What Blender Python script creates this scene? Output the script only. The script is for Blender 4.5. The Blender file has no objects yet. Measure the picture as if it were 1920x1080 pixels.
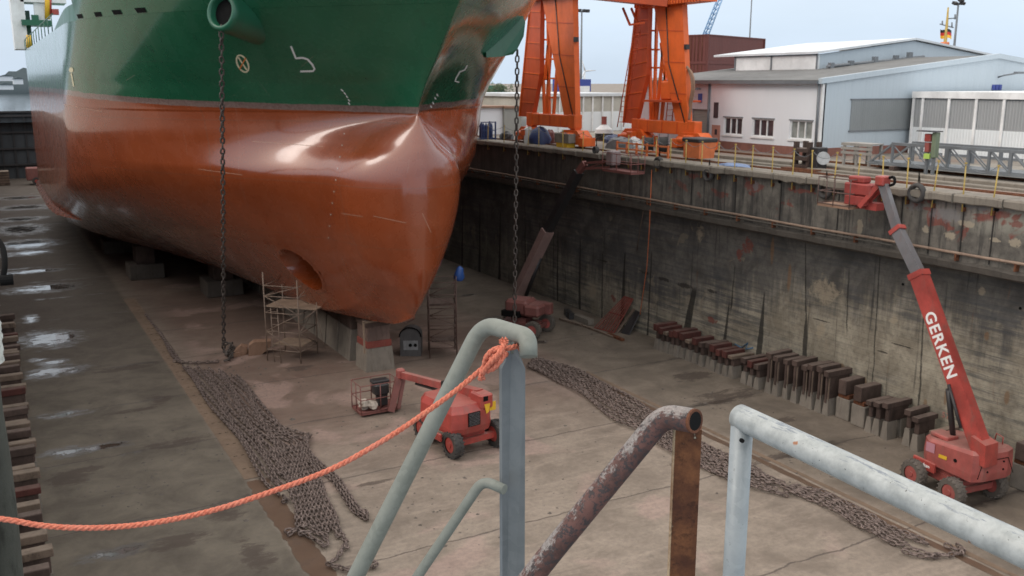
import bpy, bmesh, math, random
import numpy as np
from mathutils import Vector, Matrix
random.seed(7)
SC = bpy.context.scene
COL = SC.collection
R = math.radians

# ---------------------------------------------------------------- camera, world, sun, exposure
FPX, PSI, TH, EYE = 1750.0, R(29.2), R(12.4), 3.6
cam = bpy.data.cameras.new("camera")
cam.sensor_width = 36.0
cam.lens = 36.0 * FPX / 1920.0
cam.clip_start = 0.05
cam.clip_end = 6000
camo = bpy.data.objects.new("camera", cam)
COL.objects.link(camo)
camo.location = (0, 0, EYE)
camo.rotation_euler = (math.pi / 2 - TH, 0, -PSI)
cam.dof.use_dof = True
cam.dof.focus_distance = 2.6
cam.dof.aperture_fstop = 13.0
SC.camera = camo

SUN_EL, SUN_AZ = R(42), R(280)          # azimuth clockwise from +Y
W = bpy.data.worlds.new("World")
SC.world = W
W.use_nodes = True
wn, wl = W.node_tree.nodes, W.node_tree.links
bg = wn["Background"]
sky = wn.new("ShaderNodeTexSky")
sky.sky_type = 'NISHITA'
sky.sun_disc = False
sky.sun_elevation = SUN_EL
sky.sun_rotation = SUN_AZ
sky.dust_density = 3.0
sky.air_density = 1.0
tc = wn.new("ShaderNodeTexCoord")
cn = wn.new("ShaderNodeTexNoise")
cn.inputs["Scale"].default_value = 2.2
cn.inputs["Detail"].default_value = 6
mp = wn.new("ShaderNodeMapping")
mp.inputs["Scale"].default_value = (1, 1, 3.0)
wl.new(tc.outputs["Generated"], mp.inputs["Vector"])
wl.new(mp.outputs["Vector"], cn.inputs["Vector"])
rmp = wn.new("ShaderNodeValToRGB")
rmp.color_ramp.elements[0].position = 0.25
rmp.color_ramp.elements[1].position = 0.75
rmp.color_ramp.elements[0].color = (0.66, 0.66, 0.66, 1)
rmp.color_ramp.elements[1].color = (0.96, 0.96, 0.96, 1)
wl.new(cn.outputs["Fac"], rmp.inputs["Fac"])
mx = wn.new("ShaderNodeMix")
mx.data_type = 'RGBA'
mx.inputs["B"].default_value = (8.2, 9.7, 11.5, 1)
wl.new(rmp.outputs["Color"], mx.inputs["Factor"])
wl.new(sky.outputs["Color"], mx.inputs["A"])
sx = wn.new("ShaderNodeSeparateXYZ")
wl.new(tc.outputs["Generated"], sx.inputs[0])
gz = wn.new("ShaderNodeMapRange")            # overcast sky: about three times brighter overhead than at the horizon
gz.inputs["From Min"].default_value = 0.05
gz.inputs["From Max"].default_value = 0.65
gz.inputs["To Min"].default_value = 1.0
gz.inputs["To Min"].default_value = 0.0
gz.inputs["To Max"].default_value = 1.0
wl.new(sx.outputs[2], gz.inputs["Value"])
gm = wn.new("ShaderNodeMix")
gm.data_type = 'RGBA'
gm.inputs["A"].default_value = (1, 1, 1, 1)
gm.inputs["B"].default_value = (2.4, 1.99, 1.63, 1)       # and whiter there
wl.new(gz.outputs[0], gm.inputs["Factor"])
vm = wn.new("ShaderNodeVectorMath")
vm.operation = 'MULTIPLY'
wl.new(mx.outputs["Result"], vm.inputs[0])
wl.new(gm.outputs["Result"], vm.inputs[1])
wl.new(vm.outputs[0], bg.inputs["Color"])
bg.inputs["Strength"].default_value = 0.10

sl = bpy.data.lights.new("sun", 'SUN')
sl.energy = 0.5
sl.angle = R(20)
sl.color = (1.0, 0.98, 0.95)
slo = bpy.data.objects.new("sun", sl)
COL.objects.link(slo)
_d = Vector((math.sin(SUN_AZ) * math.cos(SUN_EL), math.cos(SUN_AZ) * math.cos(SUN_EL), math.sin(SUN_EL)))
slo.rotation_euler = _d.to_track_quat('Z', 'Y').to_euler()
slo.location = _d * 50

SC.view_settings.view_transform = 'Standard'
SC.view_settings.look = 'None'
SC.view_settings.exposure = 0.0
SC.view_settings.gamma = 1.0
SC.render.engine = 'CYCLES'
SC.cycles.max_bounces = 6
SC.cycles.diffuse_bounces = 2
SC.cycles.use_denoising = True

# ---------------------------------------------------------------- plan helpers (survey of the photograph -> metres)
_sp, _cp, _st, _ct = math.sin(PSI), math.cos(PSI), math.sin(TH), math.cos(TH)
_R, _F, _U = (_cp, -_sp, 0), (_sp * _ct, _cp * _ct, -_st), (_sp * _st, _cp * _st, _ct)
FL = -9.3
def ray(x, y):
    a, b = (x - 960) / FPX, (540 - y) / FPX
    return tuple(_F[i] + a * _R[i] + b * _U[i] for i in range(3))
def onz(x, y, z=FL):
    d = ray(x, y); t = (z - EYE) / d[2]; return Vector((d[0] * t, d[1] * t, z))
def onx(x, y, X):
    d = ray(x, y); t = X / d[0]; return Vector((X, d[1] * t, EYE + d[2] * t))
def ony(x, y, Y):
    d = ray(x, y); t = Y / d[1]; return Vector((d[0] * t, Y, EYE + d[2] * t))
def at(x, y, D):
    d = ray(x, y); return Vector((d[0] * D, d[1] * D, EYE + d[2] * D))
def lerp(a, b, t): return a + (b - a) * t
def tab(t, x):
    if x <= t[0][0]: return t[0][1]
    for (x0, y0), (x1, y1) in zip(t, t[1:]):
        if x <= x1: return y0 + (y1 - y0) * (x - x0) / (x1 - x0)
    return t[-1][1]
def curve(t, n):
    """Catmull-Rom through the points, n samples per span"""
    p = [Vector(q) for q in t]
    p = [p[0] * 2 - p[1]] + p + [p[-1] * 2 - p[-2]]
    out = []
    for i in range(1, len(p) - 2):
        for k in range(n):
            s = k / n
            a, b, c, d = p[i - 1], p[i], p[i + 1], p[i + 2]
            out.append(0.5 * ((2 * b) + (c - a) * s + (2 * a - 5 * b + 4 * c - d) * s * s + (3 * b - a - 3 * c + d) * s ** 3))
    out.append(p[-2])
    return out

# ---------------------------------------------------------------- mesh builder
class MB:
    def __init__(self): self.v, self.f, self.s = [], [], []
    def add(self, vs, fs, smooth=False):
        o = len(self.v)
        self.v += [tuple(v) for v in vs]
        self.f += [tuple(i + o for i in f) for f in fs]
        self.s += [smooth] * len(fs)
        return self
    def box(self, c, size, M=None, bev=0.0):
        x, y, z = (k / 2 for k in size)
        if bev > 0:
            b = min(bev, x * .45, y * .45, z * .45)
            vs, idx = [], {}
            for sx in (-1, 1):
                for sy in (-1, 1):
                    for sz in (-1, 1):
                        for k in range(3):
                            p = [sx * (x - (0 if k == 0 else b)), sy * (y - (0 if k == 1 else b)), sz * (z - (0 if k == 2 else b))]
                            idx[(sx, sy, sz, k)] = len(vs); vs.append(p)
            fs = []
            for k in range(3):
                o = [i for i in range(3) if i != k]
                for s in (-1, 1):
                    q = []
                    for a, b2 in ((-1, -1), (1, -1), (1, 1), (-1, 1)):
                        key = [0, 0, 0]; key[k] = s; key[o[0]] = a; key[o[1]] = b2
                        q.append(idx[(*key, k)])
                    if (s > 0) == (k == 1): q.reverse()
                    fs.append(q)
            for k in range(3):
                o = [i for i in range(3) if i != k]
                for a in (-1, 1):
                    for b2 in (-1, 1):
                        k0 = [0, 0, 0]; k1 = [0, 0, 0]
                        k0[k] = -1; k1[k] = 1
                        for kk in (k0, k1): kk[o[0]] = a; kk[o[1]] = b2
                        fs.append([idx[(*k0, o[0])], idx[(*k1, o[0])], idx[(*k1, o[1])], idx[(*k0, o[1])]])
            for sx in (-1, 1):
                for sy in (-1, 1):
                    for sz in (-1, 1):
                        fs.append([idx[(sx, sy, sz, k)] for k in range(3)])
        else:
            vs = [(-x, -y, -z), (x, -y, -z), (x, y, -z), (-x, y, -z), (-x, -y, z), (x, -y, z), (x, y, z), (-x, y, z)]
            fs = [(0, 3, 2, 1), (4, 5, 6, 7), (0, 1, 5, 4), (1, 2, 6, 5), (2, 3, 7, 6), (3, 0, 4, 7)]
        c = Vector(c)
        vs = [(M @ Vector(v) if M else Vector(v)) + c for v in vs]
        return self.add(vs, fs)
    def bx(self, x0, x1, y0, y1, z0, z1, bev=0.0):
        return self.box(((x0 + x1) / 2, (y0 + y1) / 2, (z0 + z1) / 2), (abs(x1 - x0), abs(y1 - y0), abs(z1 - z0)), None, bev)
    def tube(self, pts, r, n=8, cap=True, smooth=True):
        pts = [Vector(p) for p in pts]
        rr = r if isinstance(r, (list, tuple)) else [r] * len(pts)
        vs, fs = [], []
        up = None
        for i, p in enumerate(pts):
            a = pts[max(i - 1, 0)]; b = pts[min(i + 1, len(pts) - 1)]
            t = (b - a).normalized()
            if up is None:
                up = t.orthogonal().normalized()
            up = (up - t * up.dot(t))
            up = up.normalized() if up.length > 1e-6 else t.orthogonal().normalized()
            w = t.cross(up)
            for k in range(n):
                an = 2 * math.pi * k / n
                vs.append(p + (up * math.cos(an) + w * math.sin(an)) * rr[i])
        for i in range(len(pts) - 1):
            for k in range(n):
                fs.append((i * n + k, i * n + (k + 1) % n, (i + 1) * n + (k + 1) % n, (i + 1) * n + k))
        self.add(vs, fs, smooth)
        if cap:
            o = len(self.v) - len(vs)
            self.f.append(tuple(o + k for k in reversed(range(n)))); self.s.append(False)
            self.f.append(tuple(o + (len(pts) - 1) * n + k for k in range(n))); self.s.append(False)
        return self
    def beam(self, p0, p1, w, h, up=(0, 0, 1), w1=None, h1=None):
        """rectangular bar from p0 to p1, w across and h along up; may taper"""
        p0, p1 = Vector(p0), Vector(p1)
        t = (p1 - p0).normalized(); u = Vector(up)
        u = u - t * u.dot(t)
        u = u.normalized() if u.length > 1e-5 else t.orthogonal().normalized()
        s = t.cross(u)
        w1 = w if w1 is None else w1; h1 = h if h1 is None else h1
        vs = []
        for p, ww, hh in ((p0, w, h), (p1, w1, h1)):
            for a, b in ((-1, -1), (1, -1), (1, 1), (-1, 1)):
                vs.append(p + s * (a * ww / 2) + u * (b * hh / 2))
        return self.add(vs, [(0, 1, 2, 3), (7, 6, 5, 4), (0, 4, 5, 1), (1, 5, 6, 2), (2, 6, 7, 3), (3, 7, 4, 0)])
    def prism(self, poly, off):
        """planar polygon (3D points) extruded by vector off"""
        n = len(poly); off = Vector(off)
        vs = [Vector(p) for p in poly] + [Vector(p) + off for p in poly]
        fs = [tuple(reversed(range(n))), tuple(range(n, 2 * n))] + [(i, (i + 1) % n, n + (i + 1) % n, n + i) for i in range(n)]
        return self.add(vs, fs)
    def disc(self, c, axis, r, depth, n=20, prof=None):
        """solid of revolution about axis; prof = [(offset, radius)...]"""
        c, a = Vector(c), Vector(axis).normalized()
        u = a.orthogonal().normalized(); w = a.cross(u)
        prof = prof or [(-depth / 2, r), (depth / 2, r)]
        vs, fs = [], []
        for o, rr in prof:
            for k in range(n):
                an = 2 * math.pi * k / n
                vs.append(c + a * o + (u * math.cos(an) + w * math.sin(an)) * rr)
        m = len(prof)
        for i in range(m - 1):
            for k in range(n):
                fs.append((i * n + k, i * n + (k + 1) % n, (i + 1) * n + (k + 1) % n, (i + 1) * n + k))
        fs.append(tuple(reversed(range(n)))); fs.append(tuple((m - 1) * n + k for k in range(n)))
        o = len(self.v); self.add(vs, fs)
        return self
    def build(self, name, mat, parent=None, local=False):
        me = bpy.data.meshes.new(name)
        off = Vector((0, 0, 0))
        if parent is not None and not local:
            p = parent
            while p is not None:
                off += Vector(p.location); p = p.parent
        me.from_pydata([tuple(Vector(v) - off) for v in self.v], [], self.f)
        me.polygons.foreach_set("use_smooth", self.s)
        me.materials.append(mat)
        me.validate()
        bm = bmesh.new(); bm.from_mesh(me); bmesh.ops.recalc_face_normals(bm, faces=bm.faces); bm.to_mesh(me); bm.free()
        o = bpy.data.objects.new(name, me)
        COL.objects.link(o)
        if parent is not None: o.parent = parent
        return o

def tag(o, label=None, cat=None, group=None, kind=None):
    if label: o["label"] = label
    if cat: o["category"] = cat
    if group: o["group"] = group
    if kind: o["kind"] = kind
    return o
def thing(name, loc, label, cat, group=None):
    o = bpy.data.objects.new(name, None)
    o.empty_display_size = 0.2
    COL.objects.link(o); o.location = Vector(loc)
    return tag(o, label, cat, group)
def dup(root, loc, label=None, rz=None):
    r = root.copy(); COL.objects.link(r); r.location = Vector(loc)
    if label: r["label"] = label
    if rz is not None: r.rotation_euler = (0, 0, rz)
    for ch in list(root.children):
        c = ch.copy(); COL.objects.link(c); c.parent = r
        for g in list(ch.children):
            d = g.copy(); COL.objects.link(d); d.parent = c
    return r
ORD = ["nearest", "second", "third", "fourth", "fifth", "sixth", "seventh", "eighth", "ninth", "tenth", "eleventh", "twelfth", "thirteenth",
       "fourteenth", "fifteenth", "sixteenth", "seventeenth", "eighteenth", "nineteenth", "twentieth", "twenty-first", "twenty-second",
       "twenty-third", "twenty-fourth", "twenty-fifth", "twenty-sixth", "twenty-seventh", "twenty-eighth", "twenty-ninth", "thirtieth",
       "thirty-first", "thirty-second", "thirty-third", "thirty-fourth", "thirty-fifth", "thirty-sixth", "thirty-seventh", "thirty-eighth",
       "thirty-ninth", "fortieth"]

# ---------------------------------------------------------------- materials
class NT:
    def __init__(self, name):
        self.m = bpy.data.materials.new(name); self.m.use_nodes = True
        self.n, self.l = self.m.node_tree.nodes, self.m.node_tree.links
        self.b = self.n["Principled BSDF"]
        self.geo = self.n.new("ShaderNodeNewGeometry")
        self.tc = self.n.new("ShaderNodeTexCoord")
    def val(self, v):
        return v
    def put(self, sock, v):
        if isinstance(v, bpy.types.NodeSocket): self.l.new(v, sock)
        else:
            try: sock.default_value = v
            except Exception: sock.default_value = (*v[:3], 1.0)
    def map(self, scale=(1, 1, 1), rot=(0, 0, 0), obj=False, loc=(0, 0, 0)):
        k = self.n.new("ShaderNodeMapping")
        self.l.new(self.tc.outputs["Object"] if obj else self.geo.outputs["Position"], k.inputs["Vector"])
        k.inputs["Scale"].default_value = scale; k.inputs["Rotation"].default_value = rot; k.inputs["Location"].default_value = loc
        return k.outputs[0]
    def noise(self, vec, scale=1.0, detail=4, rough=0.6, dist=0.0):
        k = self.n.new("ShaderNodeTexNoise")
        self.l.new(vec, k.inputs["Vector"])
        k.inputs["Scale"].default_value = scale; k.inputs["Detail"].default_value = detail
        k.inputs["Roughness"].default_value = rough; k.inputs["Distortion"].default_value = dist
        return k.outputs["Fac"]
    def vor(self, vec, scale=1.0, feat='DISTANCE_TO_EDGE', out="Distance", rnd=1.0):
        k = self.n.new("ShaderNodeTexVoronoi"); k.feature = feat
        self.l.new(vec, k.inputs["Vector"]); k.inputs["Scale"].default_value = scale
        k.inputs["Randomness"].default_value = rnd
        return k.outputs[out]
    def ramp(self, fac, lo, hi, a=0.0, b=1.0):
        k = self.n.new("ShaderNodeMapRange"); k.interpolation_type = 'SMOOTHSTEP'
        self.put(k.inputs["Value"], fac)
        k.inputs["From Min"].default_value = lo; k.inputs["From Max"].default_value = hi
        k.inputs["To Min"].default_value = a; k.inputs["To Max"].default_value = b
        return k.outputs[0]
    def math(self, op, a, b=0.0, c=0.0):
        k = self.n.new("ShaderNodeMath"); k.operation = op
        self.put(k.inputs[0], a); self.put(k.inputs[1], b)
        if op in ('MULTIPLY_ADD', 'WRAP', 'COMPARE', 'SMOOTH_MIN'): self.put(k.inputs[2], c)
        return k.outputs[0]
    def mix(self, fac, a, b, mode='MIX'):
        k = self.n.new("ShaderNodeMix"); k.data_type = 'RGBA'; k.blend_type = mode
        self.put(k.inputs["Factor"], fac)
        for s, v in (("A", a), ("B", b)):
            if isinstance(v, bpy.types.NodeSocket): self.l.new(v, k.inputs[s])
            else: k.inputs[s].default_value = (*v[:3], 1)
        return k.outputs["Result"]
    def maxof(self, ms):
        o = ms[0]
        for k in ms[1:]: o = self.math('MAXIMUM', o, k)
        return o
    def blobs(self, a, b, nz, lst, amp=1.5, soft=0.12):
        """irregular patches: lst of (centre a, centre b, half size a, half size b), edges broken by noise"""
        out = []
        nn = self.math('MULTIPLY', self.math('SUBTRACT', nz, 0.5), amp)
        for ca, cb, ha, hb in lst:
            u = self.math('MULTIPLY', self.math('SUBTRACT', a, ca), 1 / ha); v = self.math('MULTIPLY', self.math('SUBTRACT', b, cb), 1 / hb)
            d = self.math('ADD', self.math('ADD', self.math('MULTIPLY', u, u), self.math('MULTIPLY', v, v)), nn)
            out.append(self.ramp(d, 1.0 + soft, 1.0 - soft))
        return self.maxof(out)
    def seams(self, y, z, nz, lst):
        """dark leaks widening downwards: (y top, z top, y bottom, z bottom, half width top, half width bottom)"""
        out = []; nn = self.math('MULTIPLY', self.math('SUBTRACT', nz, 0.5), 0.38)
        for yt, zt, yb, zb, wt, wb in lst:
            f = self.ramp(z, zt, zb); f = self.math('MULTIPLY', self.math('SUBTRACT', zt, z), 1 / max(.1, zt - zb))
            c = self.math('MULTIPLY_ADD', f, yb - yt, yt); w = self.math('MULTIPLY_ADD', f, wb - wt, wt)
            d = self.math('SUBTRACT', self.math('ABSOLUTE', self.math('ADD', self.math('SUBTRACT', y, c), self.math('MULTIPLY', nn, self.math('MULTIPLY_ADD', f, .8, .2)))), w)
            m = self.ramp(d, .035, -.01)
            m = self.math('MULTIPLY', m, self.math('MULTIPLY', self.ramp(z, zt + .05, zt - .25), self.ramp(z, zb - .5, zb - .1)))
            out.append(m)
        return self.maxof(out)
    def xyz(self):
        k = self.n.new("ShaderNodeSeparateXYZ"); self.l.new(self.geo.outputs["Position"], k.inputs[0])
        return k.outputs
    def bump(self, h, strength=0.3, dist=0.02):
        k = self.n.new("ShaderNodeBump"); self.put(k.inputs["Height"], h)
        k.inputs["Strength"].default_value = strength; k.inputs["Distance"].default_value = dist
        self.l.new(k.outputs[0], self.b.inputs["Normal"])
    def done(self, col=None, rough=0.6, metal=0.0, spec=0.5):
        if col is not None: self.put(self.b.inputs["Base Color"], col)
        self.put(self.b.inputs["Roughness"], rough); self.put(self.b.inputs["Metallic"], metal)
        self.b.inputs["Specular IOR Level"].default_value = spec
        return self.m

def paint(name, col, dirt=(0.06, 0.05, 0.045), amt=0.5, scale=2.0, rough=0.5, bump=0.1, streak=True, metal=0.0, var=0.15, spec=0.5):
    """painted or bare surface with large tone drift, downward dirt streaks and speckle"""
    t = NT(name)
    p = t.map()
    n1 = t.noise(p, scale * 0.5, 5, 0.65)
    n2 = t.noise(t.map((1, 1, 0.18) if streak else (1, 1, 1)), scale * 2.5, 5, 0.7)
    n3 = t.noise(p, scale * 14, 3, 0.7)
    c = t.mix(t.ramp(n1, 0.3, 0.7), [k * (1 - var) for k in col], [min(1, k * (1 + var)) for k in col])
    c = t.mix(t.math('MULTIPLY', t.ramp(n2, 0.5, 0.78), amt), c, dirt)
    c = t.mix(t.math('MULTIPLY', t.ramp(n3, 0.58, 0.72), amt * 0.5), c, dirt)
    t.bump(n3, bump, 0.01)
    return t.done(c, t.ramp(n2, 0.3, 0.8, rough * 0.85, min(1, rough * 1.25)), metal, spec)

def dusty(name, col, dirt, top, amt=0.75, bmp=0.6, rough=0.85):
    """timber with pale dust settled on whatever faces up"""
    t = NT(name)
    p = t.map(); n = t.noise(t.map((1, 1, 0.3)), 3, 5, 0.7); n3 = t.noise(p, 24, 4, 0.7); n1 = t.noise(p, 1.1, 4, 0.6)
    c = t.mix(t.ramp(n1, 0.3, 0.7), [k * 0.72 for k in col], [k * 1.25 for k in col])
    c = t.mix(t.math('MULTIPLY', t.ramp(n, 0.48, 0.74), 0.8), c, dirt)
    c = t.mix(t.ramp(n3, 0.52, 0.72, 0, 0.55), c, [k * 0.6 for k in dirt])
    nz = t.n.new("ShaderNodeSeparateXYZ"); t.l.new(t.geo.outputs["True Normal"], nz.inputs[0])
    c = t.mix(t.math('MULTIPLY', t.ramp(nz.outputs[2], 0.6, 0.9), t.ramp(n, 0.25, 0.7, amt, amt * 0.5)), c, top)
    t.bump(n3, bmp, 0.012)
    return t.done(c, rough, 0, 0.25 if rough > .8 else .5)

def _pool(px, py, w, h):
    c = onz(px, py); a = onz(px - w / 2, py); b = onz(px + w / 2, py); t_ = onz(px, py - h / 2); d = onz(px, py + h / 2)
    return (c.x, c.y, max(.1, abs(b.x - a.x) / 2), max(.1, abs(t_.y - d.y) / 2))
PUDDLES = [_pool(*k) for k in [(97, 635, 80, 20), (100, 697, 80, 12), (100, 680, 34, 6), (58, 598, 14, 10), (88, 540, 100, 9), (62, 509, 90, 4), (55, 474, 60, 5), (55, 458, 80, 12), (40, 430, 60, 12), (38, 411, 60, 5), (45, 389, 70, 5), (40, 371, 60, 4),
           (120, 777, 60, 6), (122, 848, 50, 9), (195, 838, 60, 7), (215, 1036, 90, 9), (70, 675, 18, 4)]]
FLOOR_STAINS = [_pool(*k) for k in [(1360, 742, 150, 26), (1300, 705, 90, 16), (1475, 787, 60, 10), (1440, 860, 120, 14), (1030, 690, 60, 8), (1560, 875, 60, 9), (130, 895, 80, 26), (165, 880, 60, 12), (330, 1015, 130, 22), (420, 960, 80, 30), (300, 750, 40, 20), (330, 830, 120, 14), (240, 690, 110, 8), (480, 1040, 60, 60), (700, 905, 90, 6), (1270, 868, 60, 6),
               (640, 640, 120, 20), (560, 690, 60, 8), (250, 770, 90, 6)]]
def m_floor():
    t = NT("dock_floor_concrete")
    p = t.map(); x, y, z = t.xyz()
    big = t.noise(p, 0.12, 5, 0.6); med = t.noise(p, 0.55, 6, 0.65, 0.4); fine = t.noise(p, 6.0, 5, 0.7)
    str1 = t.noise(t.map((0.5, 1.9, 1), (0, 0, R(28))), 0.9, 6, 0.7, 0.5)
    grit = t.noise(p, 38.0, 2, 0.6)
    c = t.mix(t.ramp(med, 0.3, 0.7), (0.178, 0.142, 0.112), (0.292, 0.238, 0.190))
    c = t.mix(t.math('MULTIPLY', t.ramp(str1, 0.46, 0.66), 0.5), c, (0.355, 0.288, 0.232))
    # red blasting dust near the bow, its colour darkened for shade under the hull
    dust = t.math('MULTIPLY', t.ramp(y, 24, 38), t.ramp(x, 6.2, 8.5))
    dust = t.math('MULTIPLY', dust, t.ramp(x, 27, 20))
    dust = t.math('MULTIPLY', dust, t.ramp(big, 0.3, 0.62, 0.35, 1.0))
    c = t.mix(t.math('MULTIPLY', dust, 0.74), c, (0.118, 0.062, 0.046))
    pk = t.math('MULTIPLY', t.ramp(t.noise(p, 0.30, 4, 0.5, 0.6), 0.52, 0.62), t.math('MULTIPLY', t.ramp(x, 7.0, 9.0), t.ramp(x, 23, 17)))
    c = t.mix(t.math('MULTIPLY', pk, 0.5), c, (0.41, 0.285, 0.245))
    # side lanes: older, darker, algae-stained concrete
    lane = t.math('MAXIMUM', t.ramp(x, 6.6, 6.2), t.ramp(x, 22.6, 23.4))
    lc = t.mix(t.ramp(x, 10, 18), t.mix(t.ramp(med, 0.32, 0.68), (0.066, 0.055, 0.041), (0.138, 0.118, 0.089)), t.mix(t.ramp(med, 0.32, 0.68), (0.115, 0.092, 0.070), (0.20, 0.162, 0.125)))
    c = t.mix(t.math('MULTIPLY', lane, 0.85), c, lc)
    far = t.math('MULTIPLY', t.ramp(y, 38, 60), t.ramp(x, 12, 2))  # shade of the far slot between hull and left wall painted into colour
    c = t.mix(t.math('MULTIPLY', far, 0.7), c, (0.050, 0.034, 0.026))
    # damp cross seams
    seam = t.math('PINGPONG', t.math('ADD', y, t.math('ADD', t.math('MULTIPLY', med, 0.5), t.math('MULTIPLY', x, 0.012))), 2.85)
    line = t.ramp(seam, 0.05, 0.012)
    wet = t.math('MULTIPLY', t.ramp(t.math('ADD', seam, t.math('MULTIPLY', t.noise(p, 0.9, 5, 0.7), 1.6)), 1.05, 0.72), t.ramp(t.noise(p, 0.23, 2), 0.45, 0.6))
    wet = t.math('MULTIPLY', wet, t.math('MAXIMUM', lane, 0.28))
    c = t.mix(t.math('MULTIPLY', wet, 0.85), c, (0.036, 0.031, 0.028))
    c = t.mix(t.math('MULTIPLY', line, 0.75), c, (0.06, 0.045, 0.04))
    blot = t.ramp(t.noise(p, 1.7, 5, 0.72), 0.60, 0.70)
    c = t.mix(t.math('MULTIPLY', blot, 0.35), c, (0.09, 0.072, 0.06))
    c = t.mix(t.ramp(fine, 0.35, 0.7, 0.0, 0.35), c, (0.12, 0.10, 0.085), 'MIX')
    c = t.mix(t.ramp(grit, 0.62, 0.74, 0.0, 0.45), c, (0.06, 0.05, 0.045))
    nz = t.noise(t.map((0.7, 1.5, 1)), 1.9, 7, 0.75, 0.4)
    br = t.blobs(x, y, nz, FLOOR_STAINS, 9.0, 0.6)
    c = t.mix(t.math('MULTIPLY', br, 0.72), c, (0.060, 0.043, 0.034))
    halo = t.blobs(x, y, nz, [(a, b, ha * 1.5 + .12, hb * 1.5 + .12) for a, b, ha, hb in PUDDLES], 8.0, 0.7)
    c = t.mix(t.math('MULTIPLY', halo, 0.75), c, (0.045, 0.036, 0.030))
    pud = t.blobs(x, y, nz, PUDDLES, 10.5, 0.06)
    c = t.mix(t.math('MULTIPLY', pud, 0.6), c, (0.05, 0.045, 0.04))
    hgt = t.math('ADD', t.math('ADD', fine, t.math('MULTIPLY', grit, 0.5)), t.math('MULTIPLY', line, -0.8))
    t.bump(t.math('MULTIPLY', hgt, t.math('SUBTRACT', 1.0, pud)), 0.45, 0.02)
    ro = t.math('SUBTRACT', 0.86, t.math('MULTIPLY', t.math('MAXIMUM', wet, halo), 0.5))
    ro = t.math('MULTIPLY', ro, t.math('MULTIPLY_ADD', pud, -0.93, 1.0))
    return t.done(c, ro, 0, 0.45)

def _wp(px, py, w, h, X):
    c = onx(px, py, X); s = (c - Vector((0, 0, EYE))).length / FPX
    return (c.y, c.z, w * s * 1.1, h * s * .6)
def _ws(xt, yt, xb, yb, wt, wb):
    a = onx(xt, yt, 29.2); b = onx(xb, yb, 29.2); s = (a - Vector((0, 0, EYE))).length / FPX * .85
    return (a.y, a.z, b.y, b.z, wt * s, wb * s)
WALL_SEAMS = [_ws(*k) for k in [(1434, 545, 1421, 690, 1, 9), (1512, 590, 1508, 668, 1.5, 7), (1303, 538, 1283, 640, 7, 12), (1368, 565, 1357, 655, 1, 6), (1172, 470, 1165, 630, 1.5, 8), (1088, 445, 1086, 600, 1, 5), (938, 395, 936, 540, 1.5, 5), (966, 410, 966, 550, 1, 4), (900, 380, 899, 520, 1, 5), (1650, 475, 1634, 740, .6, .9), (1733, 560, 1722, 790, .5, 1.0),
    (1222, 470, 1213, 640, 1, 2.5), (1592, 500, 1588, 610, .4, .9), (1510, 450, 1511, 590, .4, 1.5), (868, 372, 866, 510, 1, 4), (985, 420, 985, 555, .6, 3), (1012, 415, 1011, 500, .6, 2), (1378, 495, 1372, 570, .4, 1), (1130, 470, 1128, 590, .5, 2), (1046, 430, 1045, 560, .5, 3)]]
WALL_CRACKS = [_wp(x, y, w, h, 29.2) for x, y, w, h in [(1210, 512, 14, 5), (1245, 524, 18, 5), (1285, 536, 18, 7), (1335, 546, 14, 4), (1130, 489, 16, 3), (1540, 601, 16, 2), (1690, 648, 20, 2), (1655, 660, 14, 2)]]
WALL_RED = [_wp(x, y, w, h, 29.2) for x, y, w, h in [(1402, 460, 12, 22), (1386, 478, 6, 14), (1150, 560, 8, 10), (1335, 600, 12, 8)]]
WALL_TAN = [_wp(x, y, w, h, 29.2) for x, y, w, h in [(1313, 436, 9, 22), (1550, 545, 26, 28), (1675, 600, 7, 10), (1840, 545, 6, 10), (1538, 620, 9, 18), (1110, 545, 14, 20)]]
WALL_RUST = [_wp(x, y, w, h, 29.2) for x, y, w, h in [(1578, 690, 7, 14), (1773, 745, 3, 22), (1888, 745, 4, 20), (1735, 755, 3, 10), (1448, 470, 4, 40), (1622, 720, 3, 20), (1480, 520, 4, 40), (1850, 630, 4, 12)]]
UP_RED = [_wp(x, y, w, h, 28.0) for x, y, w, h in [(1412, 350, 20, 16), (1728, 372, 9, 18), (1868, 398, 18, 14), (1500, 358, 28, 7), (1838, 412, 9, 8), (1905, 420, 12, 8), (1745, 392, 14, 5), (1300, 330, 16, 8)]]
UP_GREY = [_wp(x, y, w, h, 28.0) for x, y, w, h in [(1772, 405, 24, 20), (1417, 348, 6, 12), (1715, 385, 14, 16), (1850, 385, 40, 14)]]
UP_TAN = [_wp(x, y, w, h, 28.0) for x, y, w, h in [(1737, 431, 6, 11), (1782, 442, 10, 10), (1905, 455, 9, 14), (1612, 425, 5, 26), (1865, 450, 8, 6), (1810, 420, 14, 8)]]
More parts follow.
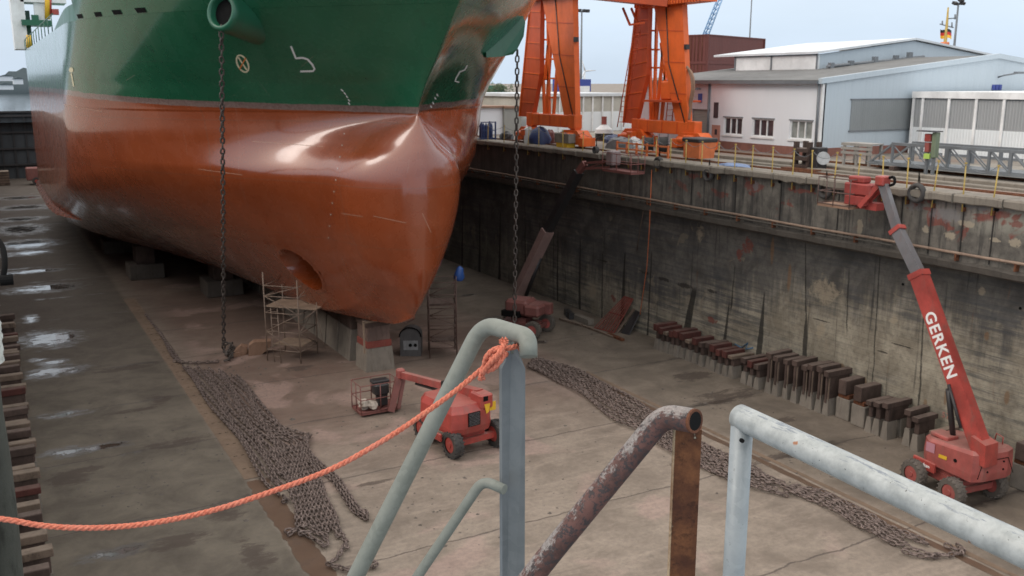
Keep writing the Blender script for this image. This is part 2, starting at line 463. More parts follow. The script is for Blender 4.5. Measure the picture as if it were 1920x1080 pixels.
def m_wall():
    t = NT("dock_wall_concrete")
    p = t.map(); x, y, z = t.xyz()
    board = t.noise(t.map((1, 0.16, 3.2)), 1.6, 5, 0.7)
    drip = t.noise(t.map((1, 1.5, 0.10)), 1.3, 6, 0.72)
    big = t.noise(p, 0.22, 5, 0.6); fine = t.noise(p, 5, 5, 0.7); med = t.noise(p, 0.8, 5, 0.65, 0.5)
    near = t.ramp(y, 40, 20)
    tan = t.mix(t.ramp(med, 0.32, 0.68), (0.225, 0.195, 0.148), (0.40, 0.358, 0.278))
    dark = t.mix(t.ramp(med, 0.3, 0.7), (0.075, 0.070, 0.063), (0.165, 0.153, 0.135))
    # weathering: dark band under the ledge that drips down in tongues, worse further in
    h = t.math('ADD', z, t.math('MULTIPLY', drip, 5.4))
    h = t.math('ADD', h, t.math('MULTIPLY', board, 2.2))
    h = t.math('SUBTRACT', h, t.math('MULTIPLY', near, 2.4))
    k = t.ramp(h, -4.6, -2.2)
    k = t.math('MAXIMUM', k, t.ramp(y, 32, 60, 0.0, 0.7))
    c = t.mix(k, tan, dark)
    blue = t.math('MULTIPLY', t.ramp(board, 0.44, 0.60), t.ramp(big, 0.36, 0.58))
    c = t.mix(t.math('MULTIPLY', blue, 0.62), c, (0.062, 0.066, 0.072))
    rust = t.math('MULTIPLY', t.ramp(t.noise(t.map((1, 2.6, 0.22), loc=(0, 7, 0)), 1.1, 5, 0.7), 0.63, 0.72), 0.5)
    c = t.mix(rust, c, (0.17, 0.085, 0.045))
    blk = t.ramp(t.noise(t.map((1, 3.2, 0.14), loc=(0, 31, 2)), 0.9, 5, 0.75), 0.58, 0.68)
    c = t.mix(t.math('MULTIPLY', blk, 0.65), c, (0.030, 0.029, 0.028))
    pale = t.ramp(t.noise(p, 0.9, 3, 0.5, 0.8), 0.66, 0.70)
    c = t.mix(t.math('MULTIPLY', pale, 0.45), c, (0.27, 0.225, 0.165))
    c = t.mix(t.ramp(fine, 0.45, 0.75, 0, 0.4), c, (0.05, 0.046, 0.04))
    nz = t.noise(p, 3.2, 7, 0.75, 0.3); nd = t.noise(t.map((1, 2.2, 0.5)), 1.4, 6, 0.75)
    c = t.mix(t.math('MULTIPLY', t.seams(y, z, nd, WALL_SEAMS), 0.86), c, (0.022, 0.020, 0.018))
    c = t.mix(t.math('MULTIPLY', t.blobs(y, z, nz, WALL_CRACKS, 8.0, 0.5), 0.8), c, (0.028, 0.024, 0.021))
    c = t.mix(t.math('MULTIPLY', t.blobs(y, z, nz, WALL_RED, 8.5, 0.4), 0.8), c, (0.185, 0.055, 0.042))
    c = t.mix(t.math('MULTIPLY', t.blobs(y, z, nz, WALL_TAN, 9.0, 0.8), 0.75), c, (0.33, 0.275, 0.20))
    c = t.mix(t.math('MULTIPLY', t.blobs(y, z, nz, WALL_RUST, 2.0, 0.5), 0.6), c, (0.21, 0.115, 0.055))
    pal2 = t.ramp(t.math('PINGPONG', z, 0.11), 0.012, 0.0)
    c = t.mix(t.math('MULTIPLY', pal2, 0.35), c, (0.03, 0.03, 0.03))
    t.bump(t.math('ADD', fine, board), 0.5, 0.04)
    return t.done(c, 0.8, 0, 0.3)

def m_upperwall():
    t = NT("upper_wall_concrete")
    p = t.map(); x, y, z = t.xyz()
    big = t.noise(p, 0.35, 5, 0.6, 0.4); med = t.noise(p, 1.1, 5, 0.65); fine = t.noise(p, 6, 5, 0.7)
    drip = t.noise(t.map((1, 2.2, 0.16)), 1.2, 6, 0.72)
    c = t.mix(t.ramp(med, 0.3, 0.7), (0.085, 0.078, 0.068), (0.19, 0.172, 0.146))
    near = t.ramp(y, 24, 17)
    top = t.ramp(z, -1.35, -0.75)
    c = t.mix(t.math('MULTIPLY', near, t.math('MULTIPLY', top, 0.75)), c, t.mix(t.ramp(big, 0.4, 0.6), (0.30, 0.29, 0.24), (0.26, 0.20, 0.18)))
    red = t.math('MULTIPLY', t.ramp(t.noise(t.map((1, 0.9, 1.5), loc=(0, 3, 0)), 0.9, 3, 0.5, 0.7), 0.585, 0.63), t.ramp(z, -1.9, -1.1))
    red = t.math('MULTIPLY', red, t.ramp(y, 40, 30))
    c = t.mix(t.math('MULTIPLY', red, 0.8), c, (0.20, 0.055, 0.04))
    c = t.mix(t.math('MULTIPLY', t.ramp(drip, 0.47, 0.62), 0.75), c, (0.032, 0.031, 0.031))
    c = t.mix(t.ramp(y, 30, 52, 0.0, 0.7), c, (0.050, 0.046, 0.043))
    wht = t.ramp(t.noise(t.map(loc=(0, 9, 4)), 1.5, 2, 0.5, 0.8), 0.70, 0.73)
    c = t.mix(t.math('MULTIPLY', wht, t.math('MULTIPLY', near, 0.7)), c, (0.38, 0.35, 0.28))
    c = t.mix(t.ramp(fine, 0.5, 0.75, 0, 0.5), c, (0.04, 0.037, 0.033))
    nz = t.noise(p, 3.4, 7, 0.75, 0.3)
    c = t.mix(t.math('MULTIPLY', t.blobs(y, z, nz, UP_RED, 8.5, 0.5), 0.75), c, (0.19, 0.058, 0.045))
    c = t.mix(t.math('MULTIPLY', t.blobs(y, z, nz, UP_GREY, 8.0, 0.5), 0.75), c, (0.185, 0.175, 0.172))
    c = t.mix(t.math('MULTIPLY', t.blobs(y, z, nz, UP_TAN, 7.0, 0.35), 0.8), c, (0.34, 0.29, 0.215))
    t.bump(t.math('ADD', fine, med), 0.5, 0.04)
    return t.done(c, 0.8, 0, 0.3)

def m_quay():
    t = NT("quay_concrete")
    p = t.map(); med = t.noise(p, 0.6, 6, 0.65, 0.3); fine = t.noise(p, 5, 5, 0.7); big = t.noise(p, 0.15, 4)
    c = t.mix(t.ramp(med, 0.3, 0.7), (0.17, 0.155, 0.135), (0.31, 0.285, 0.245))
    c = t.mix(t.math('MULTIPLY', t.ramp(big, 0.45, 0.6), 0.5), c, (0.19, 0.11, 0.08))
    c = t.mix(t.ramp(fine, 0.5, 0.75, 0, 0.5), c, (0.07, 0.06, 0.05))
    t.bump(fine, 0.4, 0.02)
    return t.done(c, 0.85, 0, 0.3)

def m_hull(ship_x):
    t = NT("hull_paint")
    p = t.map(); x, y, z = t.xyz()
    wav = t.noise(t.map((1, 1, 0.3)), 0.55, 5, 0.6)
    wl = t.ramp(y, 34, 56, 2.42, 3.02)
    d = t.math('SUBTRACT', z, wl)
    d1 = t.math('ADD', d, t.math('MULTIPLY', t.math('SUBTRACT', wav, 0.5), 0.16))
    strk = t.noise(t.map((1.2, 0.9, 0.06)), 1.1, 5, 0.7)
    pat = t.noise(p, 0.35, 4, 0.55); fine = t.noise(p, 9, 4, 0.7)
    stub = t.noise(t.map((1, 0.22, 5.0)), 1.1, 4, 0.7)
    red = t.mix(t.ramp(pat, 0.3, 0.7), (0.215, 0.043, 0.0115), (0.270, 0.057, 0.016))
    red = t.mix(t.math('MULTIPLY', t.ramp(strk, 0.5, 0.8), 0.14), red, (0.20, 0.045, 0.02))
    red = t.mix(t.math('MULTIPLY', t.ramp(stub, 0.62, 0.75), 0.10), red, (0.45, 0.20, 0.13))
    grn = t.mix(t.ramp(pat, 0.3, 0.7), (0.010, 0.096, 0.045), (0.016, 0.122, 0.060))
    grn = t.mix(t.math('MULTIPLY', t.ramp(strk, 0.48, 0.76), 0.28), grn, (0.030, 0.105, 0.066))
    grn = t.mix(t.math('MULTIPLY', t.ramp(t.noise(t.map((0.8, 0.8, 0.12), loc=(4, 2, 0)), 1.6, 4, 0.7), 0.60, 0.72), 0.4), grn, (0.012, 0.05, 0.03))
    gry = t.mix(t.ramp(fine, 0.35, 0.65), (0.16, 0.10, 0.085), (0.22, 0.15, 0.13))
    c = t.mix(t.ramp(d1, -0.012, 0.012), red, gry)
    c = t.mix(t.ramp(d1, 0.245, 0.27), c, grn)
    # fine pale scratches
    sc1 = t.ramp(t.vor(t.map((1, 1, 0.35), (R(35), R(14), R(20))), 0.33), 0.0016, 0.0006)
    sc1 = t.math('MULTIPLY', sc1, t.ramp(t.noise(p, 0.5, 3), 0.54, 0.62))
    c = t.mix(t.math('MULTIPLY', sc1, 0.5), c, (0.45, 0.36, 0.30))
    # welded plate seams telegraph through as faint relief
    sy = t.ramp(t.math('PINGPONG', t.math('ADD', y, 1.3), 3.1), 0.035, 0.0)
    sz = t.ramp(t.math('PINGPONG', t.math('ADD', z, 0.4), 1.22), 0.03, 0.0)
    seam = t.math('MAXIMUM', sy, sz)
    c = t.mix(t.math('MULTIPLY', seam, 0.22), c, (0.07, 0.09, 0.07))
    ped = t.noise(t.map((0.8, 0.8, 0.8)), 0.75, 2, 0.4)
    t.bump(t.math('ADD', t.math('MULTIPLY', ped, 0.35), t.math('MULTIPLY', seam, 0.5)), 0.05, 0.05)
    ro = t.ramp(t.noise(p, 1.4, 4, 0.6), 0.3, 0.7, 0.22, 0.32)
    t.b.inputs['Coat Weight'].default_value = 0.8
    t.b.inputs['Coat Roughness'].default_value = 0.11
    t.b.inputs['Coat IOR'].default_value = 1.6
    return t.done(c, ro, 0, 0.6)

def m_rust(name="rust", a=(0.075, 0.028, 0.016), b=(0.19, 0.075, 0.035), fl=0.0, rough=0.85, sc=1.0):
    t = NT(name)
    p = t.map(); n1 = t.noise(p, 9 * sc, 6, 0.7); n2 = t.noise(p, 60 * sc, 4, 0.7)
    c = t.mix(t.ramp(n1, 0.3, 0.7), a, b)
    c = t.mix(t.ramp(n2, 0.5, 0.75, 0, 0.8), c, [k * 0.35 for k in a])
    if fl: c = t.mix(t.math('MULTIPLY', t.ramp(t.noise(p, 30 * sc, 3, 0.6), 0.66, 0.70), fl), c, (0.40, 0.36, 0.27))
    t.bump(t.math('ADD', n1, n2), 0.5, 0.004)
    return t.done(c, rough, 0, 0.3)

def m_flaking():
    """old handrail tube: grey worn top, flaking red-brown and black below"""
    t = NT("flaking_paint_on_tube")
    p = t.map(); n = t.noise(p, 55, 8, 0.8, 0.4); n2 = t.noise(p, 24, 7, 0.75, 0.5); n3 = t.noise(p, 200, 3, 0.6); n4 = t.noise(p, 90, 6, 0.75)
    nz = t.n.new('ShaderNodeSeparateXYZ'); t.l.new(t.geo.outputs['True Normal'], nz.inputs[0])
    c = t.mix(t.ramp(n2, 0.40, 0.62), (0.118, 0.056, 0.046), (0.068, 0.036, 0.030))
    c = t.mix(t.ramp(n4, 0.50, 0.56), c, (0.040, 0.034, 0.035))
    w = t.math('ADD', t.math('MULTIPLY', nz.outputs[2], 0.30), t.math('ADD', t.math('MULTIPLY', n, 0.7), t.math('MULTIPLY', n2, 0.5)))
    g = t.mix(t.ramp(n3, 0.3, 0.7), (0.20, 0.180, 0.165), (0.31, 0.285, 0.265))
    c = t.mix(t.math('MULTIPLY', t.ramp(w, 0.72, 0.80), 0.8), c, g)
    c = t.mix(t.math('MULTIPLY', t.ramp(n4, 0.57, 0.60), 0.9), c, (0.050, 0.038, 0.036))
    t.bump(t.math('ADD', t.ramp(w, 0.66, 0.72), t.math('MULTIPLY', n3, 0.4)), 0.45, 0.002)
    return t.done(c, 0.65, 0, 0.35)

def m_galv(name, a, b, rough=0.42, spot=0.6, sc=1.0, metal=0.25):
    t = NT(name)
    p = t.map()
    sp_ = t.vor(p, 95 * sc, 'F1', "Color"); n = t.noise(p, 14 * sc, 6, 0.7); n2 = t.noise(p, 110 * sc, 3, 0.6); n4 = t.noise(p, 5 * sc, 4, 0.6)
    sep = t.n.new("ShaderNodeSeparateColor"); t.l.new(sp_, sep.inputs[0])
    c = t.mix(t.math('MULTIPLY', sep.outputs[0], 0.45), a, b)
    c = t.mix(t.ramp(n, 0.35, 0.7, 0, 0.7), c, b)
    c = t.mix(t.ramp(n4, 0.55, 0.75, 0, 0.5), c, [k * 0.6 for k in a])
    c = t.mix(t.math('MULTIPLY', t.ramp(n2, 0.66, 0.71), spot), c, (0.05, 0.05, 0.045))
    t.bump(n2, 0.12, 0.001)
    return t.done(c, t.ramp(n, 0.3, 0.7, rough * 0.8, rough * 1.3), metal, 0.5)

def m_wornrail():
    t = NT("worn_galvanised_rail")
    p = t.map(); n = t.noise(p, 30, 6, 0.7); n2 = t.noise(p, 130, 3, 0.6)
    scr = t.noise(t.map((6, 1.2, 14), (0, 0, R(15))), 16, 6, 0.75)
    nz = t.n.new("ShaderNodeSeparateXYZ"); t.l.new(t.geo.outputs["True Normal"], nz.inputs[0])
    c = t.mix(t.ramp(n, 0.3, 0.7), (0.27, 0.285, 0.275), (0.41, 0.425, 0.41))
    c = t.mix(t.math('MULTIPLY', t.ramp(scr, 0.53, 0.62), t.ramp(nz.outputs[2], 0.55, 0.9, 0.0, 0.75)), c, (0.12, 0.14, 0.175))
    c = t.mix(t.math('MULTIPLY', t.ramp(n2, 0.685, 0.71), 0.8), c, (0.05, 0.05, 0.045))
    c = t.mix(t.ramp(t.noise(t.map(loc=(1.3, 0.4, 0)), 9, 4, 0.6), 0.69, 0.715), c, (0.30, 0.13, 0.06))
    t.bump(n2, 0.1, 0.001)
    return t.done(c, t.ramp(n, 0.3, 0.7, 0.35, 0.55), 0.15, 0.5)

def m_clad(name, a, axis='Y', pitch=0.25, rough=0.5, depth=0.5, dirt=0.25):
    """ribbed sheet cladding"""
    t = NT(name)
    x, y, z = t.xyz(); q = {'X': x, 'Y': y, 'Z': z}[axis]
    w = t.math('PINGPONG', q, pitch / 2)
    rib = t.ramp(w, pitch * 0.12, pitch * 0.2)
    n = t.noise(t.map((1, 1, 0.15)), 1.3, 5, 0.7); n2 = t.noise(t.map(), 0.3, 3)
    c = t.mix(t.ramp(n, 0.45, 0.8, 0, dirt), a, [k * 0.55 for k in a])
    c = t.mix(t.ramp(n2, 0.4, 0.7, 0, 0.15), c, [k * 0.8 for k in a])
    t.bump(rib, depth, 0.04)
    return t.done(c, rough, 0, 0.4)

def m_rope():
    t = NT("orange_rope_fibre")
    p = t.map(); n = t.noise(p, 220, 4, 0.7); n2 = t.noise(p, 22, 4, 0.6)
    c = t.mix(t.ramp(n, 0.3, 0.7), (0.42, 0.095, 0.055), (0.62, 0.215, 0.135))
    c = t.mix(t.ramp(n2, 0.45, 0.75, 0, 0.45), c, (0.52, 0.20, 0.15))
    t.bump(n, 0.6, 0.002)
    return t.done(c, 0.8, 0, 0.25)

M = {}
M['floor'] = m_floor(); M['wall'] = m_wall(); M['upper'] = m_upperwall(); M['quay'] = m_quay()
M['hull'] = m_hull(14.8)
M['rust'] = m_rust(); M['rustpost'] = m_rust("rusted_post", (0.050, 0.018, 0.010), (0.185, 0.075, 0.030), 0.85)
M['chain'] = m_rust("chain_iron", (0.045, 0.032, 0.027), (0.265, 0.202, 0.178), 0, 0.5, 0.9)
M['chaindark'] = m_rust("hanging_chain_iron", (0.045, 0.038, 0.034), (0.12, 0.10, 0.088), 0, 0.6, 0.5)
M['flaking'] = m_flaking()
M['galv_old'] = m_galv("weathered_grey_paint", (0.140, 0.150, 0.125), (0.205, 0.215, 0.185), 0.5, 0.15, 1, 0.0)
M['galv_post'] = m_galv("galvanised_flat_bar", (0.125, 0.138, 0.142), (0.172, 0.186, 0.19), 0.45, 0.1, 0.7, 0.2)
M['galv_tube'] = m_galv("galvanised_tube", (0.225, 0.25, 0.258), (0.31, 0.335, 0.34), 0.42, 0.3, 0.6, 0.2)
M['worn'] = m_wornrail()
M['rope'] = m_rope()
M['conc'] = paint("block_concrete", (0.205, 0.178, 0.148), (0.075, 0.056, 0.045), 0.6, 2.5, 0.85, 0.4)
M['concdark'] = paint("shade_and_grit_concrete", (0.11, 0.092, 0.078), (0.05, 0.04, 0.034), 0.6, 2.5, 0.9, 0.4)  # block concrete darkened to hold shade under the hull; grit shares it
M['concred'] = paint("red_painted_concrete", (0.19, 0.042, 0.030), (0.25, 0.18, 0.14), 0.5, 3, 0.8, 0.3)
M['timber'] = dusty("block_timber", (0.088, 0.060, 0.050), (0.040, 0.029, 0.025), (0.205, 0.160, 0.138))
M['timberred'] = dusty("red_stained_timber", (0.100, 0.036, 0.030), (0.05, 0.028, 0.024), (0.165, 0.112, 0.096))
M['timbertan'] = dusty("weathered_tan_timber", (0.175, 0.128, 0.098), (0.07, 0.05, 0.04), (0.29, 0.235, 0.19))
M['timberold'] = paint("mossy_fender_timber", (0.055, 0.058, 0.048), (0.018, 0.018, 0.015), 0.8, 3, 0.9, 0.6)
M['whitebark'] = paint("peeling_white_paint", (0.52, 0.54, 0.50), (0.03, 0.03, 0.028), 1.0, 3.5, 0.8, 0.5, False)
M['liftred'] = dusty("lift_red_paint", (0.36, 0.056, 0.044), (0.22, 0.075, 0.060), (0.36, 0.15, 0.125), 0.85, 0.02, 0.42)
M['liftdust'] = dusty("dusty_lift_paint", (0.36, 0.085, 0.072), (0.26, 0.115, 0.095), (0.36, 0.20, 0.17), 0.85, 0.02, 0.6)
M['liftdark'] = paint("dull_lift_paint", (0.19, 0.070, 0.060), (0.12, 0.085, 0.075), 0.6, 3, 0.6, 0.05)
M['boomgrey'] = paint("grey_boom_steel", (0.13, 0.125, 0.13), (0.17, 0.10, 0.085), 0.6, 2, 0.5, 0.05)
M['boomblack'] = paint("black_boom_steel", (0.025, 0.023, 0.024), (0.05, 0.04, 0.035), 0.5, 2, 0.5, 0.05)
M['rubber'] = paint("tyre_rubber", (0.045, 0.042, 0.04), (0.17, 0.135, 0.11), 0.6, 4, 0.85, 0.3)
M['rubberdusty'] = paint("dusty_tyre_rubber", (0.10, 0.085, 0.072), (0.20, 0.16, 0.13), 0.6, 4, 0.9, 0.3)
M['black'] = paint("black_surface", (0.008, 0.008, 0.008), (0.02, 0.018, 0.016), 0.4, 4, 0.9, 0.05, spec=0.1)
M['wetblack'] = paint("wet_dark_stain", (0.016, 0.015, 0.014), (0.045, 0.032, 0.02), 0.7, 2, 0.7, 0.2)
M['crane'] = paint("crane_orange_paint", (0.70, 0.125, 0.020), (0.34, 0.07, 0.025), 0.35, 1.2, 0.45, 0.03)
M['craneinner'] = paint("crane_orange_shaded", (0.50, 0.075, 0.018), (0.26, 0.05, 0.02), 0.4, 1.2, 0.5, 0.03)  # darker copy of the orange, holding the shade of the inner leg faces
M['yellow'] = paint("yellow_post_paint", (0.42, 0.295, 0.075), (0.16, 0.10, 0.05), 0.6, 6, 0.6, 0.1)
M['white'] = paint("white_paint", (0.78, 0.78, 0.77), (0.4, 0.38, 0.35), 0.25, 2, 0.5, 0.05)
M['steel'] = paint("grey_steel", (0.155, 0.168, 0.178), (0.11, 0.09, 0.08), 0.4, 4, 0.5, 0.05)
M['rusted_pipe'] = paint("rusty_pale_pipe", (0.27, 0.19, 0.14), (0.11, 0.06, 0.04), 0.6, 3, 0.7, 0.2)
M['ledge'] = paint("rubbing_ledge", (0.085, 0.074, 0.062), (0.03, 0.027, 0.024), 0.7, 2, 0.85, 0.6)
M['coping'] = paint("coping_stone", (0.195, 0.170, 0.138), (0.06, 0.046, 0.037), 0.8, 1.6, 0.85, 0.6)
M['lead'] = paint("light_lead", (0.3, 0.3, 0.3))
M['scaffold'] = paint("scaffold_tube", (0.22, 0.160, 0.122), (0.12, 0.07, 0.05), 0.6, 5, 0.6, 0.1)
M['scaffolddark'] = paint("dark_scaffold_tube", (0.105, 0.062, 0.05), (0.05, 0.035, 0.03), 0.6, 5, 0.6, 0.1)
M['board'] = paint("scaffold_board", (0.27, 0.195, 0.14), (0.15, 0.10, 0.07), 0.6, 4, 0.8, 0.3)
M['blue'] = paint("blue_plastic", (0.02, 0.075, 0.27), (0.03, 0.04, 0.08), 0.4, 4, 0.5, 0.1)
M['bluedark'] = paint("dark_blue_paint", (0.025, 0.045, 0.13), (0.03, 0.03, 0.04), 0.5, 3, 0.5, 0.1)
M['hullgreen'] = paint("deck_green_paint", (0.015, 0.10, 0.055), (0.03, 0.05, 0.04), 0.4, 1.5, 0.35, 0.02, True, 0, 0.1)
M['deckwhite'] = paint("ship_white_paint", (0.7, 0.72, 0.72), (0.4, 0.35, 0.3), 0.3, 1.0, 0.4, 0.02)
M['brownplate'] = paint("rusty_drain_plate", (0.175, 0.120, 0.082), (0.075, 0.05, 0.04), 0.6, 1.2, 0.75, 0.3)
M['siltbrown'] = paint("silt_in_drain", (0.125, 0.080, 0.055), (0.06, 0.045, 0.04), 0.7, 0.8, 0.4, 0.15, False)
M['tan'] = paint("anchor_brown_paint", (0.27, 0.16, 0.105), (0.10, 0.06, 0.045), 0.6, 2, 0.75, 0.2)
M['brick'] = paint("brick_plinth", (0.24, 0.105, 0.08), (0.12, 0.07, 0.06), 0.5, 2, 0.85, 0.3)
M['container'] = m_clad("container_red", (0.135, 0.036, 0.029), 'X', 0.3, 0.55, 0.9, 0.5)
M['wallwhite'] = m_clad("white_cladding", (0.78, 0.80, 0.83), 'Y', 0.5, 0.5, 0.12, 0.10)
M['gable'] = m_clad("pale_blue_cladding", (0.47, 0.54, 0.59), 'X', 0.5, 0.45, 0.25, 0.10)
M['hangarw'] = m_clad("hangar_white_sheet", (0.80, 0.83, 0.84), 'Y', 0.16, 0.5, 0.8, 0.12)
M['hangarg'] = m_clad("hangar_grey_sheet", (0.36, 0.37, 0.375), 'Y', 0.16, 0.5, 0.9, 0.2)
M['louvre'] = m_clad("grey_window_sheet", (0.25, 0.27, 0.275), 'X', 0.16, 0.4, 0.6, 0.2)
M['roof'] = paint("roof_felt", (0.15, 0.15, 0.145), (0.09, 0.085, 0.08), 0.5, 0.8, 0.85, 0.2)
M['roofpale'] = paint("pale_metal_roof", (0.62, 0.65, 0.67), (0.4, 0.4, 0.4), 0.3, 0.8, 0.5, 0.05)
M['trim'] = paint("eave_trim", (0.16, 0.175, 0.19), (0.08, 0.08, 0.08), 0.3, 2, 0.5, 0.05)
M['door'] = paint("salmon_door", (0.52, 0.25, 0.19), (0.25, 0.13, 0.1), 0.3, 2, 0.55, 0.05)
M['shutter'] = m_clad("roller_shutter_grey", (0.34, 0.345, 0.32), 'Z', 0.1, 0.5, 0.6, 0.2)
M['lilac'] = m_clad("lilac_cladding", (0.60, 0.58, 0.62), 'Y', 0.5, 0.5, 0.2, 0.1)
M['craneblue'] = paint("pale_blue_lattice", (0.24, 0.42, 0.66), (0.2, 0.3, 0.4), 0.3, 1, 0.5, 0.02)
M['leaf'] = paint("leaf_green", (0.055, 0.085, 0.035), (0.03, 0.045, 0.02), 0.6, 3, 0.7, 0.2, False, 0, 0.4)
M['bark'] = paint("bark_brown", (0.08, 0.06, 0.045), (0.03, 0.025, 0.02), 0.6, 4, 0.9, 0.5)
M['sack'] = paint("pale_rag", (0.45, 0.39, 0.33), (0.15, 0.12, 0.1), 0.6, 6, 0.8, 0.3, False)
def m_glass(name, c=(0.03, 0.035, 0.04), rough=0.08):
    t = NT(name); n = t.noise(t.map(), 1.2, 3)
    return t.done(t.mix(t.ramp(n, 0.35, 0.65), c, [k * 1.8 for k in c]), rough, 0, 0.6)
M['glass'] = m_glass("window_glass", (0.045, 0.04, 0.045)); M['glass2'] = m_glass("curtained_glass", (0.17, 0.18, 0.17), 0.2)
def m_water(name, c=(0.02, 0.02, 0.022), rough=0.04, bs=0.15):
    t = NT(name); n = t.noise(t.map(), 3.0, 4, 0.6)
    t.bump(n, bs, 0.01)
    return t.done(t.mix(n, c, [k * 1.5 for k in c]), rough, 0, 0.6)
M['puddle'] = m_water("puddle_water", (0.05, 0.045, 0.04), 0.03, 0.04); M['sea'] = m_water("harbour_water", (0.03, 0.045, 0.055), 0.12, 0.6)
def flat(name, c, rough=0.6):
    t = NT(name); n = t.noise(t.map(), 3, 4, 0.6)
    return t.done(t.mix(n, [k * 0.85 for k in c], [min(1, k * 1.12) for k in c]), rough, 0, 0.4)
M['flagblack'] = flat("flag_black", (0.012, 0.012, 0.012)); M['flagred'] = flat("flag_red", (0.50, 0.03, 0.02)); M['flaggold'] = flat("flag_gold", (0.75, 0.42, 0.03))
M['marking'] = flat("white_marking", (0.66, 0.67, 0.64)); M['markyellow'] = flat("cream_marking", (0.62, 0.56, 0.38)); M['markorange'] = flat("orange_marking", (0.55, 0.17, 0.04))
M['graffred'] = flat("faded_red_spray", (0.36, 0.19, 0.15)); M['graffblue'] = flat("blue_spray", (0.085, 0.17, 0.27)); M['redpatch'] = paint("red_paint_patch", (0.20, 0.052, 0.04), (0.09, 0.05, 0.04), 0.6, 2, 0.8, 0.3)
M['tanpatch'] = paint("bare_render_patch", (0.33, 0.27, 0.195), (0.16, 0.13, 0.1), 0.5, 2, 0.85, 0.3)
M['greypatch'] = paint("grey_render_patch", (0.20, 0.195, 0.20), (0.12, 0.11, 0.1), 0.5, 2, 0.85, 0.3)
M['farshore'] = flat("far_treeline", (0.075, 0.10, 0.11)); M['farwhite'] = flat("far_white_hulls", (0.62, 0.66, 0.70))
M['label_yellow'] = flat("yellow_sticker", (0.70, 0.42, 0.03)); M['label_white'] = flat("white_lettering", (0.78, 0.76, 0.74)); M['hiviz'] = flat("lime_plastic", (0.42, 0.60, 0.12))
M['bluesign'] = flat("blue_sign_paint", (0.05, 0.075, 0.30)); M['bluesoft'] = flat("light_blue_panel", (0.18, 0.34, 0.60)); M['orangebin'] = paint("orange_bin", (0.62, 0.17, 0.06), (0.2, 0.08, 0.05), 0.4, 3)
M['tarp'] = paint("blue_tarpaulin", (0.13, 0.20, 0.36), (0.1, 0.1, 0.12), 0.4, 4, 0.5, 0.2, False)
M['moss'] = paint("mossy_machine_paint", (0.16, 0.20, 0.13), (0.08, 0.07, 0.06), 0.6, 4)

def text_mesh(body, size, mat, name, parent, origin, xdir, ydir, bold=0.0, depth=0.004):
    cu = bpy.data.curves.new(name, 'FONT'); cu.body = body; cu.size = size; cu.extrude = depth; cu.offset = bold
    cu.align_x = 'CENTER'; cu.align_y = 'CENTER'; cu.space_character = 1.12
    o = bpy.data.objects.new(name, cu); COL.objects.link(o)
    dg = bpy.context.evaluated_depsgraph_get()
    me = bpy.data.meshes.new_from_object(o.evaluated_get(dg))
    bpy.data.objects.remove(o); bpy.data.curves.remove(cu)
    xd = Vector(xdir).normalized(); yd = Vector(ydir); yd = (yd - xd * yd.dot(xd)).normalized(); zd = xd.cross(yd)
    off = Vector((0, 0, 0)); p = parent
    while p is not None: off += Vector(p.location); p = p.parent
    for v in me.vertices:
        v.co = Vector(origin) + xd * v.co.x + yd * v.co.y + zd * v.co.z - off
    me.materials.clear(); me.materials.append(mat)
    o = bpy.data.objects.new(name, me); COL.objects.link(o)
    if parent is not None: o.parent = parent
    return o

# ================================================================ SETTING
def sheet(name, mat, pts, z=None, kind='structure'):
    mb = MB(); vs = [Vector(p) if z is None else Vector((p[0], p[1], z)) for p in pts]
    mb.add(vs, [tuple(range(len(vs)))])
    o = mb.build(name, mat); tag(o, kind=kind)
    if o.data.polygons[0].normal.z < 0: o.data.flip_normals()
    return o
WALLX, LEDX, COPX = 29.2, 28.0, 27.62
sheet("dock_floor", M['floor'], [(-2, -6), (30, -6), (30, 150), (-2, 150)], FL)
# right-hand quay apron reaching to the horizon, and the far one beyond the harbour water
sheet("quay_ground", M['quay'], [(28.3, -30), (2500, -30), (2500, 3000), (28.3, 3000)], 0.0)
sheet("left_quay_ground", M['quay'], [(-1.2, 8), (-60, 8), (-60, 147), (-1.2, 147)], -0.02)
sheet("harbour_water", M['sea'], [(-2500, 144), (28.3, 144), (28.3, 3000), (-2500, 3000)], -1.6)
# crane rail strips and long concrete kerb on the apron
mb = MB()
for x in (29.15, 29.45, 33.9, 34.3): mb.bx(x - .03, x + .03, 12, 70, -0.02, 0.05)
tag(mb.build("crane_rail_track", M['rust']), kind='structure')
mb = MB()
mb.bx(31.2, 31.55, 10, 40, -.1, .16, .03); mb.bx(30.2, 30.5, 10, 33, -.1, .10, .03)
tag(mb.build("quay_kerb", M['coping']), kind='structure')

# --- right dock wall
dw = thing("dock_wall", (28.5, 20, FL), "long stained concrete dock wall below the quay with a projecting ledge", "dock wall")
def noisy_wall(X, y0, y1, z0, z1, ny, nz, amp, name, mat, par, seed):
    rs = random.Random(seed); mb = MB(); vs, fs = [], []
    for i in range(ny + 1):
        for j in range(nz + 1):
            vs.append((X + rs.uniform(-amp, amp), lerp(y0, y1, i / ny), lerp(z0, z1, j / nz)))
    for i in range(ny):
        for j in range(nz):
            a = i * (nz + 1) + j
            fs.append((a, a + nz + 1, a + nz + 2, a + 1))
    mb.add(vs, fs, True); o = mb.build(name, mat, par)
    return o
noisy_wall(WALLX, 6, 150, FL, -2.6, 240, 14, 0.012, "wall_face", M['wall'], dw, 1)
noisy_wall(LEDX, 6, 150, -2.25, -0.18, 240, 6, 0.02, "upper_wall_face", M['upper'], dw, 2)
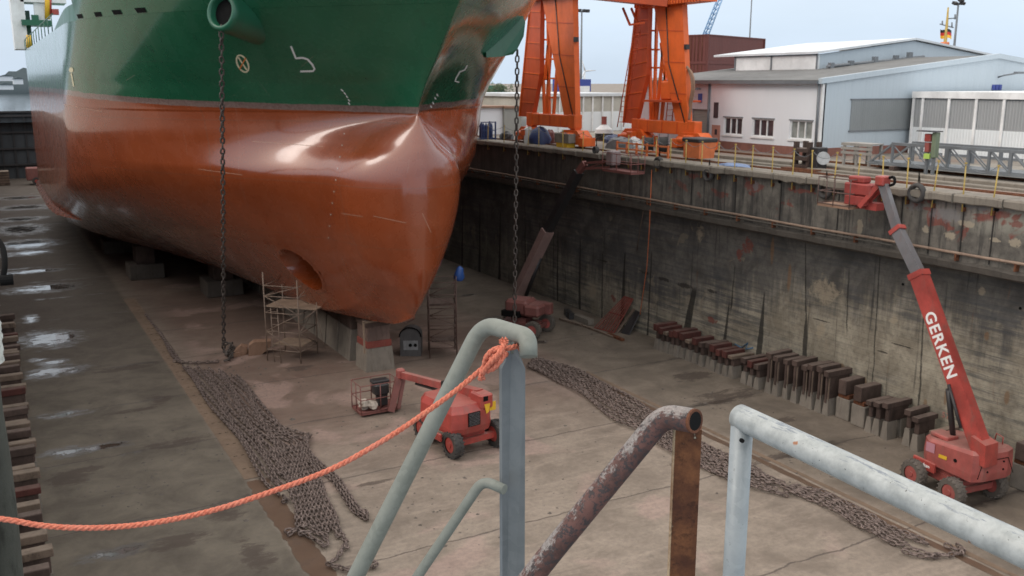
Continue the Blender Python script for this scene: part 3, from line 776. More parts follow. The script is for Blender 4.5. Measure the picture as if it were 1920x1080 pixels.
# ledge
rs = random.Random(5); mb = MB()
N = 200; prev = None; vs, fs = [], []
for i in range(N + 1):
    y = lerp(6, 150, i / N)
    e = LEDX - .10 + rs.uniform(-.05, .05); b = -2.62 + rs.uniform(-.05, .03)
    vs += [(WALLX + .3, y, -2.22), (LEDX - .02, y, -2.2 + rs.uniform(-.02, .02)), (e, y, -2.30 + rs.uniform(-.03, .03)), (e + .05, y, -2.5), (LEDX + .25, y, b), (WALLX + .3, y, b - .04)]
for i in range(N):
    for k in range(5): fs.append((i * 6 + k, i * 6 + 6 + k, i * 6 + 7 + k, i * 6 + 1 + k))
mb.add(vs, fs); mb.build("ledge", M['ledge'], dw)
# pipe on brackets
mb = MB(); mb.tube([(LEDX - .13, y, -1.93 + .012 * math.sin(y * .9)) for y in np.arange(8, 60, 1.5)], .05, 8)
pp = mb.build("pipe", M['rusted_pipe'], dw)
mb = MB()
for y in np.arange(9, 58, 2.1): mb.bx(LEDX - .2, LEDX + .02, y - .03, y + .03, -2.2, -1.96)
mb.build("bracket", M['rust'], pp)
mb = MB(); mb.tube([(LEDX - .16, y, -2.06) for y in np.arange(22, 90, 3)], .035, 6)
mb.build("pipe", M['ledge'], dw)
# coping slabs, broken edge
mb = MB(); y = 8.0; rs = random.Random(11)
while y < 148:
    L = rs.uniform(1.6, 3.0); n = 5; vs, fs = [], []
    for i in range(n + 1):
        yy = y + .015 + (L - .03) * i / n; e = COPX + rs.uniform(-.02, .09); zt = rs.uniform(-.012, .012); zb = -.24 + rs.uniform(-.06, .02)
        vs += [(28.6, yy, zt + .03), (e + .05, yy, zt + .03), (e, yy, zt - .03), (e + .01, yy, zb + .04), (e + .06, yy, zb), (28.3, yy, zb)]
    for i in range(n):
        for k in range(5): fs.append((i * 6 + k, i * 6 + 6 + k, i * 6 + 7 + k, i * 6 + 1 + k))
    fs += [tuple(range(6)), tuple(n * 6 + k for k in reversed(range(6)))]
    mb.add(vs, fs); y += L
mb.build("coping", M['coping'], dw)
def blob(cy, cz, hy, hz, X, seed, n=22, jag=.28):
    rs = random.Random(seed); ph = [rs.uniform(0, 6.28) for _ in range(5)]
    out = []
    for i in range(n):
        a = 2 * math.pi * i / n
        r = 1 + jag * sum(math.sin((k + 2) * a + ph[k]) / (k + 1.5) for k in range(5)) + rs.uniform(-.09, .09)
        out.append((X, cy + hy * r * math.cos(a), cz + hz * r * math.sin(a)))
    return out
def wall_patch(name, mat, px, py, w, h, X, seed, jag=.28):
    c = onx(px, py, X); s = (c - Vector((0, 0, EYE))).length / FPX
    MB().prism(blob(c.y, c.z, w * s * .9, h * s * .55, X, seed, 24, jag), (.006, 0, 0)).build(name, mat, dw)
XW = WALLX - .022; XU = LEDX - .03
# joints in the upper wall
for x in (1748, 1808, 1866, 1692, 1575, 1465, 1380, 1297):
    p = onx(x, 385 if x > 1600 else 345, XU); mbx = MB().bx(XU - .002, XU + .01, p.y - .02, p.y + .02, -2.15, -.3); mbx.build("wall_joint", M['wetblack'], dw)
for (x, y) in ((1869, 392), (1915, 388), (1462, 340)):
    p = onx(x, y, XU); MB().disc((XU - .004, p.y, p.z), (1, 0, 0), .085, .02, 14).build("drain_hole", M['black'], dw)
for (x, y) in ((1693, 533), (1913, 578), (1570, 700)):
    p = onx(x, y, XW); MB().disc((XW - .004, p.y, p.z), (1, 0, 0), .05, .02, 10).build("drain_hole", M['black'], dw)
c = onx(1777, 781, XW - .006)
text_mesh("573", .30, M['graffred'], "sprayed_number", dw, c, (0, -1, 0), (0, 0, 1), 0.006)
for k, pts in enumerate(([(1378, 645), (1390, 652), (1402, 643), (1398, 655), (1412, 652)], [(1447, 672), (1456, 668), (1462, 676), (1470, 670), (1480, 674)])):
    MB().tube([onx(x, y, XW - .004) for x, y in pts], .035, 5).build("spray_scribble", M['graffblue'], dw)

# --- left dock wall (mostly out of the picture)
lw = thing("left_dock_wall", (-1.3, 60, FL), "dark concrete dock wall at the far left edge behind the fender timber", "dock wall")
noisy_wall(-1.1, 8, 148, FL, 0, 60, 4, .01, "wall_face", M['wall'], lw, 8)
# --- far end gate
gt = thing("dock_gate", (13, 146, FL), "dark steel dock gate closing the far end of the dock", "dock gate")
MB().bx(-2, 30, 146, 147.5, FL, -.2).build("gate_plate", paint("gate_dark_steel", (0.035, 0.04, 0.045), (0.015, 0.015, 0.016), 0.6, .6, .6), gt)
mb = MB()
for z in (-7.4, -5.2, -3.0, -.8, -.26): mb.bx(-2, 30, 145.6, 146, z - .12, z + .12)
mb.build("waling_beam", M['boomblack'], gt)
mb = MB()
for x in np.arange(-1, 29, 1.5): mb.bx(x - .1, x + .1, 145.75, 146, FL, -.25)
mb.build("stiffener", M['boomblack'], gt)

# --- floor drains
def strip(name, mat, x0, x1, y0, y1, z, wob=.03, n=40, seed=1):
    rs = random.Random(seed); a, b = [], []
    for i in range(n + 1):
        y = lerp(y0, y1, i / n); a.append((x0 + rs.uniform(-wob, wob), y, z)); b.append((x1 + rs.uniform(-wob, wob), y, z))
    mb = MB(); vs = a + b
    mb.add(vs, [(i, n + 1 + i, n + 2 + i, i + 1) for i in range(n)])
    o = mb.build(name, mat); tag(o, kind='structure')
    if o.data.polygons[0].normal.z < 0: o.data.flip_normals()
    return o
strip("floor_drain_plates", M['brownplate'], 6.36, 7.02, 29.6, 60, FL + .012, .015)
strip("floor_drain_silt", M['siltbrown'], 6.35, 7.05, 20, 29.4, FL + .008, .05)
strip("floor_drain_gutter", M['siltbrown'], 22.35, 22.62, 10, 31.5, FL + .008, .03)
strip("floor_drain_edge", M['brownplate'], 22.75, 22.95, 10, 34, FL + .012, .02)
mb = MB()
for y in np.arange(30.5, 52, 1.25):
    for dx in (6.5, 6.75): mb.bx(dx, dx + .12, y, y + .02, FL + .012, FL + .02)
tag(mb.build("floor_drain_slots", M['black']), kind='structure')
# --- loose grit and scale lying about on the floor
mb = MB(); rs = random.Random(33)
spots = [(1100, 640, 140, 40), (640, 660, 200, 40), (420, 690, 120, 20), (700, 780, 220, 60), (1000, 860, 400, 120), (1330, 760, 150, 40), (400, 860, 160, 120), (1500, 860, 250, 60), (300, 900, 150, 100), (800, 950, 300, 90), (480, 720, 160, 40), (180, 850, 140, 200)]
for k in range(900):
    sx, sy, sw, sh_ = spots[k % len(spots)]
    c = onz(sx + rs.gauss(0, .4) * sw, sy + rs.gauss(0, .4) * sh_); s = abs(rs.gauss(0, .03)) + .012
    if not (1 < c.x < 27.5): continue
    vs = [c + Vector((rs.uniform(-s, s), rs.uniform(-s, s), 0)) for _ in range(4)]
    vs = [c + Vector((math.cos(a) * s * rs.uniform(.6, 1.3), math.sin(a) * s * rs.uniform(.6, 1.3), 0)) for a in (0, 1.3, 2.6, 3.9, 5.2)] + [c + Vector((rs.uniform(-.3, .3) * s, rs.uniform(-.3, .3) * s, s * rs.uniform(.3, .7)))]
    mb.add(vs, [(i, (i + 1) % 5, 5) for i in range(5)])
tag(mb.build("grit_debris", M['concdark']), kind='stuff')

# ================================================================ far background
mb = MB(); rs = random.Random(4)
vs, fs = [], []; n = 160
for i in range(n + 1):
    x = lerp(-420, 90, i / n); h = 5 + 7 * (0.5 + .5 * math.sin(i * .23)) * 1 + rs.uniform(-1.2, 1.2)
    vs += [(x, 520, -2), (x, 520, h), (x, 580, h * .9), (x, 580, -2)]
for i in range(n):
    for k in range(3): fs.append((i * 4 + k, i * 4 + 4 + k, i * 4 + 5 + k, i * 4 + 1 + k))
mb.add(vs, fs, True); tag(mb.build("far_wood_hills", M['farshore']), kind='structure')
for i, (x, w, y0, y1, D, lab) in enumerate([(12, 22, 141, 152, 330, "small pale harbour shed on the far shore left of the ship"), (34, 16, 146, 158, 300, "white low boathouse by the far water next to the ship"), (8, 30, 157, 168, 240, "long pale building at the water behind the dock gate")]):
    c = at(x, y1, D); h = (y1 - y0) / FPX * D; ww = w / FPX * D
    th_ = thing("harbour_shed", (c.x, c.y, c.z), lab, "shed")
    MB().box((c.x, c.y, c.z + h * .4), (ww, 8, h * .8)).build("wall", M['farwhite'], th_)
    MB().prism([(c.x - ww / 2 - .3, c.y - 4.3, c.z + h * .8), (c.x + ww / 2 + .3, c.y - 4.3, c.z + h * .8), (c.x, c.y - 4.3, c.z + h * 1.1)], (0, 8.6, 0)).build("roof", M['farshore'], th_)
# tree behind the white shed
def tree(px, py, D, hpx, label, seed):
    b = at(px, py, D); H = hpx / FPX * D; rs = random.Random(seed)
    b.z = 0.0
    t = thing("tree", b, label, "tree")
    tr = MB(); tr.tube([b, b + Vector((.1, 0, H * .35)), b + Vector((.25, .1, H * .7))], [H * .035, H * .026, H * .01], 7)
    for k in range(6):
        a = rs.uniform(0, 6.28); s = b + Vector((.12, 0, H * rs.uniform(.3, .55)))
        tr.tube([s, s + Vector((math.cos(a) * H * .22, math.sin(a) * H * .22, H * .2))], [H * .014, H * .005], 5)
    tr.build("trunk", M['bark'], t)
    cr = MB()
    for k in range(26):
        cc = b + Vector((rs.gauss(0, .2) * H, rs.gauss(0, .2) * H, H * rs.uniform(.38, .95))); rr = H * rs.uniform(.09, .17)
        for q in range(70):
            d = Vector((rs.gauss(0, 1), rs.gauss(0, 1), rs.gauss(0, .8))).normalized() * rr * rs.uniform(.55, 1)
            u = Vector((rs.gauss(0, 1), rs.gauss(0, 1), rs.gauss(0, 1))).normalized(); w = u.orthogonal().normalized(); s = H * .022
            p = cc + d; cr.add([p + u * s, p + w * s, p - u * s, p - w * s], [(0, 1, 2, 3)])
    cr.build("crown", M['leaf'], t)
tree(938, 235, 85, 72, "green leafy tree behind the white shed and the hanging port anchor chain", 3)
# ================================================================ SHIP
CX, KEEL = 14.8, -6.8
T_TIP = [(-6.8, 38.4), (-6.65, 37.0), (-6.4, 35.9), (-6.0, 35.0), (-5.4, 34.35), (-4.6, 33.9), (-3.8, 33.65), (-2, 33.4), (-.5, 33.3), (.4, 33.35), (1.0, 33.45), (1.5, 33.6), (1.9, 33.75), (2.2, 33.9), (2.42, 34.05), (2.8, 33.9), (3.6, 33.25), (6.36, 30.2), (10, 26.2)]
T_WB = [(-6.8, .1), (-6.4, .2), (-5.5, .52), (-4.4, 1.2), (-3.5, 1.68), (-2.4, 2.12), (-1.4, 2.36), (-.5, 2.47), (.1, 2.45), (.75, 2.12), (1.17, 1.55), (1.87, .95), (2.3, .35), (2.55, 0), (10, 0)]
T_BF = [(36, .2), (38, .35), (40, 1.1), (42, 1.75), (44, 2.15), (48, 2.75), (55, 3.9), (62, 5.7), (69, 7.7), (75, 8.8), (90, 9.0)]
T_RB = [(36, 7.2), (45, 6.8), (55, 5.6), (65, 4.2), (78, 2.4)]
T_L = [(-6.8, 32), (-3, 26), (0, 22.5), (2.5, 21), (6.4, 20), (10, 20)]
def _smooth(t, d):
    zs = np.arange(-7.2, 10.41, .02); v = np.array([tab(t, z) for z in zs]); n = int(d / .02)
    k = np.ones(2 * n + 1) / (2 * n + 1); vv = np.convolve(np.pad(v, n, 'edge'), k, 'valid')
    vv = np.convolve(np.pad(vv, n, 'edge'), k, 'valid')
    return zs, vv
_ZT, _VT = _smooth(T_TIP, .10); _ZW, _VW = _smooth(T_WB, .16)
def _lk(v, z):
    f = (z + 7.2) / .02; i = max(0, min(len(v) - 2, int(f))); return v[i] + (v[i + 1] - v[i]) * min(1, max(0, f - i))
def hull_tip(z): return _lk(_VT, z)
def hull_B(Y, z):
    yt = hull_tip(z)
    if Y <= yt: return 0.0
    ye = yt if z > 2.42 else 34.05 + .10 * (2.42 - z)
    u = max(0.0, Y - ye); L = tab(T_L, z)
    s = min(1.0, u / L)
    b = 11.0 * (1 - (1 - s) ** 2.05)
    w = max(0.0, min(1.0, 1 - (z - 2.42) / 4.5))
    zc = 2.3 - .12 * u; sm = max(0.0, min(1.0, (z - zc + 2.3) / 2.3)); sm = sm * sm * (3 - 2 * sm)
    b *= 1 - w * .70 * math.exp(-(u / 5.0) ** 2) * (1 - math.exp(-u * 3)) * sm
    h = z - KEEL; rb = tab(T_RB, Y); bf = min(tab(T_BF, Y), 11)
    if h < rb:
        q = h / rb; e = lerp(1.62, 2.0, min(1, max(0, (Y - 45) / 30)))
        g = 1 - (1 - q) ** e
        if Y > 60: g = lerp(g, math.sqrt(max(0, 1 - (1 - q) ** 2)), min(1, (Y - 60) / 15))
        b = bf + max(0, b - bf) * g if b > bf else b
    wb = _lk(_VW, z); v = Y - yt; ln = 2.7
    bb = wb * (max(0, 1 - (1 - v / ln) ** 2) ** .58 if v < ln else 1.0)
    # the bulb fairs into the shell over about ten metres
    k = min(1.0, v / 3.5) * 1.2 * (1 - min(1, max(0, (z - 1.2) / 1.5)) ** 2 * (3 - 2 * min(1, max(0, (z - 1.2) / 1.5))))
    r_ = min(11.02, .5 * (b + bb + math.sqrt((b - bb) ** 2 + k * k)))
    if Y > 92: r_ *= 1 - .42 * min(1, (Y - 92) / 28) ** 1.7     # run aft towards the stern
    return r_
def hull_hit(px, py, t0=24.0, t1=170.0):
    d = ray(px, py); o = Vector((0, 0, EYE)); d = Vector(d)
    f = lambda t: abs((o + d * t).x - CX) - hull_B((o + d * t).y, (o + d * t).z)
    t = t0; prev = f(t)
    while t < t1:
        t2 = t + .1; c = f(t2)
        if c < 0:
            a, b = t, t2
            for _ in range(24):
                m = (a + b) / 2
                if f(m) < 0: b = m
                else: a = m
            return o + d * a
        t = t2
    return None
def hull_normal(p):
    s = -1 if p.x < CX else 1; e = .04
    dy = (hull_B(p.y + e, p.z) - hull_B(p.y - e, p.z)) / (2 * e); dz = (hull_B(p.y, p.z + e) - hull_B(p.y, p.z - e)) / (2 * e)
    return Vector((s, -dy, -dz)).normalized()

ship = thing("cargo_ship", (CX, 45, KEEL), "large green and red cargo ship in the dry dock, bulbous bow towards the camera", "ship")
THR = hull_hit(566, 506)
def hull_grid(zs, yend, nst, name, power=2.3, skip=False):
    mb = MB()
    for side in (-1, 1):
        vs, fs = [], []
        for z in zs:
            yt = hull_tip(z)
            for i in range(nst + 1):
                y = yt + (yend - yt) * (i / nst) ** power
                vs.append((CX + side * hull_B(y, z), y, z))
        for a in range(len(zs) - 1):
            for i in range(nst):
                q = (a * (nst + 1) + i, a * (nst + 1) + i + 1, (a + 1) * (nst + 1) + i + 1, (a + 1) * (nst + 1) + i)
                if skip and side < 0:
                    cy = sum(vs[k][1] for k in q) / 4; cz = sum(vs[k][2] for k in q) / 4
                    if (cy - THR.y) ** 2 + (cz - THR.z) ** 2 < 1.03 ** 2: continue
                fs.append(q if side < 0 else q[::-1])
        mb.add(vs, fs, True)
    # weld the two halves along the stem
    me = bpy.data.meshes.new(name); off = Vector(ship.location)
    me.from_pydata([tuple(Vector(v) - off) for v in mb.v], [], mb.f)
    bm = bmesh.new(); bm.from_mesh(me); bmesh.ops.remove_doubles(bm, verts=bm.verts, dist=.0008); bmesh.ops.recalc_face_normals(bm, faces=bm.faces)
    for f in bm.faces: f.smooth = True
    bm.to_mesh(me); bm.free(); me.materials.append(M['hull'])
    o = bpy.data.objects.new(name, me); COL.objects.link(o); o.parent = ship
    return o
zl = [KEEL + .004] + [KEEL + .1 * k for k in range(1, 90)]
zl = [z for z in zl if z < 1.2] + [1.2 + .04 * k for k in range(0, 40)] + [2.8 + .1 * k for k in range(0, 36)]
hull_grid(zl, 120, 120, "hull", 2.3, True)
hull_grid([zl[-1] + .005, 6.6, 6.9, 7.3, 7.8, 8.4, 9.0, 9.6], 46.8, 60, "forecastle", 1.9)
# bottom plating, decks, transom and forecastle break
mb = MB(); ys = [38.4 + (120 - 38.4) * (i / 60) ** 1.6 for i in range(61)]
vs = [(CX - hull_B(y, KEEL + .004), y, KEEL) for y in ys] + [(CX + hull_B(y, KEEL + .004), y, KEEL) for y in ys]
mb.add(vs, [(i, i + 1, 62 + i, 61 + i) for i in range(60)]); mb.build("bottom_plate", M['hull'], ship)
mb = MB(); vs = []
ys = [40 + (119.9 - 40) * (i / 40) for i in range(41)]
vs = [(CX - hull_B(y, 5.6) + .05, y, 5.6) for y in ys] + [(CX + hull_B(y, 5.6) - .05, y, 5.6) for y in ys]
mb.add(vs, [(i, i + 1, 42 + i, 41 + i) for i in range(40)]); mb.build("main_deck", M['hullgreen'], ship)
mb = MB(); ys = [27.5 + (46.8 - 27.5) * (i / 30) for i in range(31)]
vs = [(CX - max(.02, hull_B(y, 9.4) - .05), y, 9.3) for y in ys] + [(CX + max(.02, hull_B(y, 9.4) - .05), y, 9.3) for y in ys]
mb.add(vs, [(i, i + 1, 32 + i, 31 + i) for i in range(30)]); mb.build("forecastle_deck", M['hullgreen'], ship)
MB().prism([(CX - hull_B(46.6, 5.7) + .12, 46.55, 5.6), (CX + hull_B(46.6, 5.7) - .12, 46.55, 5.6), (CX + hull_B(46.6, 9.2) - .12, 46.55, 9.25), (CX - hull_B(46.6, 9.2) + .12, 46.55, 9.25)], (0, .12, 0)).build("forecastle_bulkhead", M['hullgreen'], ship)
MB().bx(CX - 6.35, CX + 6.35, 119.9, 120.1, KEEL + 2, 6.3).build("transom", M['hull'], ship)
# bilge keel on the starboard bilge
mb = MB(); pts = []
for y in np.arange(66, 104, 2.0):
    z = -5.1 + max(0, (y - 100) * .02); b = hull_B(y, z); pts.append(Vector((CX - b, y, z)))
vs, fs = [], []
for i, p in enumerate(pts):
    w = .42 * min(1, i / 3.0, (len(pts) - 1 - i) / 2.0) + .02
    vs += [p + Vector((.03, 0, .06)), p + Vector((-w * .75, 0, -w * .65)), p + Vector((.03, 0, -.06))]
for i in range(len(pts) - 1):
    for k in range(2): fs.append((i * 3 + k, i * 3 + 3 + k, i * 3 + 4 + k, i * 3 + 1 + k))
mb.add(vs, fs); mb.build("bilge_keel", M['hull'], ship)
# bow thruster tunnel: a real pipe through the shell
mb = MB(); vs, fs = [], []; n = 40
for i in range(n):
    a = 2 * math.pi * i / n
    for rr, dx in ((1.16, -.018), (1.0, -.022), (1.0, 0), (1.0, 2.8)):
        y = THR.y + rr * math.cos(a); z = THR.z + rr * math.sin(a)
        xs = CX - hull_B(y, z)
        vs.append((xs + dx if dx < 2 else THR.x + 2.8, y, z))
for i in range(n):
    j = (i + 1) % n
    for k in range(3): fs.append((i * 4 + k, j * 4 + k, j * 4 + k + 1, i * 4 + k + 1))
fs.append(tuple(i * 4 + 3 for i in range(n)))
mb.add(vs, fs, False); tun = mb.build("thruster_tunnel", M['hull'], ship)
mb = MB()
for k in range(4):
    a = k * math.pi / 2 + .4
    c = Vector((THR.x + 1.9, THR.y, THR.z)); d = Vector((0, math.cos(a), math.sin(a)))
    mb.beam(c + d * .15, c + d * .85, .06, .34, (1, .5, 0))
mb.disc((THR.x + 1.9, THR.y, THR.z), (1, 0, 0), .2, .5, 12)
mb.build("thruster_propeller", M['steel'], tun)

# painted marks on the shell
def hull_strip(name, mat, pts, w, lift=.012, closed=False):
    pts = [Vector((p[0], p[1])) for p in pts]
    q = []
    for a, b in zip(pts, pts[1:]):
        n = max(1, int((b - a).length / 3))
        q += [a.lerp(b, k / n) for k in range(n)]
    q.append(pts[-1])
    mb = MB(); vs = []
    for i, p in enumerate(q):
        t = (q[min(i + 1, len(q) - 1)] - q[max(i - 1, 0)]).normalized(); nn = Vector((-t.y, t.x))
        for s in (-1, 1):
            h = hull_hit(*(p + nn * (s * w / 2))); vs.append(h + hull_normal(h) * lift)
    mb.add(vs, [(2 * i, 2 * i + 1, 2 * i + 3, 2 * i + 2) for i in range(len(q) - 1)])
    return mb.build(name, mat, ship)
def hull_poly(name, mat, pts, lift=.012):
    vs = []
    for x, y in pts:
        h = hull_hit(x, y); vs.append(h + hull_normal(h) * lift)
    mb = MB(); mb.add(vs, [tuple(range(len(vs)))]); return mb.build(name, mat, ship)
hull_strip("bulb_symbol", M['marking'], [(545.5, 86), (555, 109), (568, 108), (577, 111), (586, 121), (590, 129), (587, 133), (563, 133.5)], 3.6)
hull_strip("bulb_symbol", M['marking'], [(876, 122), (871, 131), (862, 134), (855, 146), (853, 152), (861, 154)], 2.6)
el = [(455 + 11 * math.cos(a) + 3.2 * math.sin(a), 119 + 15.5 * math.sin(a) + 3 * math.cos(a)) for a in np.linspace(0, 2 * math.pi, 25)]
hull_strip("thruster_symbol", M['markyellow'], el, 3.2)
hull_strip("thruster_symbol", M['markyellow'], [(447, 107), (463, 131)], 3.0, .014)
hull_strip("thruster_symbol", M['markorange'], [(461, 108), (449, 130)], 2.4, .017)
hull_strip("load_mark", M['markyellow'], [(134, 137), (138.5, 162)], 2.6)
hull_poly("load_mark", M['markyellow'], [(134 + 4.2 * math.cos(a), 131 + 4.8 * math.sin(a)) for a in np.linspace(0, 6.28, 12)[:-1]], .016)
for (x, y, w) in ((642, 169, 4), (647, 175, 3), (651, 181, 3), (655, 188, 3), (655, 194, 2.5), (816, 184, 2.2), (812, 193, 2.2), (820, 178, 2.2), (808, 200, 2)):
    hull_strip("draught_mark", M['marking'], [(x - w * .7, y - 2.2), (x + w * .5, y + 2)], 2.2)
for i in range(34):
    y = 250 + i * 7.2; x = 652 - 40 * math.sin((y - 215) / 260 * 1.3)
    hull_poly("draught_figure", M['marking'], [(x, y), (x + 1.3, y), (x + 1.3, y + 2.2), (x, y + 2.2)]) if i % 3 == 0 and i < 30 else None
for (x0, y0, w, h) in ((144, 26, 12, 9), (176, 22, 16, 9.5), (209, 18, 21, 9.5), (252, 14, 24, 10)):
    fp = hull_poly("freeing_port", M['black'], [(x0, y0 + 1), (x0 + w * .8, y0), (x0 + w, y0 + h - 1), (x0 + w * .25, y0 + h)])
for (a, b) in (((372, 317), (455, 328)), ((474, 265), (606, 275)), ((120, 196), (192, 209)), ((640, 400), (680, 406)), ((700, 405), (762, 418)), ((792, 400), (808, 436))):
    hull_strip("scratch", paint("pale_scratch", (0.42, 0.24, 0.17), (0.3, 0.1, 0.05), 0.8, 6) if 'pale_scratch' not in bpy.data.materials else bpy.data.materials['pale_scratch'], [a, b], .9, .006)

# starboard hawse: fat round bolster with the chain running out of it
hc = hull_hit(452, 34); hn = Vector((-.86, -.36, -.36)).normalized(); e0 = at(413, 21, (hc - Vector((0, 0, EYE))).dot(Vector(_F)) - 1.0)
ax = (e0 - hc).normalized(); Lh = (e0 - hc).length
mb = MB(); n = 28; u = ax.orthogonal().normalized(); w = ax.cross(u); vs, fs = [], []
prof = [(-1.2, .80), (Lh - .25, .72), (Lh - .08, .70), (Lh, .64), (Lh + .02, .56), (Lh - .06, .50), (Lh - .9, .46)]
for o_, r_ in prof:
    for k in range(n):
        a = 2 * math.pi * k / n; vs.append(hc + ax * o_ + (u * math.cos(a) + w * math.sin(a)) * r_)
for i in range(len(prof) - 1):
    for k in range(n): fs.append((i * n + k, i * n + (k + 1) % n, (i + 1) * n + (k + 1) % n, (i + 1) * n + k))
mb.add(vs, fs, True); hp = mb.build("hawse_bolster", M['hullgreen'], ship)
mb = MB(); mb.disc(hc + ax * (Lh - .30), ax, .49, .03, 20); mb.build("pipe_mouth", M['black'], hp)
HAWSE_S = e0 + Vector((0, -.02, -.50))
# port hawse: angular box bolster
hb = hull_hit(918, 96); Db = (hb - Vector((0, 0, EYE))).dot(Vector(_F)) - .35
fpx = ((912, 108), (911, 84), (938, 34), (976, 15), (985, 42), (982, 68), (970, 92), (962, 102), (942, 106))
front = [at(x, y, Db + (.0 if x < 930 else .35 if x < 960 else .75)) for x, y in fpx]
back = [p + Vector((.45, 2.6, .25)) for p in front]
mb = MB(); nn = len(front)
mb.add(front + back, [tuple(range(nn)), tuple(reversed(range(nn, 2 * nn)))] + [(i, nn + i, nn + (i + 1) % nn, (i + 1) % nn) for i in range(nn)])
mb.build("hawse_bolster", M['hullgreen'], ship)
HAWSE_P = at(970, 93, Db + 1.0)

# deckhouse glimpsed aft, above the main deck at the left edge
dk = thing("deckhouse", (0, 0, 0), None, None); dk.location = (6, 98, 5.6); 
del_keys = [k for k in list(dk.keys())]
for k in del_keys: del dk[k]
dk.parent = ship; dk.location = Vector((6, 98, 5.6)) - Vector(ship.location)
def Q(x, y, Y=97): return ony(x, y, Y)
def qbox(mb, x0, x1, y0, y1, Y, dep=.4):
    a, b = Q(x0, y1, Y), Q(x1, y0, Y); mb.bx(min(a.x, b.x), max(a.x, b.x), Y, Y + dep, a.z, b.z)
mb = MB(); qbox(mb, 29, 41, -30, 92, 97, 3.5); qbox(mb, 66, 80, -30, 40, 97.2, .5); qbox(mb, 38, 120, -40, 3, 97, 3)
mb.build("house_wall", M['deckwhite'], dk)
mb = MB(); qbox(mb, 41, 96, 38, 47, 96.5, 2.5); qbox(mb, 41, 55, 20, 88, 98.6, 1); qbox(mb, 60, 72, 28, 40, 96.6, .6)
mb.build("deck_platform", M['hullgreen'], dk)
mb = MB(); mb.tube([Q(89, -20), Q(89, 36)], .22, 8); mb.tube([Q(54, 66, 96), Q(55, 90, 96)], .22, 8); mb.build("vent_pipe", M['label_yellow'], dk)
mb = MB(); mb.tube([Q(93.5, -20), Q(94, 30)], .14, 8); qbox(mb, 98, 110, 17, 27, 96.6, .8); mb.build("hydrant_box", M['liftred'], dk)
sx_ = lambda y: CX - hull_B(y, 6.25) + .06
ra = MB()
for y in np.arange(58.5, 96, 3.2): ra.tube([(sx_(y), y, 6.3), (sx_(y), y, 7.2)], .03, 5)
ra.tube([(sx_(y), y, 7.2) for y in np.arange(57, 96, 2.0)], .03, 5)
ra.build("deck_railing", M['hullgreen'], ship)
mb = MB(); vs = []
for k in range(13):
    y = lerp(46.75, 57.5, k / 12); h = .75 * (1 - (k / 12) ** 1.5) + .03
    for dx in (0, .12):
        vs += [(sx_(y) + dx, y, 6.2), (sx_(y) + dx, y, 6.28 + h)]
fs = []
for k in range(12):
    a = k * 4; b = a + 4
    fs += [(a, b, b + 1, a + 1), (a + 2, a + 3, b + 3, b + 2), (a + 1, b + 1, b + 3, a + 3)]
mb.add(vs, fs); mb.build("bulwark_wing", M['hullgreen'], ship)
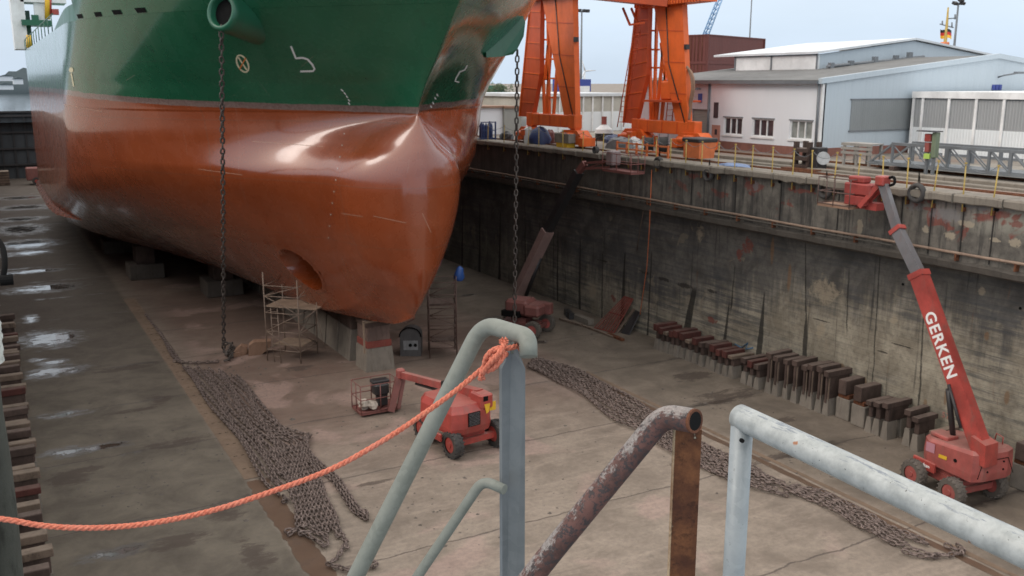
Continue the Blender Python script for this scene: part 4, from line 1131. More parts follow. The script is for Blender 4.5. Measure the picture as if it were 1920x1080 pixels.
# ================================================================ QUAY: cranes, buildings, clutter
# --- orange portal crane: two A-frames on sill beams with bogies, joined by a girder
pc = thing("portal_crane", (31.8, 45.5, 0), "orange portal crane with two leg frames standing on the quay behind the dock wall", "crane")
def aframe(X, Y0, Y1, zs, zt, left, right, seed):
    """sill along Y; legs given by picture measures on the plane X"""
    mb = MB(); mb.bx(X - .22, X + .22, Y0, Y1, zs - .32, zs + .38, .03)
    for y in (Y0 + .35, Y1 - .35):
        mb.bx(X - .26, X + .26, y - .33, y + .33, zs - .36, zs + .42, .02)
    sill = mb.build("sill_beam", M['crane'], pc)
    mb = MB()
    for k in range(5):
        y = lerp(Y0 + .2, Y1 - .2, k / 4); mb.bx(X - .25, X - .22, y - .02, y + .02, zs - .3, zs + .36)
    mb.build("stiffener", M['craneinner'], sill)
    # bogies
    for y, s in ((Y0 + .3, -1), (Y1 - .3, 1)):
        bg_ = MB()
        bg_.prism([(X - .38, y - .7, .98), (X - .38, y + .7, .98), (X - .38, y + 1.1, .68), (X - .38, y + 1.35, .20), (X - .38, y + .55, .20), (X - .38, y + .3, .5), (X - .38, y - .3, .5), (X - .38, y - .55, .20), (X - .38, y - 1.35, .20), (X - .38, y - 1.1, .68)], (.76, 0, 0)); bg_.bx(X - .44, X + .44, y + .95, y + 1.4, .12, .62, .03); bg_.bx(X - .44, X + .44, y - 1.4, y - .95, .12, .62, .03)
        bg_.bx(X - .2, X + .2, y - .25, y + .25, .9, zs - .3)
        b = bg_.build("bogie", M['crane'], pc)
        for dy in (-.7, .7):
            MB().disc((X, y + dy, .27), (1, 0, 0), .26, .2, 16).build("wheel", M['rust'], b)
        m2 = MB(); m2.bx(X - .75, X - .36, y - .45, y + .1, .45, .85, .04); m2.disc((X - .6, y + .35, .6), (0, 1, 0), .16, .5, 12)
        m2.build("drive_motor", M['crane'], b)
    def plate(pts, dx, mat, name, parent):
        q = [onx(x, y, X) for x, y in pts]
        m = MB(); m.prism([(X - dx / 2, p.y, p.z) for p in q], (dx, 0, 0)); return m.build(name, mat, parent)
    lg = plate(left, .3, M['craneinner'], "leg", pc)
    # bright flange along the outer edge and rungs of the stiffened web
    q = [onx(x, y, X) for x, y in left]
    fm = MB(); a, b = q[0], q[-1]
    fm.prism([(X - .22, a.y + .03, a.z), (X + .22, a.y + .03, a.z), (X + .22, b.y + .03, b.z), (X - .22, b.y + .03, b.z)], (0, .06, 0))
    fm.build("flange", M['crane'], lg)
    sm = MB()
    for k in range(1, 8):
        t = k / 8; p0 = a.lerp(b, t); p1 = q[1].lerp(q[2], t) if len(q) == 4 else (q[1].lerp(q[2], t / .62) if t < .62 else q[2].lerp(q[3], (t - .62) / .38))
        sm.beam((X - .16, p0.y, p0.z), (X - .16, p1.y, p1.z), .05, .05)
    sm.build("web_rib", M['crane'], lg)
    lr = plate(right, .34, M['crane'], "leg", pc)
    # cable run, lamp and panel joints on the broad leg
    qr = [onx(x, y, X) for x, y in right]
    cm = MB(); cm.tube([(X - .19, lerp(qr[0].y, qr[1].y, .45), qr[0].z), (X - .19, lerp(qr[0].y, qr[1].y, .62), lerp(qr[0].z, qr[3].z, .5)), (X - .19, lerp(qr[3].y, qr[2].y, .85), qr[3].z)], .035, 5); cm.build("cable", M['boomblack'], lr)
    for tt in (.22, .48, .74):
        p0 = qr[0].lerp(qr[3], tt); p1 = qr[1].lerp(qr[2], tt)
        m = MB(); m.beam((X - .178, p0.y, p0.z), (X - .178, p1.y, p1.z), .018, .05); m.build("joint_plate", M['craneinner'], lr)
    m = MB(); pz = qr[1].lerp(qr[2], .35); m.box((X - .1, pz.y - .12, pz.z), (.22, .2, .26)); m.build("work_lamp", M['boomblack'], lr)
    return sill
A1 = dict(left=[(1001, 0), (1017, 0), (1015.5, 138), (1001, 218), (979, 219)], right=[(1021, -6), (1081, -6), (1083, 224), (1063, 223)])
L1 = [(1001, -8), (1018, -8), (1016, 138), (1001, 219), (979, 218)]
R1 = [(1020, -8), (1079, -8), (1084, 224), (1063, 222)]
L2 = [(1199, 10), (1220, 10), (1216, 140), (1195, 232), (1174, 230)]
R2 = [(1230, 8), (1284, 8), (1294, 235), (1272, 234)]
aframe(29.3, 44.75, 50.2, 1.42, 8.5, L1, R1, 1)
X2 = 33.4
aframe(X2, 39.3, 45.0, 1.15, 7.9, L2, R2, 2)
def ladder_frame(X, pts, rungs, r=.07, name="bracing"):
    mb = MB()
    for a, b in pts:
        mb.beam(onx(*a, X), onx(*b, X), .15, .15)
    for a, b in rungs:
        mb.beam(onx(*a, X), onx(*b, X), .1, .1)
    return mb.build(name, M['crane'], pc)
ladder_frame(29.5, [((1014, 0), (1021, 215)), ((1034, 72), (1024, 215)), ((1027, 0), (1030, 215)), ((1046, 110), (1038, 215)), ((1028, 85), (1022, 150))], [((1018, 36), (1029, 37)), ((1018, 74), (1030, 75)), ((1018, 111), (1042, 111)), ((1020, 147), (1042, 147)), ((1024, 182), (1036, 183))])
ladder_frame(X2 + .3, [((1217, 20), (1221, 230)), ((1232, 20), (1226, 230)), ((1246, 70), (1230, 228)), ((1240, 80), (1248, 150)), ((1250, 120), (1240, 230))], [((1218, 57), (1232, 58)), ((1218, 93), (1236, 93)), ((1220, 127), (1248, 127))])
mb = MB(); mb.bx(X2 - .5, X2 + 1.2, 40.6, 43.6, 2.55, 2.66); mb.build("service_platform", M['craneinner'], pc)
mb = MB(); mb.bx(X2 - .1, X2 + .8, 41.6, 42.6, 2.66, 3.7, .08); mb.disc((X2 + .5, 41.2, 3.0), (0, 1, 0), .35, .5, 14); mb.build("winch_drum", M['crane'], pc)
def stairs(X, a, b, name="access_ladder"):
    mb = MB(); A, B = onx(*a, X), onx(*b, X)
    for dx in (-.22, .22): mb.tube([A + Vector((dx, 0, 0)), B + Vector((dx, 0, 0))], .03, 5)
    n = int((A - B).length / .3)
    for k in range(1, n): mb.tube([A.lerp(B, k / n) + Vector((-.22, 0, 0)), A.lerp(B, k / n) + Vector((.22, 0, 0))], .02, 4)
    mb.build(name, M['craneinner'], pc)
stairs(X2 - .6, (1196, 50), (1163, 238)); stairs(X2 + .5, (1262, 150), (1252, 250))
# hose loop on the right leg
mb = MB(); mb.tube(curve([onx(x, y, X2 - .2) for x, y in ((1288, 125), (1298, 140), (1301, 165), (1296, 195), (1292, 225))], 6), .07, 6)
mb.tube(curve([onx(x, y, X2) for x, y in ((1290, 130), (1295, 145), (1297, 165), (1293, 190), (1290, 215))], 6), .05, 6)
mb.build("cable_loop", M['tan'], pc)
# girder between the frames and cross heads
mb = MB()
a, b = Vector((29.3, 46.6, 9.15)), Vector((X2, 42.0, 8.35))
mb.beam(a, b, 1.5, 1.5); g = mb.build("girder", M['craneinner'], pc)
mb = MB(); mb.bx(X2 - .55, X2 + .55, 38.9, 44.6, 7.72, 9.6); mb.build("cross_head", M['crane'], pc)
mb = MB(); mb.bx(28.8, 29.8, 44.6, 49.8, 8.3, 9.9); mb.build("cross_head", M['crane'], pc)
mb = MB()
for k in range(24): y = 39 + k * .24; mb.bx(X2 - .60, X2 - .55, y - .03, y + .03, 7.75, 8.1)
mb.build("web_rib", M['craneinner'], pc)
mb = MB(); c0 = onx(1168, 15, 32); mb.beam(c0, c0 + Vector((0, -.7, -.95)), .1, .1); mb.beam(c0 + Vector((0, -.7, -.95)), c0 + Vector((0, -2.0, -.9)), .1, .1); mb.beam(c0 + Vector((.5, -.1, 0)), c0 + Vector((.5, -.8, -.95)), .1, .1)
mb.build("walkway_bracket", M['craneinner'], pc)

# --- white and blue workshop hall
wh = thing("workshop_hall", (45, 42, 0), "white workshop hall with pale blue gable, grey roof and three small windows along the quay", "building")
FX, GY, EAVE, YB = 36.0, 33.3, 3.60, 48.4
APX, APZ = 49.4, 4.95
# facade wall with openings is built from panels between them
def yz(x, y): p = onx(x, y, FX); return p.y, p.z
WINS = [(40.24, 38.78), (38.0, 36.43), (35.3, 33.78)]; WZ0, WZ1 = .80, 1.74
mb = MB(); cuts = [GY] + [v for w in reversed(WINS) for v in (w[1], w[0])] + [41.45]
for i in range(len(cuts) - 1):
    y0, y1 = cuts[i], cuts[i + 1]
    if i % 2 == 0: mb.bx(FX, FX + .25, y0, y1, .42, EAVE)
    else:
        mb.bx(FX, FX + .25, y0, y1, .42, WZ0); mb.bx(FX, FX + .25, y0, y1, WZ1, EAVE)
mb.build("wall", M['wallwhite'], wh)
mb = MB(); mb.bx(FX + .03, FX + .3, 43.1, YB, 0, EAVE - .02); mb.bx(FX + .03, FX + .3, 41.55, 43.1, 2.12, EAVE - .02); mb.build("annex_wall", M['lilac'], wh)
MB().bx(FX + .16, FX + .24, 41.55, 43.1, 0, 2.12).build("roller_shutter", M['shutter'], wh)
MB().bx(FX - .025, FX + .25, GY - .03, 40.5, 0, .42).build("brick_plinth", M['brick'], wh)
MB().bx(FX - .02, FX + .2, 40.52, 41.2, 0.0, 1.28).build("door", M['door'], wh)
MB().bx(FX, FX + .2, 41.2, 41.45, 0, .42).build("wall", M['wallwhite'], wh)
mb = MB(); mb.bx(FX - .03, FX, 40.75, 40.95, .75, 1.05); mb.build("door_pane", M['glass'], wh)
mb = MB(); mb.bx(FX - .02, FX + .02, 40.75, 41.12, 1.66, 2.53); mb.build("window", M['glass'], wh)
for i, (ya, yb) in enumerate(WINS):
    fr = MB(); y1, y0 = ya, yb; t = .07
    fr.bx(FX + .05, FX + .17, y0, y1, WZ0, WZ0 + t); fr.bx(FX + .05, FX + .17, y0, y1, WZ1 - t, WZ1)
    for k in range(4):
        y = lerp(y0 + t / 2, y1 - t / 2, k / 3); fr.bx(FX + .045, FX + .175, y - t / 2, y + t / 2, WZ0 + t, WZ1 - t)
    f = fr.build("window", M['white'], wh)
    MB().bx(FX + .10, FX + .12, y0 + .03, y1 - .03, WZ0 + .03, WZ1 - .03).build("pane", M['glass2'] if i == 2 else M['glass'], f)
    MB().bx(FX - .07, FX + .05, y0 - .08, y1 + .08, WZ0 - .09, WZ0 - .002).build("sill", M['white'], f)
    MB().bx(FX - .05, FX + .01, y0 - .05, y1 + .05, WZ1 + .002, WZ1 + .05).build("lintel", M['trim'], f)
# gable end
gp = MB(); gp.prism([(FX + .02, GY, .42), (62.8, GY, .42), (62.8, GY, EAVE), (APX, GY, APZ), (FX + .02, GY, EAVE)], (0, .25, 0)); gp.build("gable_wall", M['gable'], wh)
MB().bx(FX, 62.8, GY - .02, GY + .25, 0, .42).build("brick_plinth", M['brick'], wh)
MB().bx(38.08, 42.6, GY - .04, GY - .005, 1.25, 2.75).build("louvre_window", M['louvre'], wh)
mb = MB(); mb.bx(38.0, 42.7, GY - .06, GY - .003, 2.75, 2.82); mb.bx(38.0, 42.7, GY - .06, GY - .003, 1.18, 1.25); mb.build("window_trim", M['trim'], wh)
# roofs
def roof(name, mat, X0, X1, XA, z0, zA, ya, yb, th_=.14, par=None):
    m = MB()
    m.prism([(X0, ya, z0), (XA, ya, zA), (X1, ya, z0), (X1, ya, z0 + th_), (XA, ya, zA + th_), (X0, ya, z0 + th_)], (0, yb - ya, 0))
    return m.build(name, mat, par or wh)
roof("roof", M['roof'], FX - .18, 62.9, APX, EAVE + .004, APZ + .004, GY + .12, YB)
mb = MB()
for (xa, za, xb, zb) in ((FX - .2, EAVE - .05, APX, APZ - .03), (APX, APZ - .03, 63, EAVE - .05)):
    mb.prism([(xa, GY - .12, za), (xb, GY - .12, zb), (xb, GY - .12, zb + .26), (xa, GY - .12, za + .26)], (0, .24, 0))
mb.build("verge_trim", M['gable'], wh)
mb = MB(); mb.bx(FX - .32, FX - .18, GY + .1, YB, EAVE - .06, EAVE + .10); mb.build("gutter", M['trim'], wh)
mb = MB(); mb.tube([(FX - .12, GY + .14, EAVE), (FX - .08, GY + .14, .35)], .06, 8); mb.tube([(FX - .1, 41.5, EAVE), (FX - .06, 41.5, .1)], .06, 8); mb.build("downpipe", M['trim'], wh)
MB().bx(FX - .03, FX + .12, GY - .035, GY + .06, .42, EAVE - .06).build("corner_trim", M['white'], wh)
# raised roof monitor
MZ0, MZ1, MY, MAX_, MAZ = 3.9, 5.22, 39.4, 50.1, 6.15
mb = MB(); mb.bx(42.0, 42.2, MY, 46.2, MZ0, MZ1); mo = mb.build("roof_monitor", paint("monitor_white_sheet", (0.74, 0.76, 0.76), (0.4, 0.4, 0.4), 0.2, 1, .5, .02), wh)
MB().prism([(42.02, MY, MZ0), (58.2, MY, MZ0), (58.2, MY, MZ1 - .05), (MAX_, MY, MAZ - .05), (42.02, MY, MZ1 - .05)], (0, .2, 0)).build("monitor_gable", M['gable'], mo)
roof("monitor_roof", M['roofpale'], 41.8, 58.4, MAX_, MZ1, MAZ, MY - .2, 48, .12, mo)
mb = MB()
for y in (MY, 43.0, 46.15): mb.bx(41.95, 42.0, y - .05, y + .05, MZ0, MZ1)
mb.bx(41.95, 42.0, MY, 46.2, MZ1 - .08, MZ1 - .002); mb.build("trim", M['trim'], mo)
mb = MB()
mb.tube([(42.3, MY - .5, 4.5), (50.5, MY - .5, 5.15)], .09, 6)
for x, z in ((42.6, 4.42), (44.2, 4.55), (46.2, 4.8), (48.0, 4.9), (49.2, 5.1)): mb.bx(x - .14, x + .14, MY - .62, MY - .38, z - .45, z + .30)
mb.build("duct", M['trim'], wh)
mb = MB()
for k in range(3): mb.bx(49.15 + k * .3, 49.38 + k * .3, GY - .05, GY - .004, 3.2, 3.5)
mb.build("blue_plate_sign", M['bluesign'], wh)
mb = MB(); mb.tube([(49.6, GY, 3.9), (49.6, GY - .35, 4.0), (50.1, GY - .8, 4.12)], .045, 6); mb.bx(49.9, 50.5, GY - .95, GY - .7, 4.08, 4.2); mb.build("wall_lamp", M['trim'], wh)
mb = MB(); mb.bx(FX - .03, FX + .03, 42.2, 42.5, 2.5, 3.0); mb.build("blue_plate_sign", M['bluesign'], wh)
mb = MB(); mb.tube([(FX, 42.35, 3.25), (FX - .4, 42.2, 3.3)], .04, 6); mb.bx(FX - .55, FX - .35, 42.1, 42.3, 3.2, 3.32); mb.build("wall_lamp", M['trim'], wh)

# --- white hangar in front of the gable
hg = thing("hangar", (48, 26, 0), "long white sheet-metal hangar with grey upper band at the right edge", "building")
HX, HY1, HZ = 42.3, 33.0, 3.16
MB().bx(HX, 56, 12, HY1 - .15, 0, 1.36).build("wall", M['hangarw'], hg)
MB().bx(HX + .02, 55.9, 12, HY1 - .15, 1.36, 2.78).build("upper_band", M['hangarg'], hg)
mb = MB(); mb.bx(HX - .1, 56.2, 11.5, HY1, 2.84, HZ); mb.build("fascia", M['white'], hg)
MB().bx(HX + .04, 55.9, 12, HY1 - .15, 2.78, 2.84).build("shadow_gap", M['trim'], hg)
mb = MB()
for y in [HY1 - .09] + [onx(x, 230, HX).y for x in (1728, 1777, 1828, 1880, 1932, 1985)]: mb.bx(HX - .07, HX - .001, y - .07, y + .07, 0, 2.84)
mb.build("post", M['white'], hg)
MB().bx(HX - .05, HX, 12, HY1, 0, .12).build("base_strip", M['trim'], hg)

# --- rust red containers stacked beyond the hall roof
proto = thing("shipping_container", (0, 0, 0), "x", "container", "red containers stacked behind the hall")
mb = MB(); mb.bx(-6, 6, -1.2, 1.2, 0.05, 2.55); mb.build("shell", M['container'], proto)
mb = MB()
for x in (-6, 6):
    for y in (-1.2, 1.2): mb.bx(x - .09, x + .09, y - .09, y + .09, 0, 2.6)
for z in (.06, 2.54):
    for y in (-1.2, 1.2): mb.bx(-6, 6, y - .06, y + .06, z - .06, z + .06)
    for x in (-6, 6): mb.bx(x - .06, x + .06, -1.2, 1.2, z - .06, z + .06)
mb.build("corner_frame", M['container'], proto)
mb = MB()
for y in (-.6, -.2, .2, .6): mb.tube([(-6.06, y, .15), (-6.06, y, 2.45)], .025, 5)
mb.build("lock_bar", M['rust'], proto)
rzc = -PSI + R(50)
dirc = Vector((math.cos(rzc), math.sin(rzc), 0)); nrm = Vector((-dirc.y, dirc.x, 0))
cc_ = at(1328, 64, 88)
cb = cc_ + dirc * 6.05 + nrm * 1.2
for k, lv in enumerate(("topmost", "middle", "lowest")):
    base = Vector((cb.x, cb.y, cc_.z - 2.6 * (k + 1)))
    lab = "%s red shipping container in the stack behind the hall roof" % lv
    o = proto if k == 0 else dup(proto, base, lab, rzc)
    o.location = base; o["label"] = lab; o.rotation_euler = (0, 0, rzc)
mb = MB(); mb.box((cb.x, cb.y, (cc_.z - 7.8) / 2), (12.4, 2.6, abs(cc_.z - 7.8)), Matrix.Rotation(rzc, 3, 'Z')); tag(mb.build("container_stand_ground", M['quay']), kind='structure')

# --- distant lattice crane jibs, masts, lamp masts
def lattice(name, a, b, w, label, mat, D):
    A, B = at(*a, D), at(*b, D); t = thing(name, (A.x, A.y, A.z), label, "crane jib")
    mb = MB(); s = Vector(_R) * (w / FPX * D / 2); d2 = Vector((0, 0, 0)) + Vector((_F[0], _F[1], 0)) * (w / FPX * D)
    rails = [s, -s, d2 * .5]
    for r_ in rails: mb.tube([A + r_, B + r_ * .8], .10, 5)
    n = 14
    for k in range(n):
        p, q = A.lerp(B, k / n), A.lerp(B, (k + 1) / n)
        for i in range(3): mb.tube([p + rails[i], q + rails[(i + 1) % 3]], .05, 4)
    mb.build("lattice_boom", mat, t)
    # reaches down to the ground so it is carried
    mb = MB(); mb.tube([A, (A.x, A.y, 0)], .5, 8); mb.build("tower", mat, t)
lattice("lattice_crane", (1323, 66), (1372, -60), 11, "pale blue lattice crane jib rising behind the red containers", M['craneblue'], 140)
lattice("lattice_crane", (1288, 135), (1282, -40), 5, "slender pale blue lattice jib just right of the orange crane leg", M['craneblue'], 120)
def mast(name, cat, px, ytop, ybot, D, r, label, mat):
    a = at(px, ytop, D); t = thing(name, (a.x, a.y, 0), label, cat)
    MB().tube([(a.x, a.y, 0), (a.x, a.y, a.z * .5), (a.x, a.y, a.z)], [r, r * .8, r * .5], 8).build("pole", mat, t)
    return t, a
t, a = mast("antenna_mast", "mast", 1411, -30, 90, 95, .10, "thin dark antenna mast rising behind the hall roof", M['trim'])
t, a = mast("lamp_mast", "lamp mast", 1797, 8, 95, 75, .14, "tall grey floodlight mast beside the German flag behind the hall", M['trim'])
mb = MB()
for dx, dz in ((-.55, .05), (.15, .3), (.35, .1)): mb.box((a.x + dx, a.y - .1, a.z + dz), (.42, .3, .22), Matrix.Rotation(.5, 3, 'X'))
mb.tube([(a.x - .6, a.y, a.z), (a.x + .5, a.y, a.z)], .05, 5); mb.build("floodlight", M['boomblack'], t)
t, a = mast("lamp_mast", "lamp mast", 1091, 22, 160, 90, .14, "slim floodlight mast seen between the two orange crane frames", M['trim'])
mb = MB()
for dx in (-.75, -.3, .3, .75): mb.box((a.x + dx * .9, a.y, a.z + .1), (.3, .3, .28))
mb.tube([(a.x - .8, a.y, a.z), (a.x + .8, a.y, a.z)], .06, 5); mb.build("floodlight", M['boomblack'], t)
# ship's signal mast with the flag
D = 62
def P(x, y): return at(x, y, D)
b = P(1771, 92); fm_ = thing("signal_mast", (b.x, b.y, 0), "yellow signal mast with aerials carrying the German flag behind the hall roof", "mast")
MB().tube([(b.x, b.y, 0), b, P(1775, 50), P(1778, 14)], [.16, .12, .09, .05], 8).build("pole", M['yellow'], fm_)
mb = MB(); mb.tube([P(1762, 45), P(1788, 52)], .04, 5); mb.tube([P(1776, 35), P(1791, 34)], .04, 5); mb.tube([P(1791, 36), P(1791, 27)], .06, 5); mb.tube([P(1767, 46), P(1767, 39)], .05, 5); mb.tube([P(1785, 50), P(1785, 42)], .05, 5)
mb.build("aerial", M['trim'], fm_)
mb = MB(); mb.box(P(1771, 86), (.45, .45, .5), None, .05); mb.build("lantern", M['orangebin'], fm_)
fl_ = thing("flag", P(1764, 63), "German flag in black, red and gold flying from the yellow signal mast", "flag")
for k, m in enumerate(('flagblack', 'flagred', 'flaggold')):
    mb = MB(); vs = []
    for i in range(9):
        x = lerp(1763, 1785.5, i / 8); wv = .14 * math.sin(i * .9); sag = 1.5 * (i / 8) + .5 * math.sin(i * 1.1)
        for j in (0, 1):
            p = P(x, 54.5 + (k + j) * 5.6 + sag); vs.append(p + Vector(_F) * wv)
    mb.add(vs, [(2 * i, 2 * i + 1, 2 * i + 3, 2 * i + 2) for i in range(8)]); mb.build("flag_stripe", M[m], fl_)
# wind turbine far off
a = at(1094, 160, 900); h = at(1097, 133, 900)
wt = thing("wind_turbine", (a.x, a.y, 0), "tiny distant white wind turbine between the orange crane frames", "wind turbine")
MB().tube([(a.x, a.y, 0), h], [1.3, .8], 8).build("tower", M['roofpale'], wt)
mb = MB()
for (x, y) in ((1091, 112), (1117, 132), (1088, 150)): mb.tube([h, at(x, y, 898)], [.9, .3], 5)
mb.build("rotor", M['roofpale'], wt)

# --- long pale shed behind the crane, white shed and containers on the left
sh = thing("storage_shed", (39, 66, 0), "long low white shed with tan upper panels behind the orange crane", "building")
S0, S1 = ony(1030, 262, 60.0), ony(1186, 250, 60.0)
ZT = ony(1100, 178, 60).z
MB().bx(S0.x - 2, S1.x, 60, 70, 0, ZT * .54).build("wall", M['hangarw'], sh)
MB().bx(S0.x - 2, S1.x, 60.02, 70, ZT * .54, ZT - .1).build("upper_band", paint("tan_panel", (0.50, 0.48, 0.42), (0.3, 0.28, 0.25), .3, 1, .6, .02), sh)
MB().bx(S0.x - 2.2, S1.x + .1, 59.8, 70.2, ZT - .1, ZT + .12).build("roof", M['roofpale'], sh)
mb = MB()
for x in (1048, 1073, 1092.5, 1110, 1128.5, 1147, 1166): p = ony(x, 220, 60); mb.bx(p.x - .06, p.x + .06, 59.9, 59.99, 0, ZT - .1)
mb.build("post", M['white'], sh)
bs = thing("blue_banner_sign", (36, 72, ZT), "blue framed banner board standing above the shed roof behind the crane", "sign")
p0, p1 = ony(1038, 172, 72), ony(1108, 156, 72)
mb = MB(); mb.bx(p0.x, p1.x, 72, 72.2, p0.z, p1.z + .35); mb.build("board", M['bluesign'], bs)
mb = MB(); q = ony(1083, 163, 72); mb.bx(q.x, p1.x - .15, 71.95, 71.99, p0.z - .2, p1.z - .25); mb.build("white_field", M['white'], bs)
mb = MB()
for x in (p0.x + .3, p1.x - .3): mb.bx(x - .08, x + .08, 72.05, 72.15, 0, p0.z)
mb.build("leg", M['trim'], bs)
ws = thing("white_cabin", (32, 60, 0), "small white cabin with a brown roof edge just right of the ship's bow", "cabin")
c0, c1 = ony(908, 250, 59.5), ony(945, 250, 59.5); zt = ony(930, 202, 59.5).z
MB().bx(c0.x - .6, c1.x, 59.5, 63, 0, zt).build("wall", M['wallwhite'], ws); MB().bx(c0.x - .7, c1.x + .1, 59.3, 63.2, zt, zt + .12).build("roof", M['tan'], ws)
g0, g1 = ony(946, 250, 59.2), ony(978, 250, 59.2)
gc = thing("grey_container", ((g0.x + g1.x) / 2, 61, 0), "pale grey open-sided container beside the white cabin under the crane", "container")
MB().bx(g0.x, g1.x, 59.2, 62, 0, zt - .05).build("shell", M['shutter'], gc); MB().bx(g0.x - .02, g1.x + .05, 59.1, 62.1, zt - .05, zt + .1).build("roof", M['tan'], gc)
for i, (x0, x1, y0, y1, YY, mm, lab) in enumerate([(905, 947, 181, 200, 75, 'container', "long red container stack seen above the white cabin roof"), (946, 958, 183, 199, 74, 'bluesoft', "small blue tank beside the red container above the cabin"), (962, 980, 178, 203, 74, 'gable', "pale blue container behind the hanging port chain"), (925, 945, 160, 183, 80, 'hullgreen', "dark green machine on top behind the ship's bow")]):
    a, b = ony(x0, y1, YY), ony(x1, y0, YY)
    t = thing("yard_container", ((a.x + b.x) / 2, YY, 0), lab, "container")
    MB().bx(a.x, b.x, YY, YY + 2.4, 0, b.z, .02).build("shell", M[mm], t)
    mb = MB()
    for k in range(5): x = lerp(a.x, b.x, k / 4); mb.bx(x - .04, x + .04, YY - .03, YY, 0, b.z)
    mb.build("corner_frame", M[mm], t)
# gas bottle rack in dark blue
r0, r1 = ony(903, 262, 54), ony(929, 262, 54)
gr = thing("bottle_rack", ((r0.x + r1.x) / 2, 54.3, 0), "blue steel rack of gas bottles on the quay edge beside the ship's bow", "rack")
mb = MB()
for x in (r0.x, r1.x):
    for y in (54, 54.8): mb.bx(x - .04, x + .04, y - .04, y + .04, 0, 1.15)
for z in (.1, .6, 1.12): mb.bx(r0.x, r1.x, 53.97, 54.03, z - .03, z + .03)
mb.bx(r0.x, r1.x, 54, 54.8, .02, .08); mb.build("frame", M['bluedark'], gr)
mb = MB()
for k in range(5): x = lerp(r0.x + .12, r1.x - .12, k / 4); mb.disc((x, 54.35, .55), (0, 0, 1), .11, .9, 10, [(-.45, .1), (.3, .1), (.42, .06), (.5, .03)])
gbm = mb.build("bottle", M['bluedark'], gr)

# --- yellow edge posts with slack chains
px_posts = [1868, 1810, 1754, 1702, 1656, 1609, 1565, 1522, 1488, 1449, 1411, 1378, 1347, 1316, 1286, 1257, 1230, 1203, 1178, 1130, 1092, 1055, 1010, 990, 945, 915]
PX = 27.86
post = thing("edge_post", (0, 0, 0), "x", "post", "yellow posts along the dock edge")
MB().tube([(0, 0, -.55), (0, 0, 1.02)], .023, 8).build("pole", M['yellow'], post)
mb = MB(); mb.disc((0, 0, 1.04), (0, 0, 1), .045, .05, 8); mb.build("cap", M['yellow'], post)
MB().bx(.02, .14, -.05, .05, -.54, -.4).build("wall_bracket", M['rust'], post)
ys_post = []
for i, x in enumerate(px_posts):
    y = onx(x, 330 if x > 1500 else 300, PX).y; ys_post.append(y)
    lab = "%s yellow post along the dock edge, counted from the right edge" % ORD[i].replace("nearest", "first")
    rs = random.Random(i)
    o = post if i == 0 else dup(post, (PX, y, 0))
    o.location = (PX, y, 0); o["label"] = lab; o.rotation_euler = (rs.uniform(-.05, .05), rs.uniform(-.04, .04), 0)
MBc = MB()
for i, (a, b) in enumerate(zip(ys_post, ys_post[1:])):
    pts = []
    for k in range(11):
        t = k / 10; pts.append((PX, lerp(a, b, t), 1.0 - .22 * 4 * t * (1 - t)))
    m_ = MB().tube(pts, .011, 4)
    tag(m_.build("edge_chain", M['steel']), "slack chain running left from the %s yellow post counted from the right edge" % ORD[i].replace("nearest", "first"), "chain", "slack chains between the yellow posts")

# --- fender tyres hanging on the edge
def tyre(px, py, D_X, r, label, seed):
    c = onx(px, py, D_X); t = thing("tyre_fender", c, label, "tyre", "old tyres hung as fenders on the dock edge")
    mb = MB(); pts = []
    n = 28; m = 10; vs, fs = [], []
    for i in range(n):
        a = 2 * math.pi * i / n
        for k in range(m):
            b = 2 * math.pi * k / m; rr = r * (.76 + .24 * math.cos(b)); w = .12 * math.sin(b)
            vs.append(Vector((w, rr * math.cos(a), rr * math.sin(a))) + c)
    for i in range(n):
        for k in range(m): fs.append((i * m + k, ((i + 1) % n) * m + k, ((i + 1) % n) * m + (k + 1) % m, i * m + (k + 1) % m))
    mb.add(vs, fs, True); mb.build("tread", M['rubber'], t)
    MB().tube([c + Vector((.02, 0, r * .7)), c + Vector((.05, .02, r + .35)), (COPX + .25, c.y, .06)], .02, 5).build("rope", M['black'], t)
tyre(1328, 328, 27.78, .30, "black tyre fender under the coping below the orange bin", 1)
tyre(1547, 356, 27.78, .36, "black tyre fender just left of the raised red work basket", 2)
tyre(1719, 362, 27.72, .35, "black tyre fender just right of the raised red boom tip", 3)
tyre(1235, 305, 27.78, .30, "black tyre fender below the cable reels under the crane", 4)
tyre(1117, 281, 27.8, .2, "small black tyre fender on the edge beside the orange bogie", 5)

# --- steel truss gangway lying on the quay
tg = thing("truss_gangway", (34, 21, .2), "grey steel truss gangway lying along the quay in front of the hangar", "gangway")
TX0, TX1 = 33.3, 34.6; ya, yb = 27.9, 12.0; H = .86; bay = .88
for X in (TX0, TX1):
    mb = MB(); n = int((ya - yb) / bay)
    mb.bx(X - .05, X + .05, yb, ya, .18, .30); mb.bx(X - .05, X + .05, yb, ya - 1.1, .18 + H, .30 + H)
    for k in range(n + 1):
        y = ya - 1.15 - k * bay
        if y < yb: break
        mb.bx(X - .045, X + .045, y - .045, y + .045, .30, .18 + H)
        mb.beam((X, y - .04, .16 + H), (X, y - bay + .04, .32), .045, .045)
    mb.beam((X, ya, .24), (X, ya - 1.15, .24 + H), .08, .08)
    mb.build("truss_side", M['steel'], tg)
mb = MB()
for k in range(17): y = ya - 1.15 - k * bay; mb.bx(TX0, TX1, y - .04, y + .04, .2, .28)
mb.bx(TX0, TX1, yb, ya, .28, .33); mb.build("deck", M['steel'], tg)
for k in range(12):
    y = ya - 1.5 - k * 1.2; MB().bx(TX1 + .06, TX1 + .1, y - .08, y + .08, .42, 1.0).build("hanging_strap", M['trim'], tg)
for y in (13, 20, 27): pass
mb = MB()
for y in (13.5, 20, 26.5): mb.bx(TX0 - .3, TX1 + .3, y - .12, y + .12, 0, .18)
